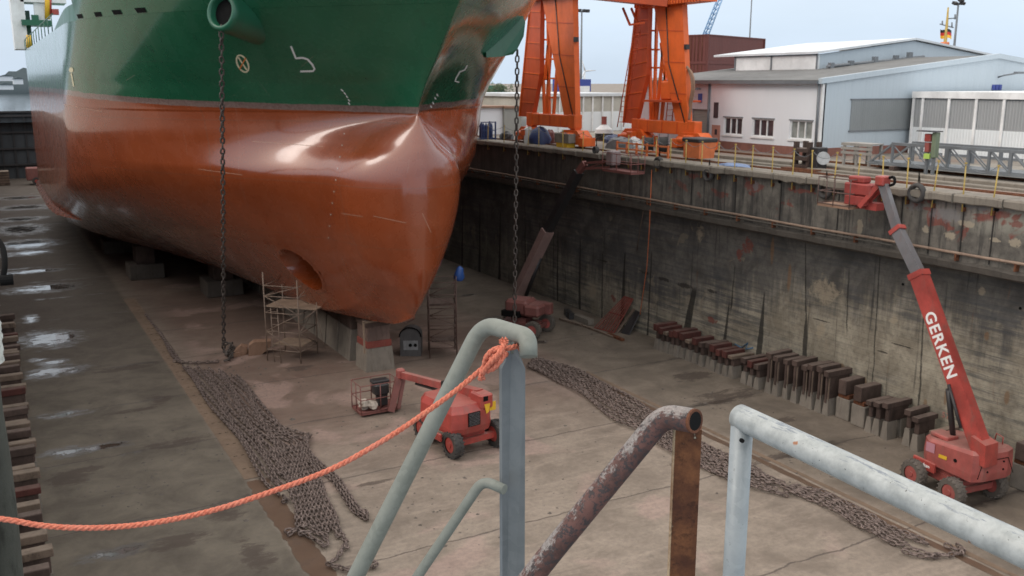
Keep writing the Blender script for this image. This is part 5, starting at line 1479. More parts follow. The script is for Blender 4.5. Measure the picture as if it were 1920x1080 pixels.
mb.build("bearer", M['timber'], tg)
# hydrant / alarm column
hc_ = onz(1778, 330, 0); hc_ = Vector((32.2, hc_.y + .2, 0))
al = thing("alarm_column", hc_, "red and green alarm column with a flat rain hood on the quay", "column")
mb = MB(); mb.bx(hc_.x - .05, hc_.x + .05, hc_.y - .2, hc_.y - .1, 0, 1.5); mb.bx(hc_.x - .05, hc_.x + .05, hc_.y + .1, hc_.y + .2, 0, 1.2); mb.build("post", M['steel'], al)
MB().bx(hc_.x - .12, hc_.x + .12, hc_.y - .26, hc_.y - .06, .75, 1.72, .02).build("green_box", M['moss'], al)
MB().bx(hc_.x - .15, hc_.x + .1, hc_.y - .02, hc_.y + .26, 1.35, 1.66, .03).build("red_box", M['liftred'], al)
MB().bx(hc_.x - .1, hc_.x + .08, hc_.y + .05, hc_.y + .25, .95, 1.32, .02).build("meter_box", M['liftdust'], al)
MB().bx(hc_.x - .25, hc_.x + .2, hc_.y - .3, hc_.y + .55, 1.74, 1.78).build("hood", M['boomblack'], al)
MB().bx(hc_.x - .16, hc_.x - .06, hc_.y - .05, hc_.y + .2, .7, .9).build("yellow_tag", M['hiviz'], al)
# mooring winch on timber
wc = Vector((30.7, 28.6, 0)); wi = thing("mooring_winch", wc, "brown timber framed mooring winch with a round white drum plate on the quay", "winch")
mb = MB()
for z in (.1, .45, .8): mb.bx(wc.x - .5, wc.x + .3, wc.y - .1, wc.y + .75, z - .08, z + .08)
for y in (-.05, .7): mb.bx(wc.x - .45, wc.x - .25, wc.y + y - .08, wc.y + y + .08, 0, 1.15); mb.bx(wc.x + .1, wc.x + .28, wc.y + y - .08, wc.y + y + .08, 0, 1.15)
mb.build("timber_frame", M['timber'], wi)
MB().bx(wc.x - .4, wc.x + .2, wc.y - .55, wc.y - .12, 0, .95, .03).build("gear_case", M['boomblack'], wi)
MB().disc((wc.x - .2, wc.y - .68, .52), (.75, 1, 0), .27, .12, 22).build("drum_plate", M['greypatch'] if False else paint("dull_white_disc", (0.42, 0.43, 0.43), (0.15, 0.13, 0.12), .6, 6), wi)
MB().bx(wc.x - .9, wc.x + .7, wc.y - .9, wc.y + 1.0, .0, .06).build("base_plate", M['rust'], wi)
# grey bench frame / pallets near the gable
pl = onz(1615, 310, 0); ps = thing("timber_rack", pl, "weathered grey timber rack against the pale blue gable", "rack")
mb = MB()
for y in (-.7, 0, .7): mb.bx(pl.x - .4, pl.x - .3, pl.y + y - .05, pl.y + y + .05, 0, .95); mb.bx(pl.x + .3, pl.x + .4, pl.y + y - .05, pl.y + y + .05, 0, .95)
for z in (.55, .75, .92): mb.bx(pl.x - .42, pl.x - .38, pl.y - .85, pl.y + .85, z - .06, z + .06)
mb.bx(pl.x - .4, pl.x + .4, pl.y - .8, pl.y + .8, .93, .99); mb.build("frame", paint("weathered_grey_board", (0.30, 0.28, 0.255), (0.12, 0.1, 0.09), .5, 4), ps)
# orange bin
bc_ = Vector((29.7, 34.85, 0)); bn = thing("waste_bin", bc_, "salmon orange waste bin with black lid on the quay right of the crane", "bin")
mb = MB(); mb.prism([(bc_.x - .45, bc_.y - .55, .1), (bc_.x + .45, bc_.y - .55, .1), (bc_.x + .52, bc_.y - .62, .85), (bc_.x - .52, bc_.y - .62, .85)], (0, 1.15, 0)); mb.build("body", M['orangebin'], bn)
MB().bx(bc_.x - .58, bc_.x + .58, bc_.y - .68, bc_.y + .62, .85, 1.05, .08).build("lid", M['boomblack'], bn)
mb = MB()
for y in (-.45, .4): mb.disc((bc_.x - .4, bc_.y + y, .08), (1, 0, 0), .08, .06, 10)
mb.build("caster", M['rubber'], bn)
# cable reels under the right frame
for (x, y, r, lab) in ((1216, 286, .46, "dark cable reel under the right crane frame, the farther one"), (1243, 292, .55, "dark cable reel beside the right orange bogie, the bigger one")):
    c = onz(x, y, 0); c.z = r; t = thing("cable_reel", c, lab, "cable reel")
    ax = Vector((.8, -.6, 0))
    mb = MB()
    for s in (-.22, .22):
        n = 24; vs, fs = [], []
        mb.disc(c + ax * s, ax, r, .05, 24)
    mb.build("flange", M['boomblack'], t)
    MB().disc(c, ax, r * .72, .40, 20).build("cable_coil", M['rubber'], t)
    MB().disc(c - ax * 0, ax, r * .3, .5, 14).build("hub", M['steel'], t)
# blue wrapped machine, concrete ballast block, tank, tarpaulins
c = onz(1012, 270, 0); t = thing("wrapped_machine", c, "machine under a dark blue tarpaulin below the left crane sill", "machine")
mb = MB(); rs = random.Random(8); vs, fs = [], []; n = 14
for j, (h, r_) in enumerate(((0, .62), (.3, .66), (.6, .55), (.85, .42), (1.0, .2), (1.05, .02))):
    for k in range(n): a = 2 * math.pi * k / n; q = r_ * (1 + rs.uniform(-.12, .12)); vs.append(c + Vector((q * math.cos(a), q * 1.2 * math.sin(a), h + rs.uniform(-.03, .03))))
for j in range(5):
    for k in range(n): fs.append((j * n + k, j * n + (k + 1) % n, (j + 1) * n + (k + 1) % n, (j + 1) * n + k))
mb.add(vs, fs, True); mb.build("tarpaulin", M['bluedark'], t)
mb = MB(); mb.disc(c + Vector((-.3, .8, .75)), (0, 0, 1), .26, .5, 12, [(-.75, .3), (.1, .3), (.25, .16)]); mb.build("white_bottle", M['deckwhite'], t)
c = Vector((28.75, 45.2, 0)); t = thing("ballast_block", c, "grey concrete ballast block with a yellow foot on the dock edge by the crane", "block")
MB().bx(c.x - .3, c.x + .3, c.y - .75, c.y + .75, .28, .8, .02).build("block", M['conc'], t); MB().bx(c.x - .28, c.x + .28, c.y - .55, c.y + .55, .02, .28).build("foot", M['label_yellow'], t)
c = onz(1132, 263, 0); t = thing("silo_tank", c, "small white cone topped tank standing behind the crane frames", "tank")
MB().disc(c, (0, 0, 1), .6, 1, 18, [(0, .55), (.45, .55)]).build("base", M['boomblack'], t); MB().disc(c, (0, 0, 1), .6, 1, 18, [(.45, .6), (.7, .55), (.95, .22), (1.0, .2)]).build("cone", M['deckwhite'], t); MB().disc(c, (0, 0, 1), .2, 1, 12, [(1.0, .17), (1.5, .17)]).build("chimney", M['liftdust'], t)
for i, (x, y, wx, wy, h, mm, lab) in enumerate([(1163, 279, .5, 1.1, .62, 'steel', "grey tarpaulined heap on the quay between the crane frames"), (1378, 312, .5, .9, .12, 'tarp', "crumpled blue tarpaulin on the coping below the hall windows"), (1190, 276, .4, .6, .55, 'deckwhite', "white sheeted bundle beside the right crane frame"), (950, 262, .4, .6, .5, 'boomblack', "black covered heap on the edge left of the crane"), (1030, 268, .4, .5, .75, 'liftdark', "rust red machine cover below the left crane sill"), (1150, 268, .5, .7, .5, 'bluedark', "low dark blue heap on the quay behind the boom arm")]):
    c = onz(x, y, 0); c.x = max(c.x, 28.35); rs = random.Random(30 + i); n = 12; vs, fs = [], []
    prof = ((0, 1), (.45, 1.02), (.8, .8), (1.0, .35), (1.04, .02))
    for (hh, rr) in prof:
        for k in range(n): a = 2 * math.pi * k / n; q = rr * (1 + rs.uniform(-.16, .16)); vs.append(c + Vector((q * wx * math.cos(a), q * wy * math.sin(a), h * hh * (1 + rs.uniform(-.1, .1)))))
    for j in range(len(prof) - 1):
        for k in range(n): fs.append((j * n + k, j * n + (k + 1) % n, (j + 1) * n + (k + 1) % n, (j + 1) * n + k))
    mb = MB(); mb.add(vs, fs); tag(mb.build("covered_heap" if i != 1 else "tarpaulin", M[mm]), lab, "heap" if i != 1 else "tarpaulin")
# railings and boards along the crane's foot
mb = MB(); y0, y1 = 36.2, 40.5
for z in (.25, .55): mb.bx(28.9, 28.95, y0, y1, z - .04, z + .04)
for y in np.arange(y0, y1 + .1, .85): mb.bx(28.88, 28.97, y - .04, y + .04, 0, .62)
tag(mb.build("low_barrier", M['orangebin']), "low orange barrier boards at the foot of the right crane frame", "barrier")
# ================================================================ OBJECTS ON THE DOCK FLOOR
# --- chains
def link_verts(L, Wd, r, n=12, m=5):
    """oval link lying in the local xy plane, long axis x"""
    hs = (L - Wd) / 2; R0 = Wd / 2 - r; pts = []
    for i in range(n):
        a = 2 * math.pi * i / n
        pts.append((math.cos(a) * R0 + (hs if math.cos(a) > 1e-6 else -hs if math.cos(a) < -1e-6 else 0), math.sin(a) * R0))
    v = []
    for i in range(n):
        p = np.array(pts[i]); t = np.array(pts[(i + 1) % n]) - np.array(pts[i - 1]); t /= np.linalg.norm(t); nn = np.array([t[1], -t[0]])
        for k in range(m):
            b = 2 * math.pi * k / m; v.append((p[0] + nn[0] * r * math.cos(b), p[1] + nn[1] * r * math.cos(b), r * math.sin(b)))
    f = [(i * m + k, ((i + 1) % n) * m + k, ((i + 1) % n) * m + (k + 1) % m, i * m + (k + 1) % m) for i in range(n) for k in range(m)]
    return np.array(v), f
def resample(pts, pitch):
    out = [Vector(pts[0])]; acc = 0.0
    for a, b in zip(pts, pts[1:]):
        a, b = Vector(a), Vector(b); d = (b - a).length
        if d < 1e-6: continue
        s = pitch - acc
        while s <= d:
            out.append(a.lerp(b, s / d)); s += pitch
        acc = d - (s - pitch)
    return out
class Chain:
    def __init__(self, L=.30, Wd=.19, r=.034, n=12, m=5):
        self.L, self.p = L, L - 2 * r - .006; self.base, self.bf = link_verts(L, Wd, r, n, m); self.V, self.F = [], []; self.r = r; self.Wd = Wd
    def run(self, pts, seed=0, tilt=None, jit=.06, ref_=None):
        rs = random.Random(seed); q = resample(pts, self.p)
        for i in range(len(q) - 1):
            c = (q[i] + q[i + 1]) / 2; t = (q[i + 1] - q[i]).normalized()
            t = (t + Vector((rs.uniform(-jit, jit), rs.uniform(-jit, jit), rs.uniform(-jit, jit) * .3))).normalized()
            ref = ref_ if ref_ is not None else Vector((0, 0, 1)) if abs(t.z) < .8 else Vector((1, .3, 0))
            s = t.cross(ref).normalized(); u = s.cross(t)
            a = (0 if i % 2 else math.pi / 2) + (tilt if tilt is not None else .12) + rs.uniform(-.25, .25)
            s2 = s * math.cos(a) + u * math.sin(a); u2 = t.cross(s2)
            Mx = np.array([[t.x, s2.x, u2.x], [t.y, s2.y, u2.y], [t.z, s2.z, u2.z]])
            o = len(self.V); self.V += [tuple(x) for x in (self.base @ Mx.T + np.array(c))]
            self.F += [tuple(k + o for k in f) for f in self.bf]
    def build(self, name, mat, parent=None):
        mb = MB(); mb.add(self.V, self.F, True); return mb.build(name, mat, parent)
def fl(x, y, h=.09): p = onz(x, y); p.z = FL + h; return p
def between(A, B, t, n=26):
    """point rows: lerp between two pixel polylines of equal length"""
    a = curve([fl(*p) for p in A], 6); b = curve([fl(*p) for p in B], 6)
    return [p.lerp(q, t) for p, q in zip(a, b)]
ch = Chain(.27, .17, .031)
# upper bundle
UA = [(336, 683), (374, 733), (411, 784), (457, 839), (499, 909), (524, 938)]
UB = [(436, 703), (476, 740), (504, 782), (533, 806), (566, 818), (582, 822)]
for k in range(13):
    t = k / 12; r = between(UA, UB, t); rs = random.Random(k)
    off = rs.uniform(0, .6)
    for j, p in enumerate(r): p.z += .05 * (0.5 + .5 * math.sin(j * .7 + k)); p.x += .05 * math.sin(j * .5 + k * 1.7)
    a = int(rs.uniform(0, 2)); b = len(r) - int(rs.uniform(0, 3)) if k > 5 else len(r) - int(rs.uniform(0, 2))
    if 5 < k < 10: b = len(r) - 7 + k % 3
    ch.run(r[a:b], k)
LA = [(505, 846), (520, 872), (534, 897), (546, 925), (554, 960), (562, 1000)]
LB = [(560, 836), (583, 872), (602, 912), (620, 955), (634, 990), (652, 1022)]
for k in range(9):
    t = k / 8; r = between(LA, LB, t); rs = random.Random(40 + k)
    for j, p in enumerate(r): p.z += .05 * (0.5 + .5 * math.sin(j * .8 + k)); p.x += .04 * math.sin(j * .6 + k)
    ch.run(r[:len(r) - int(rs.uniform(0, 4))], 50 + k)
for k, off in enumerate((0, 5, 10)):
    P_ = [(582 - off * .4, 822), (566 + off, 838), (572 + off, 858), (598 + off, 884), (624 + off, 906), (644 + off, 935), (662 + off, 962), (690 - off * .2, 980 - off * .4)]
    ch.run(curve([fl(*p, .09 + .05 * k) for p in P_], 6), 80 + k)
for k, P_ in enumerate(([(652, 1022), (640, 1040), (630, 1056), (612, 1064)], [(644, 1010), (650, 1032), (656, 1040)], [(655, 1076), (690, 1062), (714, 1058)], [(534, 1003), (556, 1000), (585, 1015), (612, 1031)], [(540, 1010), (570, 992), (600, 1004), (622, 1018)], [(560, 1008), (590, 1004), (616, 1024), (600, 1034)],
                         [(612, 1064), (640, 1072), (662, 1078)], [(460, 838), (478, 828), (500, 822), (530, 830)], [(510, 812), (540, 822), (575, 826), (585, 818)], [(530, 936), (540, 944), (528, 948)], [(405, 735), (415, 748), (408, 752)], [(690, 980), (682, 962), (690, 970)], [(675, 1064), (700, 1070), (712, 1062)])):
    ch.run(curve([fl(*p, .12) for p in P_], 6), 90 + k, None, .15)
# thin end leading up the drain towards the ship, and the tail to the hanging anchor chain
ch.run(curve([fl(*p) for p in ((340, 684), (322, 668), (304, 632), (285, 608), (272, 590))], 6), 120, None, .12)
ch.run(curve([fl(*p) for p in ((338, 680), (318, 652), (300, 628), (290, 614))], 6), 121, None, .12)
ch.run(curve([fl(*p) for p in ((325, 680), (360, 683), (395, 682), (412, 680))], 6), 122)
cr_ = ch.build("chain_heap", M['chain']); tag(cr_, "long heap of rusty anchor chain laid in rows beside the left floor drain", "chain")
# right-hand heap
ch = Chain(.27, .17, .031)
RA = [(988, 690), (1035, 712), (1090, 742), (1150, 788), (1215, 818), (1250, 845), (1360, 900), (1480, 935)]
RB = [(1002, 674), (1060, 690), (1120, 716), (1180, 750), (1245, 790), (1290, 820), (1390, 872), (1500, 922)]
for k in range(9):
    t = k / 8; r = between(RA, RB, t)
    for j, p in enumerate(r): p.z += .05 * (0.5 + .5 * math.sin(j * .7 + k)); p.x += .04 * math.sin(j * .6 + k * 2)
    ch.run(r[:len(r) - (k * 3) % 5], 130 + k)
RC = [(1470, 925), (1540, 950), (1600, 985), (1660, 1018), (1720, 1040)]; RD = [(1490, 915), (1560, 935), (1630, 972), (1700, 1008), (1770, 1028)]
for k in range(5):
    r = between(RC, RD, k / 4)
    for j, p in enumerate(r): p.z += .06 * (0.5 + .5 * math.sin(j * .9 + k))
    ch.run(r[:len(r) - k * 2 % 5], 150 + k, None, .1)
for k, P_ in enumerate(([(1720, 1040), (1760, 1048), (1800, 1044), (1805, 1036), (1782, 1022)], [(1770, 1028), (1790, 1036), (1806, 1046)], [(1690, 1040), (1730, 1050), (1770, 1050)])):
    ch.run(curve([fl(*p, .12) for p in P_], 6), 160 + k, None, .15)
tag(ch.build("chain_heap", M['chain']), "band of rusty anchor chain laid beside the right floor gutter behind the handrails", "chain")
# hanging chains
cs = Chain(.34, .215, .038, 14, 6)
foot = fl(420, 664, .25)
cs.run([HAWSE_S, HAWSE_S.lerp(foot, .5) + Vector((.02, 0, -.06)), foot], 5, 0.12, .02, Vector((_sp, _cp, 0)))
cs.run(curve([foot, fl(426, 672, .2), fl(432, 664, .25), fl(440, 662, .3), fl(432, 676, .12), fl(415, 682, .1)], 5), 6)
cs.run(curve([fl(418, 660, .4), fl(436, 660, .45), fl(428, 672, .3)], 4), 7, None, .2)
tag(cs.build("anchor_chain", M['chaindark']), "starboard anchor chain hanging from the green hawse bolster down to the dock floor", "chain")
cp = Chain(.36, .225, .040, 12, 5)
f2 = onz(966, 640); f2 = Vector((HAWSE_P.x - .1, HAWSE_P.y + .1, FL + .05))
cp.run([HAWSE_P, f2], 8, .12, .02, Vector((_sp, _cp, 0)))
tag(cp.build("anchor_chain", M['chaindark']), "port anchor chain hanging in front of the right dock wall from the far green bolster", "chain")
# --- anchor lying at the chain's foot
an = onz(468, 668); t = thing("anchor", an, "brown ship's anchor with broad flukes lying at the foot of the starboard chain", "anchor")
def fprism(px, h0, h1, name, mat, par):
    a = [fl(x, y, h0) for x, y in px]; m = MB(); n = len(a)
    b = [Vector((p.x, p.y, FL + h1)) for p in a]
    m.add(a + b, [tuple(range(n)), tuple(reversed(range(n, 2 * n)))] + [(i, n + i, n + (i + 1) % n, (i + 1) % n) for i in range(n)])
    return m.build(name, mat, par)
def wedge(pts, th_, name, mat, par):
    """plate through 3D points with thickness along -view-ish horizontal"""
    m = MB(); m.prism(pts, Vector((.25, .95, 0)).normalized() * th_); return m.build(name, mat, par)
Yan = an.y
def an_(x, y, dy=0): return ony(x, y, Yan + dy)
wedge([an_(478, 674), an_(466, 672), an_(466, 649), an_(476, 642), an_(508, 640), an_(507, 652)], .55, "fluke", M['tan'], t)
wedge([an_(440, 672, .3), an_(438, 660, .3), an_(452, 649, .3), an_(464, 651, .3), an_(464, 661, .3)], .5, "fluke", M['tan'], t)
mb = MB(); mb.beam(an_(432, 668, .2), an_(500, 656, .9), .28, .28); mb.build("shank", M['tan'], t)
mb = MB(); mb.disc(an_(432, 666, .2), (1, .4, 0), .2, .1, 14); mb.build("shackle", M['chaindark'], t)

# --- bilge blocks in a row along the right wall
def block_proto(name, kind, label):
    t = thing(name, (0, 0, 0), label, "block", "bilge blocks stored along the right dock wall")
    if kind in ('low', 'lowred', 'lowtan', 'tall', 'near'):
        h0 = {'low': .48, 'lowred': .46, 'lowtan': .46, 'tall': .62, 'near': .58}[kind]
        hp_ = {'low': .36, 'lowred': .36, 'lowtan': .30, 'tall': .82, 'near': .45}[kind]
        hc2 = {'low': .20, 'lowred': .28, 'lowtan': .12, 'tall': .20, 'near': .17}[kind]
        mb = MB(); a, b = .17, .10
        for x0, x1 in ((-.58, -.10), (.14, .58)):
            mb.prism([(x0, -a, 0), (x0, a, 0), (x0 + .02, b, h0), (x0 + .02, -b, h0)], (x1 - x0, 0, 0))
        mb.build("concrete_foot", M['conc'], t, True)
        mb = MB(); mb.box((0, 0, h0 + hp_ / 2), (1.0, .20, hp_), None, .02)
        if kind == 'tall': mb.box((-.57, 0, h0 + hp_ / 2 - .05), (.06, .10, hp_ + .2))
        mb.build("timber_web", M['timber'] if kind != 'tall' else M['timber'], t, True)
        if kind == 'tall': MB().box((-.535, -.09, h0 + hp_ / 2 - .02), (.05, .05, hp_ + .1)).build("batten", M['timbertan'], t, True)
        mb = MB(); mb.box((-.02, 0, h0 + hp_ + hc2 / 2), (1.26, .27, hc2), None, .008)
        mb.build("timber_cap", M['timberred'] if kind == 'lowred' else M['timbertan'] if kind == 'lowtan' else M['timber'], t, True)
    else:
        MB().box((0, 0, .38), (.9, .62, .76), None, .03).build("concrete_foot", M['conc'], t, True)
        mb = MB(); mb.box((0, 0, .84), (.85, .5, .16), None, .02); mb.build("steel_wedge", M['rust'], t, True)
        MB().box((.05, 0, 1.18), (1.2, .36, .52), None, .02).build("timber_cap", M['timber'], t, True)
    return t
prot = {}
seq = []
# measured along the row from the near end: (pixel x,y of the front foot, kind)
row = [(1748, 852, 'lowtan'), (1713, 844, 'near'), (1692, 838, 'near'), (1658, 824, 'near'), (1640, 818, 'near'), (1626, 815, 'near'), (1600, 805, 'big'), (1568, 792, 'big'), (1545, 783, 'tall'), (1530, 778, 'tall'), (1514, 772, 'tall'), (1500, 768, 'tall'), (1484, 762, 'tall'), (1468, 755, 'tall'), (1452, 748, 'tall'), (1438, 742, 'tall'),
       (1418, 733, 'low'), (1405, 729, 'lowred'), (1393, 724, 'low'), (1368, 714, 'lowtan'), (1357, 710, 'lowred'), (1346, 706, 'lowred'), (1334, 702, 'lowred'), (1323, 698, 'low'), (1311, 693, 'low'), (1299, 689, 'lowred'), (1287, 685, 'lowtan'), (1274, 680, 'lowred'), (1265, 676, 'lowred'), (1256, 673, 'lowred'), (1247, 669, 'lowtan'), (1238, 666, 'lowred'), (1230, 662, 'lowred')]
kl = {'low': "with brown timber cap", 'lowred': "with red stained cap", 'lowtan': "with pale timber cap", 'tall': "tall with pale batten", 'near': "with thin brown cap", 'big': "on a bulky cube foot"}
cnt = {}
for i, (x, y, k) in enumerate(row):
    c = onz(x, y); c.x = 28.52 + random.uniform(-.05, .05)
    y_ = onz(x, y).y
    d = ray(x, y); yy = d[1] / d[0] * 27.95
    loc = Vector((c.x, yy, FL)); n = cnt.get(k, 0); cnt[k] = n + 1
    lab = "bilge block %s, %s such from the right boom lift" % (kl[k], ORD[n])
    if k not in prot: prot[k] = block_proto("bilge_block", k, lab); o = prot[k]; o.location = loc
    else: o = dup(prot[k], loc, lab)
    o.rotation_euler = (0, 0, random.uniform(-.06, .06)); o.scale = (random.uniform(.86, 1.06), random.uniform(.9, 1.12), random.uniform(1.04, 1.20)); o.location.x += random.uniform(-.06, .08)
# a few darker blocks behind the right boom lift
for i, (x, y) in enumerate(((1905, 905), (1935, 915))):
    d = ray(x, y); o = dup(prot['big'], (28.5, d[1] / d[0] * 27.95, FL), "bulky bilge block %s the right boom lift by the wall" % ("just behind", "beyond")[i])
# --- left row
lp = {}
yy = 13.2; i = 0; rs = random.Random(21)
kinds = ['dark', 'tan', 'tan', 'dark', 'tan', 'red', 'tan', 'tan', 'dark', 'tan']
while yy < 58:
    k = kinds[i % len(kinds)]; w = rs.uniform(.26, .36)
    lab = "block with %s cap, %s from the near end of the left row" % ({'dark': "dark brown", 'tan': "pale tan topped", 'red': "reddish"}[k], ORD[i].replace("nearest", "first") if i < len(ORD) else "last")
    if k not in lp:
        t = thing("keel_block", (0, 0, 0), lab, "block", "keel blocks stored along the left dock wall")
        mb = MB(); mb.prism([(-.6, -.22, 0), (-.6, .22, 0), (-.6, .15, .6), (-.6, -.15, .6)], (1.2, 0, 0)); mb.build("concrete_foot", M['conc'], t, True)
        MB().box((0, 0, .85), (1.15, .24, .5), None, .02).build("timber_web", M['timber'], t, True)
        MB().box((0, 0, 1.22), (1.32, .34, .24), None, .02).build("timber_cap", {'dark': M['timber'], 'tan': M['timbertan'], 'red': M['timberred']}[k], t, True)
        lp[k] = t; o = t; o.location = (-.30, yy, FL)
    else: o = dup(lp[k], (-.30 + rs.uniform(-.08, .08), yy, FL), lab)
    o.rotation_euler = (0, 0, rs.uniform(-.05, .05)); o.scale = (1, 1, rs.uniform(.85, 1.1))
    yy += rs.choice([.62, .72, .8, .95, 1.25]) * 1.18; i += 1
    if i >= 39: break

# --- blocks carrying the ship
kb = thing("bow_keel_block", (14.77, 39.3, FL), "tall concrete keel block with red painted top under the ship's bow", "block")
mb = MB(); mb.prism([(14.05, 38.75, FL), (15.45, 38.75, FL), (15.35, 38.75, FL + 1.1), (14.12, 38.75, FL + 1.1)], (0, 1.4, 0)); mb.build("concrete_base", M['conc'], kb)
MB().bx(14.14, 15.34, 38.77, 40.1, FL + 1.102, FL + 1.42, .02).build("red_course", M['concred'], kb)
MB().bx(14.18, 15.28, 38.8, 40.1, FL + 1.42, FL + 2.1, .02).build("upper_course", paint("dark_capped_course", (0.13, 0.085, 0.07), (0.06, 0.04, 0.035), .6, 3, .85, .3), kb)
MB().bx(14.1, 15.3, 38.8, 40.1, FL + 2.1, FL + 2.42, .02).build("timber_cap", M['timber'], kb)
mb = MB(); mb.box((13.98, 38.68, FL + 1.7), (.07, .06, 1.5)); mb.box((14.35, 38.68, FL + 2.38), (.8, .06, .07)); mb.build("yellow_plank", M['board'], kb)
kl_ = thing("keel_block_line", (14.8, 60, FL), "long line of keel blocks running back under the ship behind the bow block", "block")
proto = thing("keel_block", (0, 0, 0), "x", "block", "keel blocks carrying the ship")
mb = MB(); mb.prism([(-.75, -.85, 0), (.75, -.85, 0), (.6, -.85, 1.5), (-.6, -.85, 1.5)], (0, 1.7, 0)); mb.build("concrete_base", M['conc'], proto, True)
MB().box((0, 0, 1.98), (1.2, 1.6, .94), None, .03).build("timber_cap", M['timber'], proto, True)
bpy.data.objects.remove(kl_)
for i in range(14):
    o = proto if i == 0 else dup(proto, (0, 0, 0)); o.location = (14.75, 41.7 + i * 1.85, FL); o["label"] = "keel block under the ship's centre line, %s behind the red topped bow block" % ORD[i].replace("nearest", "first")
sb = thing("side_block", (0, 0, 0), "x", "block", "side blocks under the ship")
MB().box((0, 0, .5), (2.2, 2.2, 1.0), None, .04).build("concrete_base", M['concdark'], sb, True); MB().box((0, 0, 1.62), (1.2, 1.6, 1.22), None, .04).build("timber_cap", M['timber'], sb, True)
for i, (x, y, lab) in enumerate(((8.6, 66.6, "side block in shadow under the ship's starboard bilge, the farther one"), (12.0, 58.8, "side block in shadow under the starboard bow, the nearer one"), (18.6, 58.5, "side block under the port side of the hull"), (8.2, 78, "side block far back in the dark under the starboard bilge"))):
    o = sb if i == 0 else dup(sb, (0, 0, 0)); o.location = (x, y, FL); o["label"] = lab

# --- scaffolds
def scaffold(P0, ux, uy, W_, D_, levels, top, mat, name, label, boards, seed, lean=0.0):
    t = thing(name, P0, label, "scaffold")
    ux, uy = Vector(ux).normalized(), Vector(uy).normalized(); Z = Vector((0, 0, 1))
    c = lambda a, b, h: Vector(P0) + ux * a + uy * b + Z * h
    hs = [top, top * .93, top * .88, top * .84]
    for (a, b), h in zip(((0, 0), (W_, 0), (W_, D_), (0, D_)), hs):
        MB().tube([c(a, b, 0), c(a, b, h)], .03, 6).build("standard", mat, t)
    mb = MB()
    for h in levels:
        for (a, b), (a2, b2) in (((0, 0), (W_, 0)), ((W_, 0), (W_, D_)), ((W_, D_), (0, D_)), ((0, D_), (0, 0))): MB().tube([c(a, b, h), c(a2, b2, h)], .024, 5).build("ledger", mat, t)
    mb = MB()
    for i, (h0, h1) in enumerate(zip(levels, levels[1:])):
        mb.tube([c(0 if i % 2 else W_, 0, h0), c(W_ if i % 2 else 0, 0, h1)], .02, 5); mb.tube([c(W_, 0 if i % 2 else D_, h0), c(W_, D_ if i % 2 else 0, h1)], .02, 5)
    mb.build("brace", mat, t)
    for (a0, a1, b0, b1, h) in boards:
        m = MB(); n = 4
        for k in range(n):
            q0, q1 = lerp(a0, a1, k / n) + .01, lerp(a0, a1, (k + 1) / n) - .01
            m.prism([c(q0, b0, h), c(q1, b0, h), c(q1, b1, h), c(q0, b1, h)], (0, 0, .05))
        m.build("board_platform", M['board'] if mat != M['scaffolddark'] else M['timber'], t)
    return t
s0 = fl(502, 676, 0); s1 = fl(570, 682, 0); s2 = fl(572, 650, 0)
ux = (s1 - s0).normalized(); uy = Vector((-ux.y, ux.x, 0))
t = scaffold(s0, ux, uy, 1.75, 1.7, [.55, 1.45, 2.35, 3.15, 3.65], 4.3, M['scaffold'], "scaffold_tower", "pale tube scaffold tower with board platform under the bow thruster tunnel", [(.0, 2.65, .05, 1.6, 2.62), (.2, 1.7, .3, 1.5, .72)], 1)
mb = MB(); ca = lambda a, b, h: s0 + ux * a + uy * b + Vector((0, 0, h))
mb.tube([ca(2.65, .1, 2.1), ca(2.65, .1, 3.0)], .022, 5); mb.tube([ca(1.75, .1, 2.0), ca(2.6, .1, 2.6)], .022, 5); mb.tube([ca(2.65, .1, 2.3), ca(2.95, .05, 1.0)], .012, 4); mb.build("outrigger", M['scaffold'], t)
mb = MB(); mb.tube([ca(.45, -.15, 0), ca(.25, .1, 2.6)], .022, 5); mb.tube([ca(.85, -.25, 0), ca(.6, .1, 2.6)], .022, 5)
for k in range(8): h = .3 * (k + 1); mb.tube([ca(lerp(.45, .25, h / 2.6), lerp(-.15, .1, h / 2.6), h), ca(lerp(.85, .6, h / 2.6), lerp(-.25, .1, h / 2.6), h)], .016, 4)
mb.build("ladder", M['scaffold'], t)
q0 = fl(806, 672, 0); q1 = fl(862, 670, 0); vx = (q1 - q0).normalized(); vy = Vector((-vx.y, vx.x, 0))
t2 = scaffold(q0, vx, vy, 1.3, 1.4, [.5, 1.05, 1.6, 2.1, 2.6, 3.1, 3.7], 4.3, M['scaffolddark'], "scaffold_tower", "dark rusty scaffold tower standing just right of the bulbous bow", [(0, 1.2, .1, 1.3, 2.6), (.1, 1.2, .2, 1.2, .75)], 2)
# blue jacket on the dark scaffold
bj = q0 + vx * 1.5 + vy * .3 + Vector((0, 0, 4.05)); t = thing("blue_sack", bj, "blue sack hung on top of the dark scaffold beside the bow", "sack")
mb = MB(); vs, fs = [], []; rs = random.Random(2); n = 10
for j, (h, r_) in enumerate(((-.35, .14), (-.2, .26), (.05, .24), (.25, .17), (.36, .05))):
    for k in range(n): a = 2 * math.pi * k / n; q = r_ * (1 + rs.uniform(-.2, .2)); vs.append(bj + Vector((q * math.cos(a), q * math.sin(a) * .8, h)))
for j in range(4):
    for k in range(n): fs.append((j * n + k, j * n + (k + 1) % n, (j + 1) * n + (k + 1) % n, (j + 1) * n + k))
mb.add(vs, fs, True); mb.build("cloth", M['blue'], t)
MB().tube([bj + Vector((-.1, .1, .3)), q0 + vx * 1.3 + Vector((0, 0, 3.7))], .015, 4).build("strap", M['bluedark'], t)
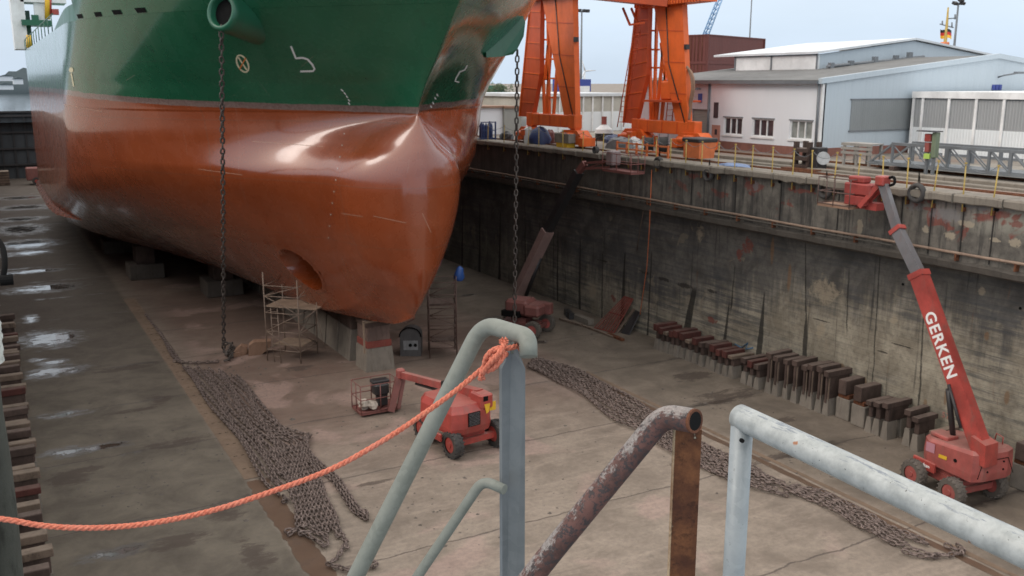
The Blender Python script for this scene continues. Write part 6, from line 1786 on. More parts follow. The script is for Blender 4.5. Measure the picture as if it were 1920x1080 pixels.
# --- round topped heater / compressor by the bow block
mc = fl(770, 668, 0); t = thing("site_heater", mc, "grey round topped machine with two dials between bow block and dark scaffold", "machine")
wx = Vector((_R[0], _R[1], 0)); wy = Vector((_sp, _cp, 0))
prof = [(-.5, 0), (.5, 0), (.5, .95)] + [(.5 * math.cos(a), .95 + .42 * math.sin(a)) for a in np.linspace(.2, math.pi - .2, 8)] + [(-.5, .95)]
mb = MB(); mb.prism([mc + wx * a + Vector((0, 0, b)) for a, b in prof], wy * .9); mb.build("housing", paint("grey_housing", (0.085, 0.08, 0.08), (0.05, 0.045, 0.04), .5, 4, .6), t)
mb = MB(); mb.prism([mc - wy * .012 + wx * a + Vector((0, 0, b)) for a, b in ((-.34, .32), (.36, .32), (.36, .78), (-.34, .78))], wy * .01); mb.build("front_plate", paint("pale_front_plate", (0.24, 0.24, 0.245), (0.1, 0.09, 0.085), .6, 6), t)
for a in (.0, .24):
    MB().disc(mc - wy * .03 + wx * a + Vector((0, 0, .56)), wy, .085, .03, 16).build("dial", M['black'], t)
mb = MB(); mb.tube([mc + wx * (.52 * math.cos(a)) - wy * .02 + Vector((0, 0, .97 + .46 * math.sin(a))) for a in np.linspace(0, math.pi, 12)], .035, 6); mb.build("hood_rim", M['black'], t)

# --- boom lifts
def wheel(c, axis, r, w, par, dusty, cat=None):
    a = Vector(axis).normalized()
    mb = MB()
    n = 30; u = Vector((0, 0, 1)); v = a.cross(u); vs, fs = [], []
    prof = [(-w / 2, r * .58), (-w / 2, r * .86), (-w * .36, r * .97), (w * .36, r * .97), (w / 2, r * .86), (w / 2, r * .58)]
    for (o, rr) in prof:
        for k in range(n): an_2 = 2 * math.pi * k / n; vs.append(c + a * o + (u * math.cos(an_2) + v * math.sin(an_2)) * rr)
    for i in range(len(prof) - 1):
        for k in range(n): fs.append((i * n + k, i * n + (k + 1) % n, (i + 1) * n + (k + 1) % n, (i + 1) * n + k))
    mb.add(vs, fs)
    for k in range(18):
        an_2 = 2 * math.pi * k / 18
        for s in (-1, 1):
            dirv = u * math.cos(an_2 + s * .09) + v * math.sin(an_2 + s * .09); tang = -u * math.sin(an_2) + v * math.cos(an_2)
            mb.beam(c + a * (s * w * .05) + dirv * r * .985, c + a * (s * w * .5) + (u * math.cos(an_2 - s * .0 + .16) + v * math.sin(an_2 + .16)) * r * .93, r * .10, r * .10, dirv)
    ty = mb.build("tyre", M['rubberdusty'] if dusty else M['rubber'], par)
    mb = MB(); mb.disc(c, a, r * .58, w * .6, 20, [(-w * .42, r * .5), (-w * .40, r * .58), (w * .40, r * .58), (w * .42, r * .5)])
    mb.disc(c, a, r * .2, w * 1.05, 12)
    mb.build("rim", M['liftred'] if not dusty else M['liftdust'], ty)
def boom_lift(label, A, f, wb_, tw, wr, mats, body, dusty=False):
    """A = ground point under the near left wheel, f = heading to the far axle"""
    f = Vector((f[0], f[1], 0)).normalized(); r = Vector((f.y, -f.x, 0)); A = Vector(A); A.z = FL
    c = A + f * (wb_ / 2) + r * (tw / 2)
    t = thing("boom_lift", c, label, "boom lift")
    pt = lambda a, b, h: c + f * a + r * b + Vector((0, 0, h))
    Mx = Matrix((r, f, Vector((0, 0, 1)))).transposed()
    for a in (-wb_ / 2, wb_ / 2):
        for b in (-tw / 2, tw / 2):
            wheel(pt(a, b, wr), r, wr, wr * .72, t, dusty)
    mb = MB(); mb.box(pt(0, 0, wr * 1.15), (tw * .52, wb_ * .95, wr * .7), Mx, .03)
    for a in (-wb_ / 2, wb_ / 2): mb.box(pt(a, 0, wr), (tw * .9, wr * .42, wr * .42), Mx)
    mb.box(pt(0, 0, wr * 1.7), (tw * .5, tw * .5, wr * .5), Mx)
    mb.build("chassis", mats['body'] if dusty else mats['body'], t)
    body(t, pt, Mx)
    return t, pt, Mx
def tel_boom(t, segs):
    """segs: (p0, p1, w, h, mat, collar)"""
    o = None
    for k, (p0, p1, w, h, mat, collar) in enumerate(segs):
        p0, p1 = Vector(p0), Vector(p1)
        mb = MB(); mb.beam(p0, p1, w, h)
        if collar:
            d = (p1 - p0).normalized(); mb.beam(p1 - d * .12, p1 + d * .06, w * 1.22, h * 1.22)
        o = mb.build("boom_section", mat, t)
# right lift with the lettered boom
def body1(t, pt, Mx):
    mb = MB()
    # turntable: tapered hood, rounded counterweight towards the camera
    o_pt = pt; pt = lambda a, b, h: o_pt(a, b + .16, (h - .8) * 1.15 + .93)
    prof = [(-1.25, -.86), (-1.38, -.5), (-1.38, .5), (-1.25, .86), (.5, .86), (.88, .6), (.88, -.6), (.5, -.86)]
    lo = [pt(a * .98, b * .98, .80) for a, b in prof]; hi = [pt(a, b, 1.02) for a, b in prof]; tp = [pt(a * .98, b * .97, 1.55 if a < 0 else 1.42) for a, b in prof]; tt = [pt(a * .9, b * .86, 1.63 if a < 0 else 1.5) for a, b in prof]
    n = 8; vs = lo + hi + tp + tt; fs = [tuple(reversed(range(8))), tuple(range(24, 32))]
    for k in range(3):
        for i in range(n): fs.append((k * n + i, k * n + (i + 1) % n, (k + 1) * n + (i + 1) % n, (k + 1) * n + i))
    mb.add(vs, fs); bd = mb.build("turntable_hood", M['liftdust'], t)
    mb = MB(); mb.box(pt(.35, -.35, 1.58), (.5, .7, .14), Mx, .03); mb.build("hood_lid", M['liftdust'], bd)
    mb = MB()
    for a, b in (((-.62, 1.33), (-.3, 1.42)), ((-.3, 1.42), (.45, 1.42)), ((.45, 1.42), (.72, .95)), ((-.62, 1.33), (-.75, .95))):
        mb.tube([pt(-1.40, a[0], a[1] - .02), pt(-1.40, b[0], b[1] - .02)], .012, 4)
    for (b, h) in ((-.35, 1.3), (.3, 1.3), (-.35, 1.08), (.3, 1.08)): mb.disc(pt(-1.39, b, h), (pt(1, 0, 0) - pt(0, 0, 0)), .03, .03, 8)
    mb.build("panel_line", M['black'], bd)
    mb = MB(); mb.prism([pt(a, -.868, h) for a, h in ((-.30, 1.12), (.02, 1.10), (.02, 1.2), (-.30, 1.22))], (pt(0, -.006, 0) - pt(0, 0, 0))); mb.build("yellow_sticker", M['label_yellow'], bd)
    mb = MB(); mb.prism([pt(a, -.868, h) for a, h in ((.2, 1.15), (.55, 1.13), (.55, 1.4), (.2, 1.42))], (pt(0, -.006, 0) - pt(0, 0, 0))); mb.build("faded_sticker", flat("faded_pink_sticker", (.46, .22, .26)), bd)
    mb = MB(); mb.disc(pt(-.62, -.868, 1.22), (pt(0, 1, 0) - pt(0, 0, 0)), .06, .02, 12); mb.build("filler_cap", M['black'], bd)
    mb = MB(); mb.box(pt(.55, -.87, .72), (.1, .9, .32), Mx, .02); mb.build("step_box", M['liftred'], t)
    c_ = pt(.55, -.925, .72); text_mesh("Gerken", .16, M['label_white'], "lettering", t, c_, (pt(-1, 0, 0) - pt(0, 0, 0)), (0, 0, 1), .004)
    mb = MB(); mb.tube([pt(-1.0, .62, 1.6), pt(-1.0, .62, 1.82), pt(-.75, .62, 1.86), pt(-.7, .62, 1.62)], .02, 5); mb.build("grab_rail", M['liftred'], bd)
lift1, pt1, Mx1 = boom_lift("red boom lift at the right, raised boom with white lettering", onz(1782, 948), (.13, .99), 1.55, 1.75, .46, dict(body=M['liftdust']), body1, True)
piv = onx(1843, 848, 25.75); mid = onx(1722, 512, 26.25); tel = onx(1682, 430, 26.5); tip = onx(1655, 342, 26.7)
bd_ = (mid - piv).normalized()
mb = MB(); mb.beam(piv, mid, .38, .50, (0, -1, 0.3)); mb.beam(mid - bd_ * .15, mid + bd_ * .04, .43, .57, (0, -1, .3)); boom1 = mb.build("boom_section", M['liftred'], lift1)
MB().beam(mid, tel, .27, .36, (0, -1, .3)).build("boom_section", M['boomgrey'], lift1)
mb = MB(); td = (tel - mid).normalized(); mb.beam(tel - td * .1, tel + td * .05, .34, .46, (0, -1, .3)); mb.build("boom_collar", M['liftred'], lift1)
MB().beam(tel, tip, .20, .28, (0, -1, .3)).build("boom_section", M['boomgrey'], lift1)
mb = MB(); p_ = pt1(-.2, .25, 1.5); mb.prism([piv + Vector((-.3, .2, -.25)), piv + Vector((-.3, -.3, -.35)), piv + Vector((-.3, -.25, .35)), piv + Vector((-.3, .25, .5))], (.62, 0, 0)); mb.build("boom_pedestal", M['liftred'], lift1)
mb = MB(); mb.tube([pt1(.15, .05, 1.5), piv.lerp(mid, .33) + Vector((-.25, .25, 0))], .09, 8); mb.tube([piv.lerp(mid, .12) + Vector((-.28, .28, 0)), piv.lerp(mid, .36) + Vector((-.22, .2, 0))], .05, 8); mb.build("lift_cylinder", M['boomblack'], lift1)
# lettering lies on the boom's left flank
sd = bd_.cross(Vector((0, -1, .3)) - bd_ * bd_.dot(Vector((0, -1, .3)))).normalized()
if sd.x > 0: sd = -sd
upv = (bd_.cross(sd)).normalized()
if upv.y > 0: upv = -upv
ctr = piv.lerp(mid, .585) + sd * .197 + upv * .0
text_mesh("GERKEN", .545, M['label_white'], "lettering", boom1, ctr, -bd_, upv, .012, .004)
# basket and jib of the right lift
mb = MB(); jb0 = tip + Vector((0, 0, .02)); jb1 = onx(1612, 388, 26.6)
mb.beam(jb0 + Vector((0, 0, .05)), jb1, .12, .16); mb.beam(jb0 + Vector((.25, 0, -.1)), jb1 + Vector((.25, .1, -.05)), .10, .12); mb.build("jib_arm", M['liftred'], lift1)
mb = MB(); mb.box(tip + Vector((0, 0, .06)), (.42, .36, .34), None, .04); mb.build("jib_head", M['liftred'], lift1)
B0 = onx(1590, 385, 26.7); B1 = onx(1545, 382, 26.7)
def basket(t, x0, x1, y0, y1, z0, H, mat, floor, name="basket"):
    mb = MB(); e = .02
    for z in (z0 + H, z0 + H * .5, z0 + .06):
        mb.tube([(x0, y0, z), (x1, y0, z), (x1, y1, z), (x0, y1, z), (x0, y0, z)], e, 6)
    for x in (x0, x1):
        for y in (y0, (y0 + y1) / 2, y1): mb.tube([(x, y, z0), (x, y, z0 + H)], e, 6)
    for y in (y0, y1): mb.tube([((x0 + x1) / 2, y, z0), ((x0 + x1) / 2, y, z0 + H)], e, 6)
    o = mb.build(name, mat, t)
    MB().bx(x0, x1, y0, y1, z0 - .05, z0 + .04).build("basket_floor", floor, o)
    return o
bo = basket(lift1, 26.35, 27.2, B0.y - .35, B1.y, B0.z - .05, 1.0, M['scaffolddark'], M['tan'])
mb = MB(); mb.box((26.85, B0.y - .42, B0.z + .62), (.55, 1.15, .42), None, .05); mb.box((26.85, B0.y - .3, B0.z + .95), (.4, .7, .22), None, .04); mb.box((26.8, B0.y - .35, B0.z + .22), (.45, .9, .34), None, .03); mb.box((26.75, B0.y - .4, B0.z + .5), (.08, .08, 1.1)); mb.box((27.0, B0.y - .9, B0.z + .05), (.4, .5, .25)); mb.build("control_box", paint("dark_red_head", (0.30, 0.045, 0.036), (0.10, 0.05, 0.045), .6, 4, .6), lift1)
MB().tube(curve([tip + Vector((.1, -.1, .15)), tip + Vector((.1, -.35, .2)), tip + Vector((.1, -.4, 0)), tip + Vector((.1, -.2, -.1))], 5), .05, 6).build("hose_bundle", M['black'], lift1)

# middle lift, boom folded down in front of the bow block
def body2(t, pt, Mx):
    o_pt = pt; pt = lambda a, b, h: o_pt(a, b - .33, h)
    mb = MB()
    prof = [(-1.15, -.75), (-1.3, -.35), (-1.3, .75), (-1.1, .95), (.8, .9), (1.2, .6), (1.2, -.6), (.8, -.85)]
    lo = [pt(a * .96, b * .97, .86) for a, b in prof]; m1 = [pt(a, b, 1.08) for a, b in prof]; hi = [pt(a * .98, b * .97, 1.62) for a, b in prof]; tt = [pt(a * .84, b * .82, 1.86) for a, b in prof]
    n = 8; vs = lo + m1 + hi + tt; fs = [tuple(reversed(range(8))), tuple(range(24, 32))]
    for k in range(3):
        for i in range(n): fs.append((k * n + i, k * n + (i + 1) % n, (k + 1) * n + (i + 1) % n, (k + 1) * n + i))
    mb.add(vs, fs); bd = mb.build("turntable_hood", M['liftred'], t)
    mb = MB(); mb.box(pt(-1.31, .10, 1.38), (.50, .03, .5), Mx); g = mb.build("radiator_grille", M['black'], bd)
    mb = MB()
    for k in range(9): mb.box(pt(-1.332, .10, 1.17 + k * .052), (.44, .012, .012), Mx)
    mb.build("grille_slat", M['boomgrey'], g)
    mb = MB(); mb.prism([pt(-1.305, b, h) for b, h in ((.53, 1.82), (.78, 1.82), (.72, 1.52), (.62, 1.46))], pt(-.01, 0, 0) - pt(0, 0, 0)); mb.build("yellow_sticker", M['label_yellow'], bd)
    mb = MB(); mb.box(pt(-1.12, 1.0, 1.62), (.3, .02, .32), Mx); mb.build("yellow_sticker", M['label_yellow'], bd)
    mb = MB(); mb.box(pt(-.95, .66, 1.9), (.55, .7, .55), Mx, .06); mb.build("boom_pedestal", M['liftred'], bd)
    mb = MB(); mb.box(pt(-1.28, .60, 2.02), (.22, .05, .2), Mx, .02); mb.build("beacon_box", M['black'], bd)
    mb = MB(); mb.box(pt(-.2, -.9, .7), (.1, 1.0, .28), Mx, .02); mb.build("step_box", M['liftred'], t)
lift2, pt2, Mx2 = boom_lift("bright red boom lift with folded boom and low basket before the bow", onz(850, 858), (-.12, .99), 2.0, 1.85, .50, dict(body=M['liftred']), body2)
e0_ = pt2(-.85, .33, 2.02); e1_ = ony(752, 702, 33.3); m1_ = e0_.lerp(e1_, .36); m2_ = e0_.lerp(e1_, .42)
mb = MB(); mb.beam(e0_, m1_, .30, .40); mb.build("boom_section", M['liftred'], lift2)
MB().beam(m1_, e1_, .2, .26).build("boom_section", M['liftdust'], lift2)
mb = MB(); mb.beam(m1_ - Vector((0, 0, .02)), m2_, .34, .44); mb.beam(m2_ + Vector((0, 0, -.25)), e1_.lerp(m2_, .35) + Vector((0, 0, -.22)), .08, .08); mb.build("boom_collar", M['boomblack'], lift2)
MB().box(e1_ + Vector((-.02, 0, .04)), (.32, .3, .42), None, .06).build("jib_head", M['liftdust'], lift2)
a0 = onz(733, 772, FL + .15)
mb = MB(); mb.beam(e1_ + Vector((-.10, 0, -.1)), a0, .14, .26, (1, 0, .3)); mb.build("jib_arm", M['liftdark'], lift2)
mb = MB(); mb.beam(e1_ + Vector((.18, .1, -.1)), a0 + Vector((.36, .1, .05)), .10, .14, (1, 0, .3)); mb.build("jib_arm", M['liftdark'], lift2)
b0 = onz(668, 776); b1 = onz(752, 770)
bk = basket(lift2, b0.x, b1.x - .05, 33.25, 34.3, FL + .14, 1.15, M['liftdark'], M['liftdark'])
mb = MB(); cx_ = ony(715, 740, 33.6); mb.box((cx_.x, 33.7, FL + .95), (.62, .5, .5), None, .08); mb.box((cx_.x, 33.75, FL + 1.25), (.7, .45, .14), None, .04); mb.box((cx_.x + .05, 33.7, FL + .5), (.4, .4, .5), None, .05); mb.build("control_box", M['boomblack'], bk)
# rags lying in its basket
rg = ony(690, 765, 33.6); t = thing("rag_bundle", (rg.x, 33.55, FL + .2), "pale crumpled rags and sacks lying in the low red work basket", "rags")
mb = MB(); rs = random.Random(14)
for k in range(5):
    c = Vector((rg.x + rs.uniform(-.28, .25), 33.55 + rs.uniform(-.15, .15), FL + .32 + rs.uniform(0, .25))); vs, fs = [], []; n = 9
    for j, (h, r_) in enumerate(((-.16, .05), (-.1, .17), (.03, .2), (.13, .12), (.18, .02))):
        for q in range(n): a = 2 * math.pi * q / n; rr = r_ * (1 + rs.uniform(-.35, .35)); vs.append(c + Vector((rr * math.cos(a), rr * math.sin(a), h)))
    for j in range(4):
        for q in range(n): fs.append((j * n + q, j * n + (q + 1) % n, (j + 1) * n + (q + 1) % n, (j + 1) * n + q))
    mb.add(vs, fs)
mb.build("cloth", M['sack'], t)
# far lift under the port chain
def body3(t, pt, Mx):
    mb = MB(); mb.box(pt(-.1, -.05, 1.45), (1.3, 1.3, .8), Mx, .14); mb.box(pt(.85, .0, 1.38), (1.45, .9, .62), Mx, .12); mb.build("turntable_hood", M['liftdark'], t)
    mb = MB(); mb.box(pt(-.3, .65, 1.15), (.35, 1.0, .3), Mx); mb.build("engine_bay", M['black'], t)
    mb = MB(); mb.box(pt(1.35, -.3, 1.4), (.4, .5, .6), Mx, .05); mb.build("counterweight", M['liftdark'], t)
lift3, pt3, Mx3 = boom_lift("dull red boom lift by the right wall behind the port chain", onz(985, 612) - Vector((.66, -.34, 0)), (.55, -.83), 2.1, 1.7, .46, dict(body=M['liftdark']), body3, True)
g0 = onx(972, 548, 25.9); g1 = onx(1027, 432, 26.6); g2 = onx(1085, 322, 27.0)
gd = (g1 - g0).normalized()
mb = MB(); mb.beam(g0, g1, .46, .62, (1, 0, 0)); mb.build("boom_section", M['liftdust'] if False else paint("dusty_dark_boom", (0.27, 0.175, 0.155), (0.17, 0.12, 0.11), .6, 2, .6), lift3)
MB().beam(g1 - gd * .1, g2, .36, .46, (1, 0, 0)).build("boom_section", M['boomblack'], lift3)
mb = MB(); mb.tube([g0 + Vector((.35, -.2, -.3)), g0.lerp(g1, .6) + Vector((.25, -.1, -.1))], .12, 8); mb.build("lift_cylinder", M['boomblack'], lift3)
j0 = onx(1097, 306, 27.0); j1 = onx(1140, 302, 27.0); j2 = onx(1142, 314, 27.0); j3 = onx(1098, 316, 27.0)
mb = MB(); mb.beam(g2, j0, .25, .3); mb.beam(j0, j1, .12, .12); mb.beam(j3, j2, .12, .12); mb.beam(j3, j1, .05, .05); mb.build("jib_arm", M['liftdark'], lift3)
k0, k1 = onx(1142, 316, 26.9), onx(1196, 318, 26.9)
bk3 = basket(lift3, 26.5, 27.3, min(k0.y, k1.y), max(k0.y, k1.y), min(k0.z, k1.z) - .05, .85, M['liftdark'], M['liftdark'])
mb = MB(); mb.box((26.9, k0.y - .35, k0.z + .55), (.55, .55, .7), None, .05); mb.build("control_box", paint("faded_control_box", (0.22, 0.17, 0.165), (.1, .08, .08), .5, 4), bk3)

# --- clutter at the wall foot: red grating, planks, drain pieces
g = [onz(1108, 618), onz(1160, 634)]
t = thing("red_grating", (27.9, 39.5, FL), "red barred metal grating leaning against the dock wall", "grating")
mb = MB(); A_, B_ = Vector((27.6, 40.3, FL + .02)), Vector((27.9, 38.9, FL + .02)); C_, D_ = Vector((29.1, 39.7, FL + 1.7)), Vector((29.1, 38.95, FL + 1.7))
for k in range(8): mb.beam(A_.lerp(B_, k / 7), C_.lerp(D_, k / 7), .09 if k % 2 else .05, .03)
for s in (0, .5, 1): mb.beam(A_.lerp(C_, s), B_.lerp(D_, s), .06, .05)
mb.build("grating_bars", M['concred'], t)
t = thing("leaning_plate", (28.3, 38.6, FL), "dark plate and timber board leaning on the wall beside the red grating", "plate")
mb = MB(); mb.prism([(28.2, 38.75, FL), (28.35, 38.2, FL), (29.1, 38.3, FL + 1.1), (29.1, 38.7, FL + 1.15)], (.04, -.02, 0)); mb.build("plate", M['boomblack'], t)
MB().beam((28.1, 38.95, FL), (29.1, 38.8, FL + 1.2), .18, .05).build("board", M['timbertan'], t)
rs = random.Random(77)
for i, (x0, y0, x1, y1, w, h, mm, lab) in enumerate([(1050, 600, 1090, 612, .16, .12, 'timbertan', "pale plank lying at the wall foot behind the dull red boom lift"), (1078, 598, 1108, 610, .35, .3, 'conc', "concrete lump by the wall foot left of the red grating"), (1092, 612, 1150, 634, .12, .1, 'timbertan', "long beam on the floor in front of the red grating"), (1062, 590, 1072, 600, .3, .35, 'boomblack', "black drum shaped scrap at the wall foot"), (1140, 628, 1168, 640, .2, .12, 'rust', "rusty bar lying below the leaning plate")]):
    a, b = onz(x0, y0), onz(x1, y1); a.z = b.z = FL + h / 2 + .01
    m = MB(); m.beam(a, b, w, h); m.beam(a.lerp(b, .2) + Vector((.1, .15, 0)), a.lerp(b, .75) + Vector((-.05, .2, .02)), w * .6, h * .8)
    tag(m.build("scrap_timber" if mm == 'timbertan' else "scrap_piece", M[mm]), lab, "scrap")
# hanging hoses and a thin ladder pipe on the right wall
mb = MB(); mb.tube([onx(1222, 318, 27.9), onx(1218, 420, 27.95), onx(1213, 500, 29.1), onx(1200, 590, 28.9)], .02, 5); tag(mb.build("hanging_hose", M['orangebin']), "thin reddish hose hanging down the dock wall from the edge near the crane", "hose")
mb = MB(); mb.tube([onx(1210, 375, 27.95), onx(1200, 430, 28.6), onx(1194, 470, 29.0)], .02, 5); tag(mb.build("hanging_rope", M['timbertan']), "pale rope hanging below the ledge left of the reddish hose", "rope")
# --- things far down the dock at the left edge
a, b = onz(12, 331), onz(62, 331); t = thing("blue_skip", ((a.x + b.x) / 2, a.y, FL), "blue skip container far down the dock at the left edge", "container")
mb = MB(); zt_ = ony(30, 297, a.y).z; mb.bx(a.x, b.x, a.y, a.y + 3, FL, zt_); mb.build("body", M['blue'], t); MB().bx(a.x - .05, b.x + .05, a.y - .05, a.y + 3.05, zt_, zt_ + .18).build("rim", M['board'], t)
mb = MB()
for k in range(7): x = lerp(a.x, b.x, k / 6); mb.bx(x - .06, x + .06, a.y - .08, a.y, FL, zt_)
mb.build("rib", M['bluedark'], t)
a = onz(66, 347); t = thing("tow_trailer", a, "small dark red trailer with black wheel by the ship's bilge far down the dock", "trailer")
MB().bx(a.x - .9, a.x + 1.0, a.y, a.y + 2, FL + .6, FL + 2.2, .1).build("body", M['liftdark'], t); w_ = MB().disc((a.x + .2, a.y - .1, FL + .5), (0, 1, 0), .5, .3, 18).build("wheel", M['rubber'], t)
MB().disc((a.x + .2, a.y - .27, FL + .5), (0, 1, 0), .22, .06, 12).build("rim", M['liftred'], w_)
a = onz(6, 348); t = thing("timber_crate", a, "brown timber crate at the far left edge of the dock floor", "crate")
MB().bx(a.x - 1.5, a.x + .8, a.y, a.y + 2, FL, FL + 1.8, .05).build("body", M['timbertan'], t)
mb = MB()
for k in range(5): z = FL + .2 + k * .35; mb.bx(a.x - 1.55, a.x + .85, a.y - .04, a.y, z, z + .1)
mb.build("slat", M['timber'], t)
# ================================================================ FOREGROUND: handrails, rope, fender
def pipe(mb, pts, r, n=20, corner=.05, k=7):
    """round pipe through points with filleted corners"""
    pts = [Vector(p) for p in pts]; out = [pts[0]]
    for a, b, c in zip(pts, pts[1:], pts[2:]):
        d0, d1 = (a - b).normalized(), (c - b).normalized(); q = min(corner, (a - b).length * .45, (c - b).length * .45)
        s, e = b + d0 * q, b + d1 * q
        for i in range(k + 1):
            t = i / k; out.append(s * (1 - t) ** 2 + b * (2 * t * (1 - t)) + e * t * t)
    out.append(pts[-1]); mb.tube(out, r, n, True, True); return out
# left stair handrail: grey pipe, flat bar post, lower rail
h0 = at(992, 672, 1.80)
hl = thing("stair_handrail", (h0.x, h0.y, 1.95), "weathered grey pipe handrail with flat galvanised post, an orange rope tied to it", "handrail")
rr = .0174
mb = MB()
top = [at(991, 669, 1.76), at(990, 632, 1.77), at(905, 606, 1.87), at(655, 1105, 1.90), at(560, 1290, 1.9)]
pipe(mb, top, rr * 1.0, 24, .045, 8); mb.build("top_rail", M['galv_old'], hl)
mb = MB(); pw = 1.83
pl_ = [at(958, 655, pw), at(971, 655, pw), at(985, 692, pw), at(985, 1400, pw), at(941, 1400, pw), at(941, 692, pw)]
vd = (Vector(_F) - Vector((0, 0, _F[2]))).normalized()
pl_ = [Vector(p) for p in pl_]
n0 = pl_[3]; # make the bar truly vertical
for i, p in enumerate(pl_):
    base = pl_[2] if i in (1, 2, 3) else pl_[5]
    if i == 3: pl_[3] = Vector((pl_[2].x, pl_[2].y, 1.95))
    if i == 4: pl_[4] = Vector((pl_[5].x, pl_[5].y, 1.95))
off = (Vector((_F[0], _F[1], 0)).normalized() * .9 + Vector((-_R[0], -_R[1], 0)) * .45).normalized() * .012
mb.prism(pl_, off); mb.build("post", M['galv_post'], hl)
mb = MB(); mb.tube([at(962, 662, pw + .006), at(955, 632, pw + .0)], .006, 10); mb.build("weld_pin", M['galv_old'], hl)
mb = MB(); pipe(mb, [at(946, 918, pw + .02), at(905, 900, pw + .05), at(770, 1100, pw + .09), at(650, 1290, pw + .1)], .0105, 16, .03, 6); mb.build("lower_rail", M['galv_old'], hl)
# rusty handrail in the middle
r0_ = at(1296, 790, 1.50)
rh = thing("stair_handrail", (r0_.x, r0_.y, 1.95), "rusty open ended handrail with flaking paint and a rust brown square post", "handrail")
mb = MB(); rw = 1.52
path = [at(1300, 789, rw - .045), at(1244, 779, rw), at(1030, 1040, rw + .06), at(905, 1200, rw + .1)]
out = pipe(mb, path, .0196, 24, .038, 8)
# bore of the open end
mb2 = MB(); mb.build("top_rail", M['flaking'], rh)
d_ = (path[0] - path[1]).normalized()
e_ = path[0]; u_ = d_.orthogonal().normalized(); w_2 = d_.cross(u_)
vs, fs = [], []; n = 24
for (o, r_) in ((.0, .0197), (.004, .0194), (.004, .0152), (-.05, .0152)):
    for k in range(n): a = 2 * math.pi * k / n; vs.append(e_ + d_ * o + (u_ * math.cos(a) + w_2 * math.sin(a)) * r_)
for i in range(3):
    for k in range(n): fs.append((i * n + k, i * n + (k + 1) % n, (i + 1) * n + (k + 1) % n, (i + 1) * n + k))
mb2.add(vs, fs); en = mb2.build("pipe_end", M['rust'], rh)
MB().disc(e_ + d_ * .0035, d_, .0148, .001, 20).build("bore", M['black'], en)
pa = at(1263, 806, rw + .005); pb = at(1316, 806, rw + .005)
mb = MB(); dd = Vector((ray(1264, 900)[0], ray(1264, 900)[1], 0)).normalized() * .040
q = [pa, pb, Vector((pb.x, pb.y, 1.95)), Vector((pa.x, pa.y, 1.95))]
mb.prism(q, dd); mb.build("post", M['rustpost'], rh)
ed = MB(); ed.tube([pa + Vector((.0012, 0, 0)), Vector((pa.x + .0012, pa.y, 1.95))], .0022, 8); ed.build("post_edge", m_rust("chipped_edge", (0.16, 0.09, 0.05), (0.42, 0.33, 0.22), .9), rh)
# right galvanised guard rail
gp0 = at(1386, 784, 1.95)
gh = thing("guard_rail", (gp0.x, gp0.y, 1.95), "worn galvanised guard rail running towards the camera at the lower right", "railing")
P0_ = at(1392, 784, 1.95); P1_ = at(1925, 1034, 1.42); dv = (P1_ - P0_); 
mb = MB(); end = P0_ + dv * 1.5; st_ = P0_ - dv.normalized() * .010
mb.tube([st_ + dv * (k / 40 * 1.5) for k in range(41)], .0268, 28, True, True)
mb.disc(st_, dv, .0268, .02, 24, [(-.012, .012), (-.008, .020), (-.003, .025), (.002, .0266)])
mb.build("top_rail", M['worn'], gh)
c_ = P0_ + Vector((0.0, 0, -.006))
mb = MB(); mb.tube([c_, Vector((c_.x, c_.y, 1.95))], .0232, 28); po = mb.build("post", M['galv_tube'], gh)
hole = at(1391, 826, 1.95 - .027); MB().disc(hole, Vector(_F), .0045, .01, 12).build("bolt_hole", M['black'], po)
e2 = P0_ + dv * 1.45
mb = MB(); mb.tube([e2, Vector((e2.x, e2.y, 1.95))], .0232, 20); mb.build("post", M['galv_tube'], gh)
# stair head landing under the camera, outside the picture
mb = MB(); mb.bx(-.9, 1.6, -1.2, 1.72, 1.87, 1.949); ld = mb.build("stair_landing", M['steel']); tag(ld, kind='structure')
mb = MB()
for x in (-.8, 1.5):
    for y in (-1.1, .2): mb.bx(x - .06, x + .06, y - .06, y + .06, FL, 1.87)
tag(mb.build("landing_column", M['steel']), kind='structure')

# --- orange twisted rope
ro = thing("rope", (0.4, 1.5, 3.0), "orange twisted fibre rope slung across to the grey handrail and knotted there", "rope")
cl = curve([at(-160, 962, 1.62), at(0, 973, 1.64), at(75, 985, 1.65), at(160, 990, 1.66), at(260, 984, 1.67), at(380, 962, 1.68), at(500, 925, 1.69), at(620, 880, 1.70), at(720, 825, 1.72), at(800, 772, 1.74), at(860, 728, 1.755), at(905, 690, 1.77), at(925, 668, 1.78)], 26)
def strands(cl, R_, rs_, pitch, par, name="strand", nst=3):
    pts = resample(cl, .0035); up = Vector((0, 0, 1))
    for s in range(nst):
        path = []
        for i, p in enumerate(pts):
            t = (pts[min(i + 1, len(pts) - 1)] - pts[max(i - 1, 0)]).normalized(); a = t.cross(up).normalized(); b = a.cross(t)
            an = 2 * math.pi * (s / nst + i * .0035 / pitch); path.append(p + (a * math.cos(an) + b * math.sin(an)) * R_)
        MB().tube(path, rs_, 7).build(name, M['rope'], par)
strands(cl, .0025, .0030, .033, ro)
kn = thing("knot", (0, 0, 0), None, None)
for k in list(kn.keys()): del kn[k]
kn.parent = ro; kn.location = Vector((.83, 1.5, 3.08)) - Vector(ro.location)
def loop(pts, n=10): strands(curve(pts, n), .0027, .0032, .030, kn)
loop([at(925, 668, 1.78), at(940, 655, 1.775), at(957, 652, 1.775), at(974, 648, 1.80), at(976, 650, 1.86), at(958, 660, 1.87), at(942, 668, 1.80), at(930, 676, 1.765), at(915, 690, 1.755)])
loop([at(908, 694, 1.765), at(912, 670, 1.745), at(926, 656, 1.735), at(938, 658, 1.74), at(940, 672, 1.745), at(926, 684, 1.745), at(914, 692, 1.75)])
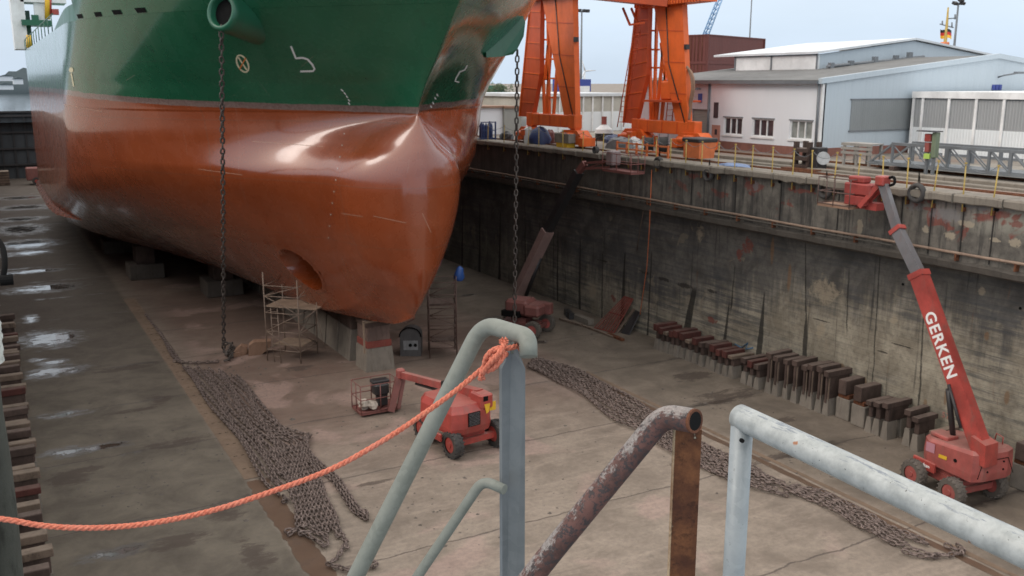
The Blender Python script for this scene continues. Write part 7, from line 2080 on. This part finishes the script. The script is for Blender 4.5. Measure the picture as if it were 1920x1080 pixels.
loop([at(905, 700, 1.752), at(918, 682, 1.735), at(934, 664, 1.728), at(942, 650, 1.74), at(945, 640, 1.75)])
loop([at(912, 696, 1.75), at(926, 690, 1.742), at(938, 676, 1.74), at(944, 664, 1.75), at(936, 652, 1.76), at(924, 662, 1.77)])
loop([at(905, 694, 1.76), at(903, 704, 1.755), at(903, 709, 1.752)], 8)
mb = MB(); rs = random.Random(6)
for (x, y, D_, rad) in ((945, 641, 1.75, .0085), (903, 708, 1.752, .0065)):
    c = at(x, y, D_); mb = MB()
    for k in range(70):
        d = Vector((rs.gauss(0, 1), rs.gauss(0, 1), rs.gauss(0, 1))).normalized(); mb.tube([c + d * rad * .3, c + d * rad * rs.uniform(.8, 1.25)], .0013, 4)
    mb.build("frayed_end", M['rope'], kn)

# --- fender pile at the left edge
c = Vector((-.35, 14.2, FL)); t = thing("fender_pile", c, "mossy dark timber fender pile with a peeling white top at the left edge", "pile")
rs = random.Random(9); mb = MB(); pts = []
def pile(mb, x, y, z0, z1, r, seed, n=14):
    rs = random.Random(seed); m = 26; vs, fs = [], []
    for i in range(m + 1):
        z = lerp(z0, z1, i / m)
        for k in range(n):
            a = 2 * math.pi * k / n; q = r * (1 + .07 * math.sin(3 * a + seed) + rs.uniform(-.05, .05)); vs.append((x + q * math.cos(a) + .01 * math.sin(z * 2), y + q * math.sin(a), z))
    for i in range(m):
        for k in range(n): fs.append((i * n + k, i * n + (k + 1) % n, (i + 1) * n + (k + 1) % n, (i + 1) * n + k))
    fs.append(tuple(m * n + k for k in range(n))); mb.add(vs, fs, True)
pile(mb, -.42, 14.2, FL, -.12, .26, 3); mb.build("timber_pile", M['timberold'], t)
mb = MB(); pile(mb, -.33, 14.05, -.1, .95, .27, 5); mb.build("white_top", M['whitebark'], t)
mb = MB(); mb.tube(curve([at(-14, 440, 15.4), at(4, 462, 15.3), at(9, 495, 15.2), at(5, 524, 15.2)], 8), .045, 8); mb.disc(at(12, 525, 15.2), (1, 0, 0), .09, .2, 12)
tag(mb.build("black_hose", M['black']), "black hose looped over the white topped fender pile at the left edge", "hose")
